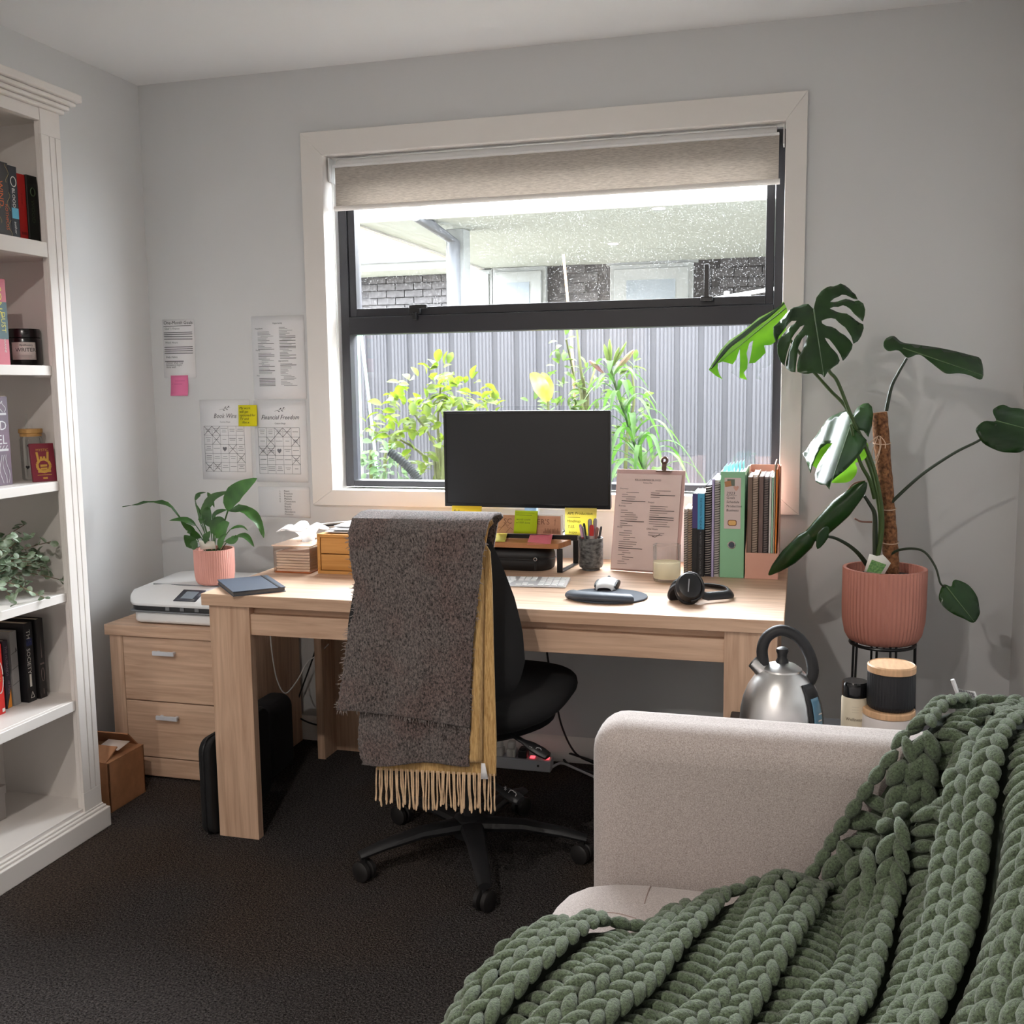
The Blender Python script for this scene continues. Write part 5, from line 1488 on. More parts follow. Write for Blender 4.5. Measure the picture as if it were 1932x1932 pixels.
t, x0, x1, zt_ = pad('black book with a bright blue band and spine title in the row of books', 1315.5, 1328, 931, (24, 24, 28), (206, 202, 196), 'book', cat='book', dep=.17)
obj('band', G().box(x0 - .0002, x1 + .0002, BYF - .0006, BYF + .001, zt_ - .108, zt_ - .001), mat('blue_band', S(70, 160, 200), rough=.5), t)
g = G(); g.text('THE EMOTION THESAURUS', ((x0 + x1) / 2 - .0035, BYF - .0012, zt_ - .012), -Z, X, .0085)
obj('lettering', g, mat('navy_ink', S(30, 60, 84)), t, smooth=False)
g = G(); g.text("A WRITER'S GUIDE TO CHARACTER", ((x0 + x1) / 2 - .0035, BYF - .0006, zt_ - .116), -Z, X, .0080)
obj('lettering', g, INKG, t, smooth=False)
pad('black notebook with thick dark spiral in the row of books', 1329.5, 1341, 913, (30, 28, 34), (60, 56, 60), 'spiral', COILW, .18, ztop=W(1335, 915, y=BYF).z)
pad('thin lilac folder in the row of books', 1342, 1346, 904, (176, 166, 206), (200, 196, 210), 'sheet', cat='folder', dep=.21)
pad('white spiral notebook next to the green binder', 1347, 1356.5, 905, (206, 200, 198), (214, 208, 204), 'spiral', COILK, .18)

# green lever arch file
x0, x1 = X_(1357.5, 1080), X_(1403, 1080)
lz = W(1380, 890, y=BYF).z
lv = thing('lever_arch_file', 'mint green lever arch file with a handwritten spine label', 'binder', ((x0 + x1) / 2, BYF + .14, DT))
MINT = mat('mint_card', S(142, 196, 156), rough=.5)
obj('spine', G().box(x0, x1, BYF, BYF + .003, DT + .0005, lz), MINT, lv, bev=.0008)
obj('cover', G().box(x0, x0 + .003, BYF + .003, BYF + .25, DT + .0005, lz), MINT, lv)
obj('cover', G().box(x1 - .003, x1, BYF + .003, BYF + .25, DT + .0005, lz), MINT, lv)
pg = G()
R = random.Random(3)
for k in range(10):
    xx = x0 + .006 + k * (x1 - x0 - .014) / 10
    pg.box(xx, xx + .0045, BYF + .012, BYF + .225 + R.uniform(0, .012), DT + .004, lz - .012 + R.uniform(-.004, .008))
obj('pages', pg, PAPER, lv)
tg = G()
for k in range(6):
    xx = x0 + .006 + k * .010; tg.box(xx, xx + .0008, BYF + .03 + k * .02, BYF + .2 + k * .008, lz - .03, lz + .010 + .002 * k)
obj('dividers', tg, mat('aqua_plastic', S(170, 220, 226), rough=.3, transl=.4), lv)
la0, la1 = x0 + (x1 - x0) * .16, x0 + (x1 - x0) * .84
lzt, lzb = lz - .018, lz - .170
lab = obj('label', G().box(la0, la1, BYF - .0012, BYF, lzb, lzt), mat('label_card', S(212, 196, 194), rough=.7), lv)
g = G()
for k, (s_, sz) in enumerate((('2023', .0125), ('Goals', .0105), ('Schedule', .0105), ('Production', .0100), ('Business', .0105))):
    g.text(s_, (la0 + .006, BYF - .0018, lzt - .050 - k * .0125), X, Z, sz, shear=.15)
g.line((la0 + .006, BYF - .0018, lzt - .0525), (la0 + .036, BYF - .0018, lzt - .0525), .0008, (0, -1, 0))
obj('lettering', g, INK, lab, smooth=False)
g = G().quad((la0 + .008, BYF - .0018, lzt - .024), (.022, 0, 0), (0, 0, .020)); obj('picture', g, mat('pic_grey', S(104, 112, 100)), lab, smooth=False)
g = G().quad((la0 + .003, BYF - .0022, lzt - .028), (.018, 0, .004), (-.003, 0, .016)); obj('picture', g, mat('pic_brown', S(172, 124, 84)), lab, smooth=False)
g = G(); g.add([(la0 + .034 + .008 * math.sin(t_) ** 3, BYF - .0022, lzt - .030 + .0006 * (13 * math.cos(t_) - 5 * math.cos(2 * t_) - 2 * math.cos(3 * t_))) for t_ in [k * .4 for k in range(16)]], [tuple(range(16))]); obj('picture', g, mat('pic_rose', S(206, 160, 146)), lab, smooth=False)
g = G(); g.add([((la0 + la1) / 2 + p[0], BYF - .0022, lzb + .018 + p[1]) for p in rrect(.026, .018, .006)], [tuple(range(20))]); obj('picture', g, mat('pic_brown_dark', S(120, 74, 50)), lab, smooth=False)
g = G(); g.add([((la0 + la1) / 2 + p[0], BYF - .0026, lzb + .018 + p[1]) for p in rrect(.022, .014, .005)], [tuple(range(20))]); obj('picture', g, mat('pic_toast', S(222, 178, 112)), lab, smooth=False)
rc_ = Vector(((x0 + x1) / 2 - .001, BYF - .001, W(1380, 1028, y=BYF).z))
obj('finger_ring', G().tube([rc_ + Vector((.0105 * math.cos(k * .3142), 0, .0105 * math.sin(k * .3142))) for k in range(20)], .0018, n=6, closed=True), CHROME, lv)
obj('finger_hole', G().add([rc_ + Vector((.010 * math.cos(k * .3142), -.0002, .010 * math.sin(k * .3142))) for k in range(20)], [tuple(range(20))]), mat('hole_dark', S(64, 70, 84)), lv, smooth=False)

# pink magazine file with notebooks inside
x0, x1 = X_(1405.5, 1080), X_(1468, 1080)
mf = thing('magazine_file', 'pink magazine file full of notebooks at the right end of the desk', 'magazine file', ((x0 + x1) / 2, BYF + .12, DT))
PNKC = mat('blush_card', S(226, 172, 152), rough=.6)
fz = W(1430, 1043, y=BYF).z; bz2 = W(1440, 878, y=BYF + .2).z
obj('front', G().box(x0, x1, BYF - .004, BYF - .001, DT + .0005, fz), PNKC, mf, bev=.0006)
obj('base', G().box(x0, x1, BYF - .001, BYF + .24, DT + .0005, DT + .003), PNKC, mf)
obj('back', G().box(x0, x1, BYF + .237, BYF + .24, DT + .003, bz2), PNKC, mf)
for xx in (x0, x1 - .003):
    obj('side', G().prism([(BYF - .001, DT + .003), (BYF + .237, DT + .003), (BYF + .237, bz2), (BYF + .17, bz2), (BYF - .001, fz)], (xx, 0, 0), (0, 1, 0), (0, 0, 1), (.003, 0, 0)), PNKC, mf)
MY0 = BYF + .004
def inpad(label, u0, u1, vtop, cov, edge, kind, coil=None, dep=.2, cat='notebook'):
    global DT
    keep = DT; DT = keep + .0035
    r = pad(label, u0, u1, vtop, cov, edge, kind, coil, dep, MY0, cat); DT = keep
    return r
COILB = mat('bronze_coil', S(120, 100, 90), rough=.4, metal=.4)
inpad('brown hardback notebook at the left inside the pink magazine file', 1409, 1417, 900, (120, 98, 86), (214, 206, 200), 'book')
inpad('beige spiral notebook second from the left inside the pink file', 1418, 1428, 896, (190, 168, 150), (206, 188, 172), 'spiral', COILB)
inpad('taupe notebook in the middle inside the pink file', 1430, 1438, 899, (116, 94, 90), (200, 190, 184), 'book')
inpad('dark spiral notebook right of the middle inside the pink file', 1439, 1448, 899, (96, 82, 84), (150, 138, 136), 'spiral', COILK)
inpad('thin white folder inside the pink file', 1449.5, 1453, 899, (222, 216, 214), (222, 216, 214), 'sheet', cat='folder', dep=.21)
inpad('thin mint folder inside the pink file', 1454, 1457, 901, (168, 206, 182), (168, 206, 182), 'sheet', cat='folder', dep=.21)
inpad('tall buff folder inside the pink file', 1458, 1460, 876, (196, 170, 150), (196, 170, 150), 'sheet', cat='folder', dep=.21)
inpad('orange folder at the right inside the pink file', 1461.5, 1464, 886, (224, 126, 40), (224, 126, 40), 'sheet', cat='folder', dep=.21)

# mouse mat, mouse, headphones
mmc = W(1150, 1124, z=DT)
mm = thing('mouse_mat', 'dark grey mouse mat with a raised gel wrist rest', 'mouse mat', (mmc.x, mmc.y, DT))
MMM = mat('mat_fabric', S(66, 72, 82), rough=.8); MMR = mat('gel_rest', S(72, 80, 92), rough=.55)
mcx, mcy = W(1151, 1120, z=DT).x, -.655
def mmo(a): 
    r = 1 + .03 * math.cos(2 * a); return (mcx + .108 * r * math.cos(a), mcy + .100 * r * math.sin(a))
pts = [mmo(k * math.pi / 24) for k in range(48)]
obj('pad', G().prism(pts, (0, 0, DT + .0005), (1, 0, 0), (0, 1, 0), (0, 0, .005)), MMM, mm, bev=.002)
wr = smooth_path([(mcx - .094, mcy - .030, DT + .010), (mcx - .06, mcy - .062, DT + .013), (mcx, mcy - .075, DT + .014), (mcx + .05, mcy - .068, DT + .012), (mcx + .078, mcy - .05, DT + .008)], 6)
obj('wrist_rest', G().tube(wr, [.008] + [.018] * (len(wr) - 3) + [.012, .004], n=14, flat=(1.25, .72)), MMR, mm)
ms = W(1146, 1108, z=DT + .006)
mo = thing('mouse', 'white computer mouse with black sides on the mouse mat', 'mouse', (ms.x, ms.y, DT + .0055))
def mouse_top(u, v):
    a = math.pi * (u - .5); t_ = v * 2 - 1
    wd = .030 * (1 - .12 * t_ * t_) * (1 - .25 * max(0, abs(t_) - .75) * 4); h = .026 * math.sqrt(max(0, 1 - (t_ * .97) ** 2)) + .002
    return Vector((ms.x + wd * math.sin(a), ms.y + .052 * t_, DT + .006 + h * max(0, math.cos(a)) ** .55))
g = G().grid(mouse_top, 15, 13)
obj('shell', g, WHITEPL, mo, solid=.001)
for s_ in (-1, 1):
    obj('side_grip', G().ell((ms.x + s_ * .0285, ms.y, DT + .0155), (.006, .042, .011), 14, 8), BLACKP, mo)
obj('wheel', G().lathe([(0, -.003), (.007, -.003), (.007, .003), (0, .003)], (ms.x, ms.y + .025, DT + .028), 16, M=Matrix.Rotation(math.pi / 2, 3, 'Y')), BLACKP, mo)

hd = thing('headphones', 'black over-ear headphones lying at the front right of the desk', 'headphones', (2.07, -.66, DT))
HPM = mat('headphone_black', S(24, 24, 27), rough=.38)
HPC = mat('ear_cushion', S(30, 30, 33), rough=.7)
e1 = W(1300, 1115, y=-.70); e1.z = DT + .046
nrm = Vector((.25, -.80, .55)).normalized(); rx = Vector((1, .3, 0)); rx = (rx - nrm * rx.dot(nrm)).normalized(); ry = nrm.cross(rx)
def cup_at(c, nrm, rx, ry, sc=1.0):
    Mx = Matrix((rx, ry, nrm)).transposed()
    cupg = G().lathe([(0, .016), (.020, .0155), (.031, .012), (.036, .004), (.037, -.004), (.034, -.010), (0, -.010)], (0, 0, 0), 32)
    cupg.v = [tuple(c + Mx @ Vector((p[0] * .96, p[1] * 1.12, p[2]))) for p in cupg.v]
    cs = G().lathe([(.015, -.008), (.030, -.008), (.037, -.014), (.037, -.022), (.030, -.028), (.016, -.024), (.015, -.008)], (0, 0, 0), 32)
    cs.v = [tuple(c + Mx @ Vector((p[0] * .96, p[1] * 1.15, p[2]))) for p in cs.v]
    return cupg, cs
cg_, cs_ = cup_at(e1, nrm, rx, ry)
obj('ear_cup', cg_, HPM, hd); obj('ear_cushion', cs_, HPC, hd)
g = G(); fc_ = e1 + nrm * .0168
g.obox(fc_ - rx * .004 - ry * .002, (rx * .003 + ry * .018), (rx * .0014), nrm * .0003); obj('logo', g, mat('logo_grey', S(160, 162, 168), rough=.4), hd)
e2 = e1 + Vector((-.022, .050, -.012))
c2_, s2_ = cup_at(e2, Vector((.15, .75, .55)).normalized(), rx, Vector((.15, .75, .55)).normalized().cross(rx).normalized())
obj('ear_cup', c2_, HPM, hd); obj('ear_cushion', s2_, HPC, hd)
bp_ = smooth_path([e1 + nrm * .004 + rx * .034 + Vector((0, 0, -.008)), W(1325, 1122, y=-.675), W(1358, 1130, y=-.645), W(1377, 1125, y=-.62), W(1372, 1112, y=-.575), W(1340, 1106, y=-.57), W(1315, 1106, y=-.60), e2 + rx * .034], 6)
bp_ = [Vector((p.x, p.y, max(DT + .016, min(p.z, DT + .04)))) for p in bp_]
obj('headband', G().tube(bp_, [.008] + [.0125] * (len(bp_) - 2) + [.008], n=12, flat=(.45, 1.1)), HPM, hd)
obj('yoke', G().tube(smooth_path([e1 + ry * .041 + nrm * .002, e1 + ry * .03 + rx * .026 + nrm * .004, e1 + rx * .037 + nrm * .004, e1 - ry * .03 + rx * .026 + nrm * .004, e1 - ry * .041 + nrm * .002], 5), .0042, n=8), HPM, hd)
# ---------------------------------------------------------------- office chair with throws
ch = thing('office_chair', 'black office chair pushed up to the desk with throws over its back', 'chair', (1.475, -.78, 0))
CC = Vector((1.475, -.78, 0))
CHM = mat('chair_fabric', S(22, 22, 24), rough=.9, bump=.15, bscale=600)
CHB = mat('chair_plastic', S(30, 30, 32), rough=.5)
def seatfn(u, v):
    a = 2 * math.pi * u; b = math.pi * (v - .5)
    cx, sy_ = math.cos(a), math.sin(a)
    k = (abs(cx) ** 3 + abs(sy_) ** 3) ** (-1 / 3)
    r = max(0.0, math.cos(b)) ** .45
    z = math.copysign(abs(math.sin(b)) ** .8, math.sin(b))
    p = Vector((1.492 + .275 * k * cx * r, -.775 + .245 * k * sy_ * r, .472 + .052 * z))
    if p.z < .47: p.z = .47 - (.47 - p.z) * (1.7 - 1.0 * abs(cx * r))
    p.z += .018 * (cx * r) ** 2
    return p
obj('seat', G().grid(seatfn, 48, 17, cu=True), CHM, ch, ang=60)
obj('seat_shell', G().lathe([(0, .375), (.10, .375), (.19, .392), (.23, .412), (.20, .425), (0, .425)], (1.485, -.78, 0), 36), CHB, ch)
bt = [(.485, .10), (.52, .185), (.56, .225), (.62, .242), (.70, .236), (.78, .218), (.86, .190), (.92, .165), (.955, .135), (.968, .08)]
def backf(front):
    def f(u, v):
        z = .485 + v * .483; hw = interp(bt, z); c = u * 2 - 1
        yy_ = -1.045 + .055 * c * c + .02 * math.sin((z - .49) * 6.2)
        th_ = .028 * (max(0, 1 - abs(c) ** 3)) ** .5 * min(1, 6 * min(v + .02, 1.02 - v)) ** .5
        return Vector((1.447 + hw * c + .012 * (z - .7) * -1, yy_ + (th_ if front else -th_), z))
    return f
g = G().grid(backf(False), 21, 22); g.grid(backf(True), 21, 22)
obj('backrest', g, CHM, ch, ang=60)
obj('back_bracket', G().tube(smooth_path([(1.47, -.85, .40), (1.46, -1.0, .40), (1.45, -1.075, .46), (1.447, -1.072, .60)], 6), .02, n=8, flat=(1.4, .6)), CHB, ch)
obj('gas_column', G().lathe([(.028, .09), (.028, .25), (.02, .25), (.02, .385)], CC, 20), CHB, ch)
obj('mechanism', G().box(1.40, 1.56, -.86, -.68, .355, .385), CHB, ch, bev=.01)
obj('hub', G().lathe([(0, .06), (.045, .06), (.05, .08), (.045, .115), (.03, .125), (0, .125)], CC, 28), CHB, ch)
WHM = mat('caster_wheel', S(34, 32, 32), rough=.45)
for k in range(5):
    a = math.radians(-138 + 72 * k); d = Vector((math.cos(a), math.sin(a), 0))
    obj('base_arm', G().tube([CC + d * .03 + Vector((0, 0, .095)), CC + d * .15 + Vector((0, 0, .098)), CC + d * .26 + Vector((0, 0, .084)), CC + d * .325 + Vector((0, 0, .070))], [.034, .027, .022, .017], n=10, flat=(1.0, .62)), CHB, ch)
    c = CC + d * .312; s_ = Vector((-d.y, d.x, 0)); ro = a + .5 + .3 * k
    wdv = Vector((math.cos(ro), math.sin(ro), 0))
    cs = obj('caster', G().tube([c + Vector((0, 0, .035)), c + Vector((0, 0, .075))], .008), CHB, ch)
    for sgn in (-1, 1):
        q = c + wdv * (.012 * sgn); Mx = Matrix((wdv.cross(Vector((0, 0, 1))), Vector((0, 0, 1)), wdv)).transposed()
        obj('wheel', G().lathe([(0, -.009), (.022, -.009), (.027, -.006), (.0275, .006), (.022, .009), (0, .009)], q + Vector((0, 0, .0278)), 24, M=Mx), WHM, cs)
# levers
SYM = mat('lever_symbol', S(190, 190, 192), rough=.6)
def lever(a, b, r, m):
    a, b = Vector(a), Vector(b)
    l = obj('lever', G().tube([a, a.lerp(b, .35), a.lerp(b, .55), a.lerp(b, .8), b.lerp(a, .03), b], [r * .45, r * .5, r * .9, r, r * .8, r * .3], n=12, flat=(1, .55)), m, ch)
    return l
a, b = W(962, 1384, y=-.93), W(1036, 1428, y=-.95)
l = lever(a, b, .021, BLACKP)
c = a.lerp(b, .72) + Vector((0, -.0135, .004))
g = G()
for p, q in (((-.02, .004), (-.012, .008)), ((-.018, .010), (-.014, .002)), ((-.004, .0), (.0, .008)), ((.0, .008), (.010, .007)), ((.010, .007), (.012, .002)), ((.016, -.012), (.020, -.004))):
    g.line(c + Vector((p[0], 0, p[1])), c + Vector((q[0], 0, q[1])), .0016, (0, -1, 0))
obj('symbol', g, SYM, l, smooth=False)
a, b = W(925, 1478, y=-.92), W(984, 1512, y=-.95)
l = lever(a, b, .024, mat('lever_grey', S(44, 44, 46), rough=.5))
c = W(962, 1493, y=-.968)
g = G()
for p, q in (((-.016, .010), (-.008, .004)), ((-.015, .003), (-.009, .011)), ((-.012, .013), (-.012, .001)), ((-.004, -.004), (.002, .004)), ((.002, .004), (.010, .002)), ((.010, .002), (.012, -.002)), ((.014, .0), (.017, -.006)), ((.017, -.006), (.014, -.012))):
    g.line(c + Vector((p[0], 0, p[1])), c + Vector((q[0], 0, q[1])), .0018, (0, -1, 0))
obj('symbol', g, SYM, l, smooth=False)
obj('lever_rod', G().tube([(1.50, -.80, .37), (1.52, -.86, .33), a], .006), CHB, ch)

# ---- throws
def throwmat(name, c1, c2, scale, stretch, rot=0.0, bump=1.0, mid=None, lo=.36, hi=.64, bdist=.004):
    m = bpy.data.materials.new(name); m.use_nodes = True
    nt = m.node_tree; N = nt.nodes; L = nt.links; b = N['Principled BSDF']
    b.inputs['Roughness'].default_value = .95; b.inputs['Specular IOR Level'].default_value = .15
    b.inputs['Sheen Weight'].default_value = .25; b.inputs['Sheen Roughness'].default_value = .6
    tc = N.new('ShaderNodeTexCoord'); mp = N.new('ShaderNodeMapping'); mp.inputs['Scale'].default_value = stretch; mp.inputs['Rotation'].default_value = (0, rot, 0)
    L.new(tc.outputs['Object'], mp.inputs['Vector'])
    n1 = N.new('ShaderNodeTexNoise'); n1.inputs['Scale'].default_value = scale; n1.inputs['Detail'].default_value = 3; n1.inputs['Roughness'].default_value = .7; n1.inputs['Distortion'].default_value = .6
    L.new(mp.outputs[0], n1.inputs['Vector'])
    rp = N.new('ShaderNodeValToRGB'); rp.color_ramp.elements[0].position = lo; rp.color_ramp.elements[1].position = hi
    rp.color_ramp.elements[0].color = c1; rp.color_ramp.elements[1].color = c2
    L.new(n1.outputs['Fac'], rp.inputs[0])
    src = rp.outputs[0]
    if mid:
        n2 = N.new('ShaderNodeTexNoise'); n2.inputs['Scale'].default_value = 9; L.new(tc.outputs['Object'], n2.inputs['Vector'])
        r2 = N.new('ShaderNodeValToRGB'); r2.color_ramp.elements[0].position = .45; r2.color_ramp.elements[1].position = .6
        r2.color_ramp.elements[0].color = (1, 1, 1, 1); r2.color_ramp.elements[1].color = mid
        L.new(n2.outputs['Fac'], r2.inputs[0])
        mx = N.new('ShaderNodeMix'); mx.data_type = 'RGBA'; mx.blend_type = 'MULTIPLY'; mx.inputs[0].default_value = 1
        L.new(src, mx.inputs[6]); L.new(r2.outputs[0], mx.inputs[7]); src = mx.outputs[2]
    L.new(src, b.inputs['Base Color'])
    bp = N.new('ShaderNodeBump'); bp.inputs['Strength'].default_value = bump; bp.inputs['Distance'].default_value = bdist
    L.new(n1.outputs['Fac'], bp.inputs['Height']); L.new(bp.outputs[0], b.inputs['Normal'])
    return m
BOUC = throwmat('boucle_grey', S(30, 26, 25), S(132, 120, 116), 250, (1, 1, .6), mid=(1.0, .86, .84, 1))
TWILL = throwmat('mustard_twill', S(178, 136, 80), S(222, 184, 124), 120, (2.4, 1, .22), rot=.6, bump=.7)
FRNG = mat('fringe_yarn', S(228, 196, 160), rough=.9, var=.15, vscale=60)
R = random.Random(31)
TOPZ = .978
def draped(left, right, vtop, vbot, ydep, fold, nrow, ncol, seed, zt, hang=.30, jag=0.0, bot=None, yfront=-.96):
    """cloth hanging over the chair back; left/right: (v, u) tables of the photo outline at depth ydep"""
    RR = random.Random(seed); ph = [RR.uniform(0, 6) for _ in range(6)]
    nfront = 10
    vs = []
    def back(i, j):
        v_ = vtop + (vbot - vtop) * j / (nrow - 1)
        c = i / (ncol - 1)
        if bot: v_ = vtop + ((vbot + bot(c)) - vtop) * j / (nrow - 1)
        l_, r_ = interp(left, v_), interp(right, v_)
        t = j / (nrow - 1)
        y = ydep - fold * t * (math.sin(c * 9 + ph[0]) * .6 + math.sin(c * 17 + ph[1] + t * 2) * .4) - .012 * math.sin(math.pi * c) - jag * RR.uniform(-1, 1)
        e = 0
        if i in (0, ncol - 1): e = RR.uniform(-1.5, 1.5) if jag else 0
        return W(l_ + (r_ - l_) * c + e, v_, y=y)
    row0 = [back(i, 0) for i in range(ncol)]
    rows = []
    for j in range(nfront):
        t = j / nfront
        rows.append([])
        for i in range(ncol):
            p = row0[i]
            if t < .6:
                z = zt - hang * (1 - t / .6); y = yfront; p = Vector((p.x + (1.44 - p.x) * .14 * (1 - t), p.y, p.z))
            else:
                a = (t - .6) / .4 * math.pi; y = (yfront + p.y) / 2 + (yfront - p.y) / 2 * math.cos(a); z = zt + (.5 * (p.z - zt)) * (1 - math.cos(a)) * .5 + .018 * math.sin(a)
            rows[-1].append(Vector((p.x, y, z)))
    rows.append(row0)
    for j in range(1, nrow): rows.append([back(i, j) for i in range(ncol)])
    g = G(); n = ncol
    g.add([p for r in rows for p in r], [(j * n + i, j * n + i + 1, (j + 1) * n + i + 1, (j + 1) * n + i) for j in range(len(rows) - 1) for i in range(n - 1)])
    return g, rows
# mustard throw underneath
ym = thing('mustard_throw', 'mustard yellow fringed wool throw under the grey one on the chair', 'throw', (1.5, -1.07, .30))
yl_ = [(1000, 700), (1200, 702), (1470, 712)]; yr_ = [(1020, 912), (1040, 925), (1100, 929), (1200, 931), (1300, 934), (1400, 937), (1470, 936)]
g, rows = draped(yl_, yr_, 1022, 1462, -1.080, .006, 70, 70, 5, .972, hang=.08, yfront=-1.0, bot=lambda c: -10 + 12 * c)
obj('cloth', g, TWILL, ym, solid=.004)
last = rows[-1]
for k in range(46):
    c = (k + .5) / 46; p = last[int(c * 69)]
    dx, ln = R.uniform(-.004, .004), R.uniform(.08, .102)
    P = smooth_path([p + Vector((0, -.002, .006)), p + Vector((dx * .4, -.003 + R.uniform(-.004, .004), -ln * .4)), p + Vector((dx, -.002 + R.uniform(-.006, .006), -ln * .75)), p + Vector((dx * 1.3, -.002, -ln))], 3)
    obj('tassel', G().tube(P, [.0021] * (len(P) - 3) + [.0023, .0028, .0014], n=6), FRNG, ym)
obj('care_label', G().add([W(908, 1440, y=-1.10), W(915, 1440, y=-1.10), W(921, 1470, y=-1.104), W(907, 1470, y=-1.104)], [(0, 1, 2, 3)]), PAPER, ym, solid=.0006)
# a fold of the mustard throw on the right
g, _ = draped([(1000, 884), (1200, 884), (1470, 880)], [(1020, 905), (1100, 912), (1200, 910), (1470, 908)], 1035, 1438, -1.094, .003, 60, 14, 8, .972, hang=.06, yfront=-1.0)
obj('folded_layer', g, TWILL, ym, solid=.006)
# grey throw: two layers
gt = thing('grey_throw', 'dark grey woven throw folded over the back of the office chair', 'throw', (1.43, -1.10, .37))
L2 = [(1000, 668), (1340, 680), (1400, 676), (1440, 683)]; R2 = [(1000, 905), (1300, 890), (1445, 884)]
g, _ = draped(L2, R2, 1012, 1442, -1.104, .007, 110, 90, 2, .978, hang=.08, jag=.0012, yfront=-.99, bot=lambda c: 4 * math.sin(c * 8))
obj('under_layer', g, BOUC, gt, solid=.005)
L1 = [(1000, 658), (1050, 661), (1100, 669), (1150, 669), (1200, 656), (1250, 650), (1300, 643), (1340, 638), (1380, 640)]
R1 = [(1000, 917), (1040, 912), (1100, 905), (1200, 893), (1300, 887), (1380, 886)]
g, rows = draped(L1, R1, 1002, 1352, -1.120, .010, 110, 100, 3, .985, hang=.09, jag=.0014, yfront=-.975, bot=lambda c: -12 + 34 * c ** 1.5)
obj('upper_layer', g, BOUC, gt, solid=.007)
# loose yarn ends along the edges
fz_ = G()
for k in range(170):
    e = R.random()
    if e < .45: row = rows[R.randrange(14, len(rows) - 1)]; p = row[0]; d = Vector((-1, -.3, R.uniform(-.6, .3)))
    elif e < .6: row = rows[R.randrange(14, len(rows) - 1)]; p = row[-1]; d = Vector((1, -.3, R.uniform(-.6, .3)))
    else: p = rows[-1][R.randrange(0, 100)]; d = Vector((R.uniform(-.5, .5), -.3, -1))
    d = d.normalized() * R.uniform(.005, .014)
    fz_.tube([p, p + d * .5 + Vector((0, 0, R.uniform(-.003, .003))), p + d], [.0009, .0008, .0004], n=4)
st_ = obj('loose_yarn', fz_, mat('loose_yarn', S(150, 140, 136), rough=1), gt); st_['kind'] = 'stuff'
# ---------------------------------------------------------------- sofa
SF = throwmat('sofa_weave', S(136, 123, 116), S(200, 190, 186), 480, (1, 1, 1), bump=.35, lo=.3, hi=.7, bdist=.0015)
sf = thing('sofa', 'pale pinkish-grey fabric sofa along the right wall', 'sofa', (2.45, -2.2, 0))
def rbox(x0, x1, y0, y1, z0, z1, bv, name, m=SF, seg=6):
    return obj(name, G().box(x0, x1, y0, y1, z0, z1), m, sf, bev=bv, seg=seg, ang=60)
rbox(1.972, 2.93, -1.585, -1.425, .09, .678, .058, 'arm')
rbox(1.972, 2.93, -3.05, -2.89, .09, .678, .058, 'arm')
rbox(2.74, 2.945, -2.89, -1.585, .09, .70, .06, 'back')
rbox(1.965, 2.76, -2.885, -1.588, .09, .22, .02, 'seat_base')
def cushion(x0, x1, y0, y1, z0, z1, crown):
    def f(u, v):
        a = 2 * math.pi * u; b = math.pi * (v - .5)
        cx, sy_ = math.cos(a), math.sin(a); k = (abs(cx) ** 7 + abs(sy_) ** 7) ** (-1 / 7)
        r = max(0.0, math.cos(b)) ** .28; z = math.copysign(abs(math.sin(b)) ** .55, math.sin(b))
        p = Vector(((x0 + x1) / 2 + (x1 - x0) / 2 * k * cx * r, (y0 + y1) / 2 + (y1 - y0) / 2 * k * sy_ * r, (z0 + z1) / 2 + (z1 - z0) / 2 * z))
        if z > 0: p.z += crown * (1 - (k * cx * r) ** 2) * (1 - (k * sy_ * r) ** 2) * z
        return p
    return G().grid(f, 72, 25, cu=True)
obj('seat_cushion', cushion(1.922, 2.745, -2.24, -1.590, .215, .414, .012), SF, sf, ang=70)
obj('seat_cushion', cushion(1.922, 2.745, -2.885, -2.245, .215, .414, .012), SF, sf, ang=70)
sm = mat('seam_line', S(150, 130, 122), rough=1)
from mathutils.bvhtree import BVHTree
_cg = cushion(1.922, 2.745, -2.24, -1.590, .215, .414, .012); _bv = BVHTree.FromPolygons([Vector(v) for v in _cg.v], _cg.f)
def onseat(u, v):
    p = W(u, v, z=.418); h = _bv.ray_cast(Vector((p.x, p.y, 1)), Vector((0, 0, -1)))[0]
    return h if h else p
obj('seam', G().tube(smooth_path([onseat(1233, 1641), onseat(1228, 1660), onseat(1222, 1682), onseat(1216, 1705)], 6), .0011, n=5), sm, sf)
obj('seam', G().tube(smooth_path([onseat(1075, 1720), onseat(1110, 1716), onseat(1160, 1722), onseat(1200, 1735)], 6), .0011, n=5), sm, sf)
for x_, y_ in ((2.02, -1.48), (2.88, -1.48), (2.02, -2.99), (2.88, -2.99)):
    obj('leg', G().lathe([(0, 0), (.016, 0), (.024, .095), (0, .095)], (x_, y_, 0), 20), OAKZ, sf)

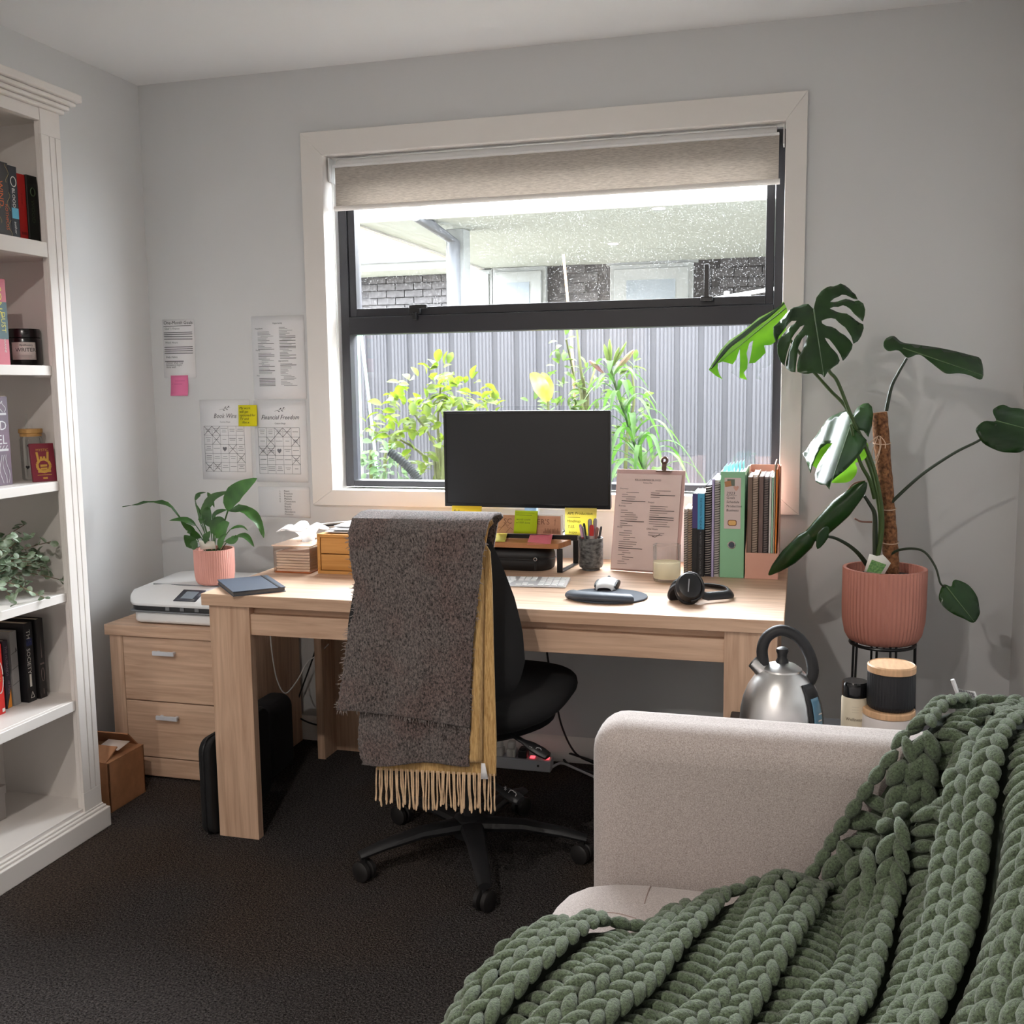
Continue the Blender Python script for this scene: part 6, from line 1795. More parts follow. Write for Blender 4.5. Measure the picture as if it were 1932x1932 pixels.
# ---------------------------------------------------------------- chunky knitted blanket
GRN = throwmat('chunky_wool', S(26, 33, 20), S(106, 123, 94), 300, (1, 1, 1), bump=.9, lo=.28, hi=.72, bdist=.003)
def sstep(a, b, x):
    t = max(0.0, min(1.0, (x - a) / (b - a))); return t * t * (3 - 2 * t)
def bump_(x, y, cx, cy, rx, ry, h):
    q = ((x - cx) / rx) ** 2 + ((y - cy) / ry) ** 2
    return h * math.exp(-q)
def hgt(x, y):
    z = .444 + .012 * math.sin(x * 15 + y * 8) + .009 * math.sin(x * 9 - y * 16 + 1)
    z -= .18 * sstep(1.945, 1.80, x)                                  # over the front edge
    bk = sstep(2.44, 2.76, x + .10 * (y + 2.0)) * .275                  # up the back
    arm = sstep(-1.640, -1.590, y) * .262                              # over the arm
    arm -= .30 * sstep(-1.43, -1.36, y)
    z += max(bk, arm)
    z += bump_(x, y, 2.515, -1.715, .08, .036, .085) - bump_(x, y, 2.50, -1.652, .10, .016, .02) + bump_(x, y, 2.33, -1.74, .05, .06, .025)
    z += bump_(x, y, 2.66, -1.92, .05, .24, .050) + bump_(x, y, 2.63, -1.52, .05, .08, .018)
    z += bump_(x, y, 2.20, -1.92, .05, .14, .020) - bump_(x, y, 2.43, -1.90, .05, .10, .022) + bump_(x, y, 2.06, -1.95, .04, .2, .012)
    return z
TD = Vector((-.34, -.94)).normalized(); SD = Vector((-TD.y, TD.x))     # along the ribs / across them
def plan(s, t): return Vector((2.45, -1.80)) + SD * s + TD * t
def P3(s, t):
    w_ = .014 * math.sin(t * 9 + s * 3) * min(1, max(0, t - t0(s)) * 8)
    q = plan(s + w_, t); return Vector((q.x, q.y, hgt(q.x, q.y)))
edge_px = [(985, 1752), (1005, 1746), (1100, 1730), (1210, 1722), (1290, 1694), (1400, 1672), (1442, 1652)]
ep = [W(u, v, z=.47) for u, v in edge_px]
edge = [(p.x, p.y) for p in ep] + [(2.345, -1.641), (2.41, -1.622), (2.47, -1.609), (2.52, -1.598), (2.55, -1.57), (2.57, -1.52), (2.67, -1.38), (2.99, -1.38)]
edge = [(1.80, edge[0][1] - .02)] + edge
est = sorted([((Vector(e) - Vector((2.45, -1.80))).dot(SD), (Vector(e) - Vector((2.45, -1.80))).dot(TD)) for e in edge])
def t0(s): return interp(est, s)
bk = G()
def add_stitch(p, ax_, nn, sd, ln, r):
    """one plump stitch: a tapering lobe"""
    n, m = 8, 6; vs = []
    for j in range(m):
        v_ = j / (m - 1); q = p + ax_ * (ln * (v_ - .5)); rr = r * (max(.02, math.sin(math.pi * (.06 + .88 * v_)))) ** .75
        q = q + nn * (.003 * math.sin(math.pi * v_))
        for k in range(n):
            a = 2 * math.pi * k / n; vs.append(q + sd * (rr * math.cos(a)) + nn * (rr * .9 * math.sin(a)))
    fs = [(j * n + k, j * n + (k + 1) % n, (j + 1) * n + (k + 1) % n, (j + 1) * n + k) for j in range(m - 1) for k in range(n)]
    fs += [tuple(range(n))[::-1], tuple((m - 1) * n + k for k in range(n))]
    bk.add(vs, fs)
def frame(s, t):
    a, b = P3(s, t - .004), P3(s, t + .004); c, d = P3(s - .004, t), P3(s + .004, t)
    T_ = (b - a).normalized(); S_ = (d - c); S_ = (S_ - T_ * S_.dot(T_)).normalized(); N_ = S_.cross(T_)
    if N_.z < 0 and abs(N_.z) > .1: N_ = -N_
    if N_.dot(Vector((-.3, -.5, .8))) < 0: N_ = -N_
    return T_, S_, N_
R = random.Random(77)
PER = .130
s = -.66
chains = []
k = 0
while s < .36:
    chains += [(s, 'K', -1), (s + .0195, 'K', 1), (s + .041, 'K', -1), (s + .0605, 'K', 1), (s + .084, 'P', 0), (s + .107, 'P', 1)]
    s += PER; k += 1
XMIN, XMAX, YMIN = 1.80, 2.93, -2.62
for s, kind, sg_ in chains:
    t = t0(s) + .001; step = .030 if kind == 'K' else .0235
    lead = .012 if kind == 'K' else .018
    if sg_ == 1: lead += .5 * step
    acc = 0.0; q0 = P3(s, t)
    while acc < lead:
        t += .001; q1 = P3(s, t); acc += (q1 - q0).length; q0 = q1
    for it in range(120):
        p = P3(s, t)
        if p.y < YMIN: break
        T_, S_, N_ = frame(s, t)
        sx_ = min(1.55, max(1.0, (P3(s + .01, t) - P3(s - .01, t)).length / .02))
        if XMIN < p.x < XMAX:
            if kind == 'K':
                ax_ = (T_ * .90 + S_ * (.46 * sg_)).normalized(); sd = ax_.cross(N_).normalized()
                add_stitch(p + N_ * .021 + S_ * R.uniform(-.001, .001), ax_, N_, sd, .053 * R.uniform(.92, 1.08), .0112 * (.4 + .6 * sx_) * R.uniform(.93, 1.05))
            else:
                ax_ = (S_ * .93 + T_ * (.34 if sg_ else -.30) + N_ * .05).normalized(); sd = ax_.cross(N_).normalized()
                add_stitch(p - N_ * .002 + S_ * R.uniform(-.002, .002), ax_, N_, sd, .045 * sx_ * R.uniform(.9, 1.12), .0104 * (.6 + .4 * sx_) * R.uniform(.92, 1.06))
        # advance by true length along the cloth
        acc = 0.0; q0 = p
        while acc < step:
            t += .0015; q1 = P3(s, t); acc += (q1 - q0).length; q0 = q1
# edge chain
prev = None
ss = -.66
while ss < .36:
    p = P3(ss, t0(ss) - .004)
    if prev is not None and XMIN < p.x < XMAX:
        d = (p - prev).length
        if d > .030:
            T_, S_, N_ = frame(ss, t0(ss)); ax_ = (p - prev).normalized(); sd = ax_.cross(N_)
            if sd.length > .1: add_stitch((p + prev) / 2 + N_ * .010, ax_, N_, sd.normalized(), .044, .012)
            prev = p
    else: prev = p
    ss += .004
bl_ = thing('knitted_blanket', 'chunky sage green knitted blanket spread over the sofa seat and arm', 'blanket', (2.35, -1.95, .42))
obj('knit', bk, GRN, bl_, ang=80)
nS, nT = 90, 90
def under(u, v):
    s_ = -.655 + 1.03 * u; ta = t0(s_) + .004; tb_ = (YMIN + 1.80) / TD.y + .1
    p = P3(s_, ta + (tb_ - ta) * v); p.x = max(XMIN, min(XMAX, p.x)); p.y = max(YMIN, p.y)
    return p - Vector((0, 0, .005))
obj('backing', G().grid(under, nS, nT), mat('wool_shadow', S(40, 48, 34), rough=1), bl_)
# ---------------------------------------------------------------- side table with kettle, jars
TBZ = .500
stb = thing('side_table', 'small dark side table behind the sofa arm', 'table', (2.48, -1.13, 0))
DKM = mat('dark_table', S(46, 46, 50), rough=.5)
obj('table_top', G().box(2.19, 2.80, -1.39, -.872, TBZ - .02, TBZ), DKM, stb, bev=.003)
for x_ in (2.21, 2.76):
    for y_ in (-1.37, -.91): obj('leg', G().box(x_, x_ + .02, y_, y_ + .02, 0, TBZ - .02), DKM, stb)
KX, KY = 2.312, -1.10
kt = thing('kettle', 'brushed steel dome kettle with a black hoop handle', 'kettle', (KX, KY, TBZ))
obj('base', G().lathe([(0, 0), (.088, 0), (.09, .008), (.086, .018), (0, .018)], (KX, KY, TBZ), 40), BLACKP, kt)
obj('body', G().lathe([(0, .018), (.086, .018), (.090, .03), (.0905, .055), (.0885, .085), (.083, .112), (.0735, .137), (.060, .158), (.048, .171), (.044, .1745), (0, .175)], (KX, KY, TBZ), 56), STEEL, kt)
obj('lid', G().lathe([(.044, .1745), (.043, .178), (.030, .187), (.014, .192), (0, .193)], (KX, KY, TBZ), 40), STEEL, kt)
obj('knob', G().lathe([(0, .190), (.0145, .191), (.0135, .196), (.010, .202), (.0105, .210), (.0135, .217), (.0125, .223), (.006, .2265), (0, .227)], (KX, KY, TBZ), 24), BLACKP, kt)
hp = smooth_path([W(1441, 1254, y=KY), W(1438, 1225, y=KY), W(1448, 1201, y=KY), W(1474, 1189, y=KY), W(1505, 1202, y=KY), W(1526, 1232, y=KY), W(1534, 1264, y=KY), W(1527, 1286, y=KY), W(1514, 1288, y=KY)], 6)
obj('handle', G().tube(hp, .0125, n=16), mat('handle_grip', S(30, 30, 32), rough=.55), kt)
obj('spout', G().tube([W(1446, 1272, y=KY), W(1432, 1258, y=KY), W(1420, 1248, y=KY)], [.020, .0165, .014], n=20, cap=False), STEEL, kt)
obj('handle_bracket', G().tube([W(1441, 1254, y=KY), W(1448, 1262, y=KY), W(1454, 1270, y=KY)], [.011, .010, .014], n=14), CHROME, kt)
ga = -28
def gaugef(r, a0, a1, z0, z1):
    prof = [(.018, .086), (.03, .090), (.055, .0905), (.085, .0885), (.112, .083), (.137, .0735), (.158, .060)]
    return G().grid(lambda u, v: Vector((KX + (interp(prof, z0 + (z1 - z0) * v) + r) * math.cos(math.radians(a0 + (a1 - a0) * u)), KY + (interp(prof, z0 + (z1 - z0) * v) + r) * math.sin(math.radians(a0 + (a1 - a0) * u)), TBZ + z0 + (z1 - z0) * v)), 9, 14)
gp = obj('gauge_panel', gaugef(.002, -48, -14, .02, .155), BLACKP, kt, solid=.004)
obj('water_gauge', gaugef(.0055, -41, -23, .03, .128), mat('gauge_blue', S(96, 136, 160), rough=.15), gp, solid=.002)
g = G()
for z_ in (.05, .065, .08, .095):
    g.add([Vector((KX + .098 * math.cos(math.radians(a)), KY + .098 * math.sin(math.radians(a)), TBZ + zz_)) for a, zz_ in ((-36, z_), (-29, z_), (-29, z_ + .003), (-36, z_ + .003))], [(0, 1, 2, 3)])
obj('gauge_marks', g, LGT, gp, smooth=False)
# bottle
bx_ = W(1613, 1320, y=-1.08)
bo = thing('supplement_bottle', 'cream labelled bottle with a black screw lid beside the kettle', 'bottle', (bx_.x, -1.08, TBZ))
br_ = .0285
zl = W(1613, 1310, y=-1.08).z - TBZ; zt2 = W(1613, 1284, y=-1.08).z - TBZ
obj('bottle', G().lathe([(0, 0), (br_ * .95, 0), (br_, .004), (br_, zl - .008), (br_ * .9, zl), (0, zl)], (bx_.x, -1.08, TBZ), 32), mat('cream_label', S(216, 204, 180), rough=.5), bo)
obj('lid', G().lathe([(br_ * .95, zl - .002), (br_ * .97, zl + .002), (br_ * .97, zt2 - .004), (br_ * .9, zt2), (0, zt2)], (bx_.x, -1.08, TBZ), 32), mat('gloss_black', S(18, 18, 20), rough=.15), bo)
g = G(); cyl_text(g, 'Wellness', bx_.x, -1.08, br_ + .0008, -95, TBZ + zl - .052, .010)
for k in range(3): cyl_text(g, '_____', bx_.x, -1.08, br_ + .0008, -90, TBZ + zl - .02 - k * .006, .006)
obj('lettering', g, mat('ink_brown2', S(110, 96, 80)), bo, smooth=False)
# white canister, black jar on top
jx = W(1681, 1300, y=-1.10).x
zj0 = W(1681, 1334, y=-1.10).z; zj1 = W(1681, 1257, y=-1.10).z
cn = thing('canister', 'white canister with a pale wooden lid under the black jar', 'canister', (jx - .003, -1.10, TBZ))
obj('body', G().lathe([(0, 0), (.054, 0), (.055, .003), (.055, zj0 - TBZ - .016), (0, zj0 - TBZ - .016)], (jx - .003, -1.10, TBZ), 40), mat('white_ceramic', S(226, 218, 214), rough=.35), cn)
LIDW = mat('pale_lid_wood', S(214, 172, 132), rough=.5, var=.12, vscale=24, stretch=(6, 1, 1))
obj('lid', G().lathe([(0, 0), (.054, 0), (.0545, .003), (.0545, .011), (.052, .0135), (0, .0135)], (jx - .003, -1.10, zj0 - .0145), 40), LIDW, cn)
jr = thing('ribbed_jar', 'black ribbed jar with a wooden lid stacked on the white canister', 'jar', (jx, -1.10, zj0))
hj = zj1 - zj0
obj('body', G().lathe([(0, 0), (.043, 0), (.047, .004), (.0485, .012), (.0485, hj - .012), (.046, hj - .010), (0, hj - .010)], (jx, -1.10, zj0), 176, rib=.0011, ribn=44), mat('black_ceramic', S(30, 30, 33), rough=.5), jr)
obj('lid', G().lathe([(0, hj - .010), (.0495, hj - .010), (.050, hj - .007), (.050, hj + .003), (.047, hj + .006), (.0455, hj + .0045), (0, hj + .0045)], (jx, -1.10, zj0), 44), LIDW, jr)
# white wire rack
rk = thing('wire_rack', 'white wire mesh rack poking up behind the green blanket', 'rack', (2.70, -1.02, TBZ))
A, B_, C_, D_ = W(1797, 1282, y=-1.02), W(1838, 1306, y=-1.02), W(1854, 1345, y=-1.02), W(1815, 1330, y=-1.02)
dn = Vector((0, 0, TBZ + .004))
obj('side_bar', G().tube([A, D_, D_ + (D_ - A) * .6 , (D_.x + .03, -1.02, TBZ + .006)], .0045), WHITEPL, rk)
obj('frame', G().tube([A.lerp(D_, .35), B_, C_, D_], .0025, closed=True), WHITEPL, rk)
mg = []
for k in range(1, 9):
    t = k / 9
    obj('wire', G().tube([A.lerp(D_, .35 + .65 * t), B_.lerp(C_, t)], .0009, n=5), GREYPL, rk)
for k in range(1, 7):
    t = k / 7
    obj('wire', G().tube([A.lerp(D_, .35).lerp(B_, t), D_.lerp(C_, t)], .0009, n=5), GREYPL, rk)
obj('foot', G().tube([C_, (C_.x + .01, -1.02, TBZ + .004), (C_.x - .05, -1.10, TBZ + .004)], .003), WHITEPL, rk)

# ---------------------------------------------------------------- monstera on its stand
PX, PY, PR = 2.580, -.33, .112
PTZ, PBZ = .780, .566
sd_ = thing('plant_stand', 'black wire plant stand holding the large pink pot', 'plant stand', (PX, PY, 0))
obj('ring', G().tube([(PX + .088 * math.cos(k * math.pi / 20), PY + .088 * math.sin(k * math.pi / 20), PBZ - .005) for k in range(40)], .005, n=8, closed=True), BLACKM, sd_)
obj('cross_bar', G().tube([(PX - .088, PY, PBZ - .006), (PX + .088, PY, PBZ - .006)], .003), BLACKM, sd_)
obj('cross_bar', G().tube([(PX, PY - .088, PBZ - .006), (PX, PY + .088, PBZ - .006)], .003), BLACKM, sd_)
for an in (-150, -75, 0, 100):
    a = math.radians(an); d = Vector((math.cos(a), math.sin(a), 0)); s_ = Vector((-d.y, d.x, 0)) * .008; c = Vector((PX, PY, 0))
    obj('leg', G().tube([c + d * .088 + s_ + Vector((0, 0, PBZ + .004)), c + d * .098 + s_ * .6 + Vector((0, 0, .004)), c + d * .098 - s_ * .6 + Vector((0, 0, .004)), c + d * .088 - s_ + Vector((0, 0, PBZ + .004))], .0034, n=8), BLACKM, sd_)
mo_ = thing('monstera', 'tall monstera on a coir pole in a ribbed terracotta pink pot', 'plant', (PX, PY, PBZ))
TER2 = mat('terracotta_pink', S(204, 138, 122), rough=.55)
obj('pot', G().lathe(potprof(PR, PTZ - PBZ, .70), (PX, PY, PBZ), 240, rib=.0026, ribn=60), TER2, mo_)
obj('soil', G().lathe([(0, .19), (PR * .9, .187), (PR * .9, .182), (0, .182)], (PX, PY, PBZ), 28), SOIL, mo_)
COIR = mat('coir', S(84, 52, 32), rough=1, col2=S(156, 108, 72), vscale=110, detail=4, bump=1.0, bscale=160)
pt, pb_ = W(1659, 778, y=-.33), W(1683, 1074, y=-.33)
pth = [pb_.lerp(pt, k / 24) for k in range(25)]; R = random.Random(9)
pth[0].z = PBZ + .15
obj('coir_pole', G().tube(pth, [.0215 + R.uniform(-.0012, .0012) for _ in pth], n=24), COIR, mo_)
TW = mat('twine', S(214, 184, 160), rough=.8)
for v_ in (835, 958, 1022):
    c = pb_.lerp(pt, (1074 - v_) / 296)
    obj('tie', G().tube([c + Vector((.0235 * math.cos(k * .4189), .0235 * math.sin(k * .4189), .003 * math.sin(k * .4189))) for k in range(15)], .0013, n=5, closed=True), TW, mo_)
yb_ = -.362
obj('twine_bow', G().tube(smooth_path([W(1640, 836, y=yb_), W(1652, 826, y=yb_), W(1660, 823, y=yb_), W(1670, 835, y=yb_), W(1670, 846, y=yb_)], 5), .0012, n=5), TW, mo_)
obj('twine_bow', G().tube(smooth_path([W(1660, 823, y=yb_), W(1662, 840, y=yb_), W(1657, 862, y=yb_), W(1650, 880, y=yb_), W(1642, 892, y=yb_)], 5), .0012, n=5), TW, mo_)
obj('twine_bow', G().tube(smooth_path([W(1656, 824, y=yb_), W(1646, 850, y=yb_), W(1646, 866, y=yb_), W(1652, 866, y=yb_), W(1660, 845, y=yb_), W(1658, 828, y=yb_)], 5), .0012, n=5), TW, mo_)
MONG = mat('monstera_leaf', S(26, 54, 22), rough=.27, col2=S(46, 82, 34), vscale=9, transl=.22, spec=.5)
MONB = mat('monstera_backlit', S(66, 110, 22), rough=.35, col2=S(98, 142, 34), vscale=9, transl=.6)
STG = mat('petiole', S(62, 84, 38), rough=.45)
STD = mat('petiole_dark', S(40, 52, 34), rough=.45)
def z7(x, y): return (1330 + x / 5.682, 520 + y / 5.682)
def z8(x, y): return (1440 + x / 5.085, 740 + y / 5.085)
def z6(x, y): return (1320 + x / 2.611, 500 + y / 2.611)
def leaf(poly, fz_, p, n, m, mid, amp, curl=0.0, name='leaf', step=7.0):
    """mid: midrib line in photo pixels; the blade cups away from it"""
    pl_ = [fz_(*q) for q in poly]
    if len(poly) < 30:      # round the plain outlines
        n_ = len(pl_); rr_ = []
        for i in range(n_):
            A_, B__, C__, D__ = (Vector(pl_[(i + k) % n_]) for k in (-1, 0, 1, 2))
            for k in range(4):
                t = k / 4; q = .5 * ((2 * B__) + (C__ - A_) * t + (2 * A_ - 5 * B__ + 4 * C__ - D__) * t * t + (3 * B__ - A_ - 3 * C__ + D__) * t ** 3)
                rr_.append((q.x, q.y))
        pl_ = rr_
    (ax0, ay0), (ax1, ay1) = [fz_(*q) for q in mid]
    L_ = math.hypot(ax1 - ax0, ay1 - ay0); dx, dy = (ax1 - ax0) / L_, (ay1 - ay0) / L_
    def bend(x, y):
        al = ((x - ax0) * dx + (y - ay0) * dy) / L_; ac = ((x - ax0) * -dy + (y - ay0) * dx) / L_
        return -amp * min(1.2, abs(ac) * 2) ** 1.5 - curl * max(0, al) ** 2 + .004 * math.sin(ac * 22) * min(1, abs(ac) * 3)
    g = cdt_leaf(pl_, p, n, step=step, bend=bend)
    o = obj(name, g, m, mo_, solid=0 if m is MONB else .0012, ang=60)
    rib = [WP(ax0 + (ax1 - ax0) * k / 10, ay0 + (ay1 - ay0) * k / 10, p, n) + Vector(n).normalized() * (bend(ax0 + (ax1 - ax0) * k / 10, ay0 + (ay1 - ay0) * k / 10) + .0012) for k in range(11)]
    obj('midrib', G().tube(rib, [.0018 - .0013 * k / 10 for k in range(11)], n=6), mat('midrib_green', S(96, 124, 78), rough=.4), o)
    return o
L1_ = [(1165, 360), (1175, 310), (1195, 230), (1245, 160), (1340, 85), (1455, 38), (1550, 60), (1615, 110), (1640, 165), (1560, 150), (1470, 155), (1390, 195), (1340, 265), (1430, 225), (1550, 187), (1650, 180),
       (1700, 225), (1720, 290), (1715, 350), (1695, 410), (1640, 350), (1560, 290), (1480, 268), (1380, 300), (1335, 340), (1420, 345), (1520, 360), (1620, 390), (1700, 440),
       (1705, 480), (1680, 550), (1640, 620), (1595, 675), (1570, 600), (1500, 500), (1400, 430), (1310, 450), (1250, 475), (1255, 505), (1300, 530), (1400, 545), (1500, 590), (1560, 650), (1585, 690),
       (1575, 740), (1530, 810), (1480, 875), (1455, 820), (1390, 740), (1330, 670), (1283, 655), (1300, 690), (1350, 760), (1420, 830), (1445, 890),
       (1430, 930), (1370, 975), (1320, 1020), (1280, 1090), (1255, 1060), (1150, 1030), (1060, 1025), (990, 1005), (985, 940), (1005, 850), (1060, 740), (1095, 640), (1080, 620), (1040, 650), (1000, 740), (990, 830), (975, 920), (968, 1000),
       (920, 970), (865, 920), (865, 860), (900, 740), (980, 620), (1060, 530), (1065, 512), (1020, 520), (930, 640), (880, 750), (855, 850), (850, 895),
       (800, 840), (775, 760), (768, 670), (800, 600), (870, 540), (960, 490), (985, 455), (930, 460), (850, 510), (790, 570), (758, 655),
       (730, 570), (730, 480), (800, 410), (870, 370), (950, 315), (1050, 300), (1110, 305), (1150, 345)]
leaf(L1_, z7, W(1545, 620, y=-.50), (-.04, -.76, .65), MONG, [(1165, 360), (1275, 1080)], .022)
L2_ = [(840, 270), (800, 330), (700, 380), (570, 440), (480, 520), (370, 610), (250, 680), (170, 780), (90, 920), (40, 1010), (110, 1065), (180, 1095), (150, 1050), (135, 990), (140, 940), (190, 920), (290, 940), (330, 890), (375, 780),
       (366, 950), (355, 1065), (430, 1075), (400, 1015), (440, 970), (450, 900), (440, 820), (475, 720), (515, 690), (480, 850), (460, 920), (520, 910), (580, 860), (640, 800), (625, 730), (700, 720), (790, 650), (860, 560), (880, 440), (880, 355)]
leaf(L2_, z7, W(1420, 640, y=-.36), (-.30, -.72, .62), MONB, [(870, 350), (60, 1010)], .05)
# lit rolled upper side of the same leaf
g = G(); sp2 = [W(*z7(*q), y=-.385) for q in ((850, 290), (700, 400), (560, 490), (400, 620), (220, 770), (60, 1000))]
blade(g, sp2, .032, up=(-.3, -.3, 1), fold=-.5, n=20, nc=6, prof=((0, .2), (.3, 1), (.6, 1.1), (.85, .8), (1, .1)))
obj('leaf', g, MONG, mo_, solid=.001)
L4_ = [(465, 690), (462, 640), (500, 540), (570, 480), (650, 462), (850, 400), (985, 470), (1012, 550), (990, 620), (940, 660), (885, 678), (907, 720), (893, 785), (835, 848), (745, 864), (640, 850), (520, 740)]
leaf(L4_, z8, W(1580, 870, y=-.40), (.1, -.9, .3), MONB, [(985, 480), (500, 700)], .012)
L3_ = [(850, 290), (860, 220), (900, 150), (960, 105), (1005, 95), (1040, 130), (1050, 200), (1035, 300), (1000, 410), (960, 360), (880, 345), (850, 350), (900, 365), (985, 440), (980, 480), (930, 570), (860, 660), (780, 740), (700, 810), (650, 860), (635, 935),
       (600, 890), (540, 870), (490, 830), (485, 760), (510, 680), (560, 590), (620, 510), (660, 470), (600, 465), (540, 515), (490, 600), (455, 690), (443, 750), (400, 640), (370, 560), (345, 515), (375, 490), (430, 400), (520, 300), (620, 220), (720, 170), (790, 165), (840, 200)]
leaf(L3_, z8, W(1580, 840, y=-.46), (-.33, -.54, .77), MONG, [(850, 290), (635, 930)], .024)
L6_ = [(1025, 455), (980, 420), (930, 422), (905, 395), (920, 360), (960, 345), (1000, 378), (1080, 388), (1200, 405), (1330, 435), (1390, 460), (1393, 560), (1330, 542), (1280, 532), (1220, 532), (1180, 510), (1130, 472), (1080, 440)]
leaf(L6_, z6, W(1760, 670, y=-.34), (.25, -.60, .75), MONG, [(1000, 410), (1393, 545)], .03)
L7_ = [(1362, 805), (1400, 770), (1460, 768), (1445, 720), (1460, 690), (1500, 675), (1540, 690), (1598, 695), (1640, 720), (1680, 790), (1640, 860), (1600, 900), (1540, 903), (1480, 895), (1400, 855)]
leaf(L7_, z6, W(1880, 800, y=-.40), (.0, -.85, .5), MONG, [(1460, 768), (1660, 820)], .02)
L8_ = [(1200, 1575), (1240, 1582), (1250, 1555), (1280, 1545), (1330, 1570), (1370, 1620), (1385, 1670), (1380, 1720), (1350, 1762), (1300, 1740), (1230, 1700), (1190, 1660), (1183, 1620)]
leaf(L8_, z6, W(1810, 1130, y=-.42), (.2, -.8, .5), MONG, [(1215, 1585), (1350, 1755)], .014)
# long rolled leaf
def rolled(sp, rad, a0, a1, m, ysh):
    P_ = smooth_path([W(*z8(*q), y=ysh + .01 * k) for k, q in enumerate(sp)], 6); mm_ = len(P_)
    def f(u, v):
        i = min(mm_ - 1, int(round(v * (mm_ - 1)))); t = (P_[min(i + 1, mm_ - 1)] - P_[max(i - 1, 0)]).normalized()
        n1 = Vector((0, -1, 0)); n1 = (n1 - t * n1.dot(t)).normalized(); n2 = t.cross(n1)
        a = math.radians(a0 + (a1 - a0) * u); r = interp(rad, v)
        return P_[i] + n1 * (r * math.cos(a) * .8) + n2 * (r * math.sin(a))
    obj('leaf', G().grid(f, 22, mm_), m, mo_, solid=.001, ang=60)
rolled([(985, 860), (900, 960), (780, 1080), (640, 1220), (520, 1330), (420, 1400)], [(0, .004), (.15, .018), (.45, .030), (.75, .026), (1, .016)], -130, 135, MONG, -.46)
rolled([(470, 1360), (400, 1430), (300, 1530), (200, 1620), (120, 1690), (55, 1752)], [(0, .014), (.2, .026), (.5, .025), (.8, .014), (1, .002)], -140, 130, MONG, -.42)
g = G(); blade(g, [W(*z8(*q), y=-.49) for q in ((620, 1290), (580, 1360), (550, 1430), (520, 1505))], .034, up=(.5, -1, .2), n=9)
obj('leaf', g, MONG, mo_, solid=.001)
# petioles
root = Vector((PX, PY, PBZ + .19))
def petiole(pts, r0, r1, m=STG, y0=-.36, y1=-.36):
    n_ = len(pts); P_ = smooth_path([W(u, v, y=y0 + (y1 - y0) * k / (n_ - 1)) for k, (u, v) in enumerate(pts)], 6)
    obj('petiole', G().tube(P_, [r0 + (r1 - r0) * k / (len(P_) - 1) for k in range(len(P_))], n=8), m, mo_)
petiole([(1655, 1055), (1664, 1000), (1662, 950), (1650, 890), (1632, 840), (1608, 790), (1580, 720), (1560, 690), (1533, 590)], .0065, .0042, STG, -.37, -.46)
petiole([(1655, 1055), (1661, 980), (1648, 905), (1630, 855), (1600, 775), (1565, 735), (1530, 695), (1490, 640)], .006, .004, STG, -.36, -.36)
petiole([(1650, 940), (1640, 905), (1622, 870), (1605, 800)], .006, .004, STG, -.39, -.45)
petiole([(1672, 775), (1682, 730), (1697, 700), (1711, 676)], .0055, .0035, STD, -.32, -.34)
petiole([(1672, 960), (1690, 940), (1740, 895), (1800, 855), (1852, 828), (1880, 800)], .0055, .003, STD, -.33, -.40)
petiole([(1672, 1056), (1690, 1040), (1720, 1035), (1745, 1042), (1765, 1070), (1774, 1100), (1783, 1107)], .004, .0024, STD, -.34, -.42)
petiole([(1636, 1066), (1620, 1045), (1600, 1028), (1575, 1015), (1555, 1012)], .007, .0035, STD, -.34, -.44)
petiole([(1652, 1055), (1651, 1010), (1650, 970), (1640, 950), (1630, 935)], .008, .004, STD, -.36, -.40)
petiole([(1645, 985), (1625, 984), (1612, 978)], .003, .002, mat('aerial_root', S(140, 104, 92), rough=.8), -.36, -.38)
petiole([(1632, 908), (1612, 912), (1600, 925), (1590, 945)], .003, .0022, MATS['aerial_root'], -.36, -.38)
# plant tag
tq = [W(*z8(*q), y=-.435) for q in ((1020, 1550), (1090, 1572), (1150, 1560), (1180, 1590), (1225, 1640), (1160, 1750), (968, 1720))]
tq = [Vector((p.x, p.y + (p.z - PTZ) * .0, p.z)) for p in tq]
tgo = obj('plant_tag', G().add(tq, [tuple(range(len(tq)))]), mat('tag_white', S(226, 222, 212), rough=.5), mo_, solid=.0008)
pq = [W(*z8(*q), y=-.437) for q in ((1042, 1606), (1182, 1655), (1130, 1740), (990, 1722))]
obj('tag_picture', G().add(pq, [(0, 1, 2, 3)]), mat('tag_green', S(60, 116, 60), col2=S(130, 170, 100), vscale=160, rough=.5), tgo, smooth=False)

# ---------------------------------------------------------------- cables and power strip under the desk
ps = thing('power_strip', 'grey-white power strip with plugs on the carpet by the wall', 'power strip', (1.42, -.10, 0))
psm = mat('strip_plastic', S(176, 178, 184), rough=.45)
e = W(1044, 1450, z=0)
obj('body', G().box(1.18, e.x, -.125, -.075, .001, .04), psm, ps, bev=.003)
pw = mat('plug_white', S(206, 204, 200), rough=.5)
for u_, m_ in ((942, pw), (966, pw), (988, BLACKP)):
    x_ = W(u_, 1420, y=-.10).x
    obj('plug', G().box(x_ - .016, x_ + .016, -.118, -.082, .04, .068).box(x_ - .012, x_ + .012, -.114, -.086, .068, .094 if m_ is pw else .075), m_, ps, bev=.004, seg=3)
RED = mat('red_neon', S(200, 40, 40), rough=.3, emit=(1, .06, .08, 1), estr=2.5)
for u_ in (1005, 1032):
    x_ = W(u_, 1433, y=-.10).x; obj('switch', G().box(x_ - .008, x_ + .008, -.108, -.092, .040, .0445), RED, ps, bev=.001)
xh = W(1015, 1441, y=-.126).x
obj('reset_button', G().lathe([(0, 0), (.004, 0), (.004, .002), (0, .002)], (xh, -.125, .022), 12, M=Matrix.Rotation(math.pi / 2, 3, 'X')), BLACKP, ps)
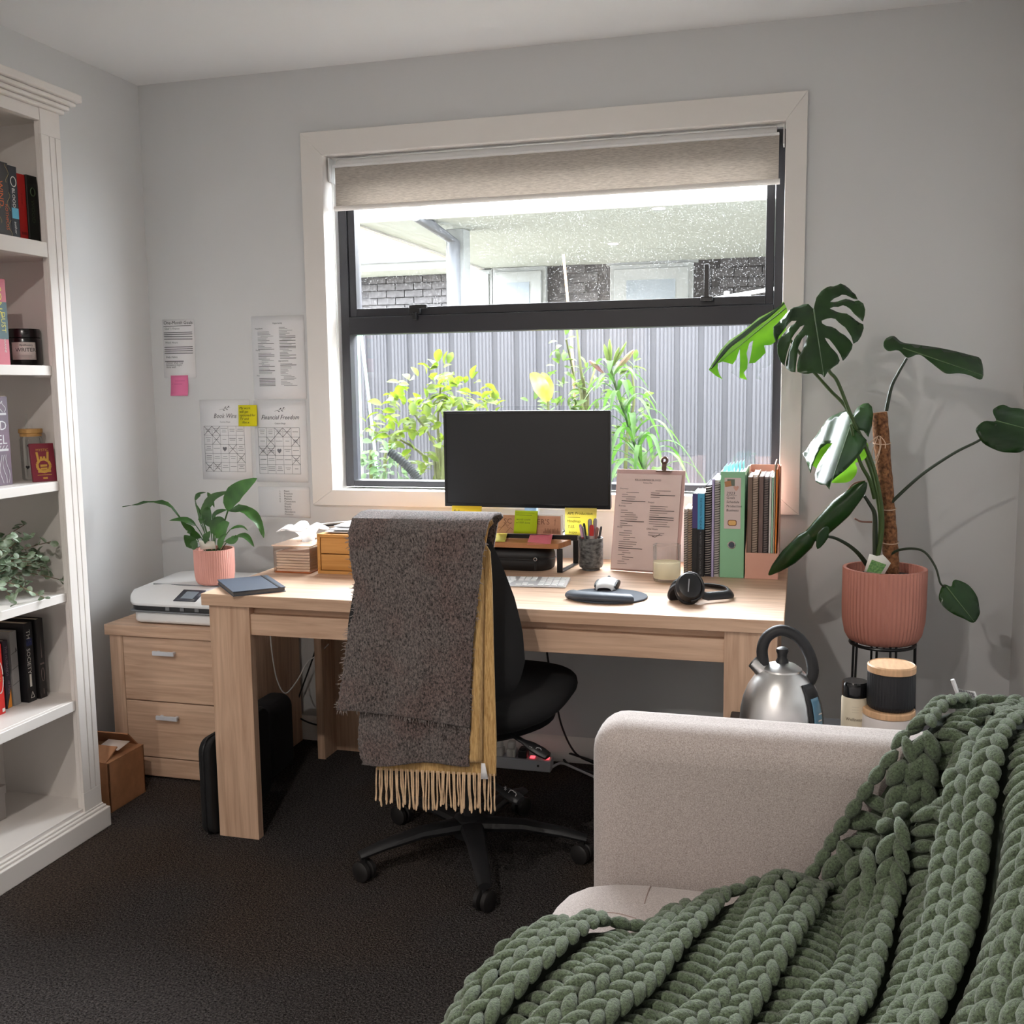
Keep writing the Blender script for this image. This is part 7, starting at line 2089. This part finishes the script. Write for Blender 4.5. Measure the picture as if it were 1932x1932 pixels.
def cable(label, pts, r, m):
    o = obj('cable', G().tube(smooth_path(pts, 8), r, n=8), m); tag(o, label, 'cable'); return o
cable('black cable hanging down behind the chair seat to the carpet', [W(1030, 1210, y=-.09), W(1034, 1245, y=-.09), W(1045, 1300, y=-.06), W(1060, 1370, y=-.05), W(1085, 1420, y=-.06), W(1120, 1440, y=-.10), W(1140, 1452, z=.004)], .0035, BLACKP)
cable('looped black cable on the carpet beside the power strip', [W(1125, 1438, z=.012), W(1095, 1428, z=.03), W(1070, 1421, z=.03), W(1062, 1430, z=.01), W(1080, 1446, z=.006), W(1130, 1462, z=.005)], .004, BLACKP)
cable('pale grey cable running from the power strip along the carpet', [(e.x, -.1, .012), W(1060, 1440, z=.008), W(1090, 1452, z=.006), W(1130, 1470, z=.006)], .0045, mat('pale_cable', S(190, 190, 192), rough=.5))
cable('thin white cable drooping under the left side of the desk', [W(509, 1185, y=-.30), W(513, 1230, y=-.30), W(522, 1280, y=-.28), W(538, 1308, y=-.26), W(560, 1285, y=-.22), W(580, 1250, y=-.18), W(600, 1235, y=-.17), W(620, 1215, y=-.16)], .0022, WHITEPL)
cable('black cable near the skirting board under the left side of the desk', [W(580, 1190, y=-.06), W(600, 1208, y=-.06), W(556, 1340, y=-.03), W(566, 1355, y=-.03), W(600, 1368, y=-.03), W(660, 1372, y=-.04), (1.0, -.05, .03)], .003, BLACKP)
# ---------------------------------------------------------------- groups of like things
GROUPS = {'pen': 'pens in the pen cup', 'sticky note': 'sticky notes', 'notebook': 'notebooks on the desk', 'folder': 'folders on the desk', 'cable': 'cables under the desk',
          'stake': 'garden stakes', 'poster': 'bingo sheets on the wall', 'lamp': 'ceiling downlights', 'shrub': 'garden shrubs', 'throw': 'throws on the chair', 'bag': 'bags under the desk'}
for o in list(COL.objects):
    if o.parent is None and 'category' in o:
        c = o['category']
        if c == 'book': o['group'] = 'books in the bookcase' if o.location.x < .6 else 'books on the desk'
        elif c in GROUPS and o.name.split('.')[0] != 'desk_lamp': o['group'] = GROUPS[c]
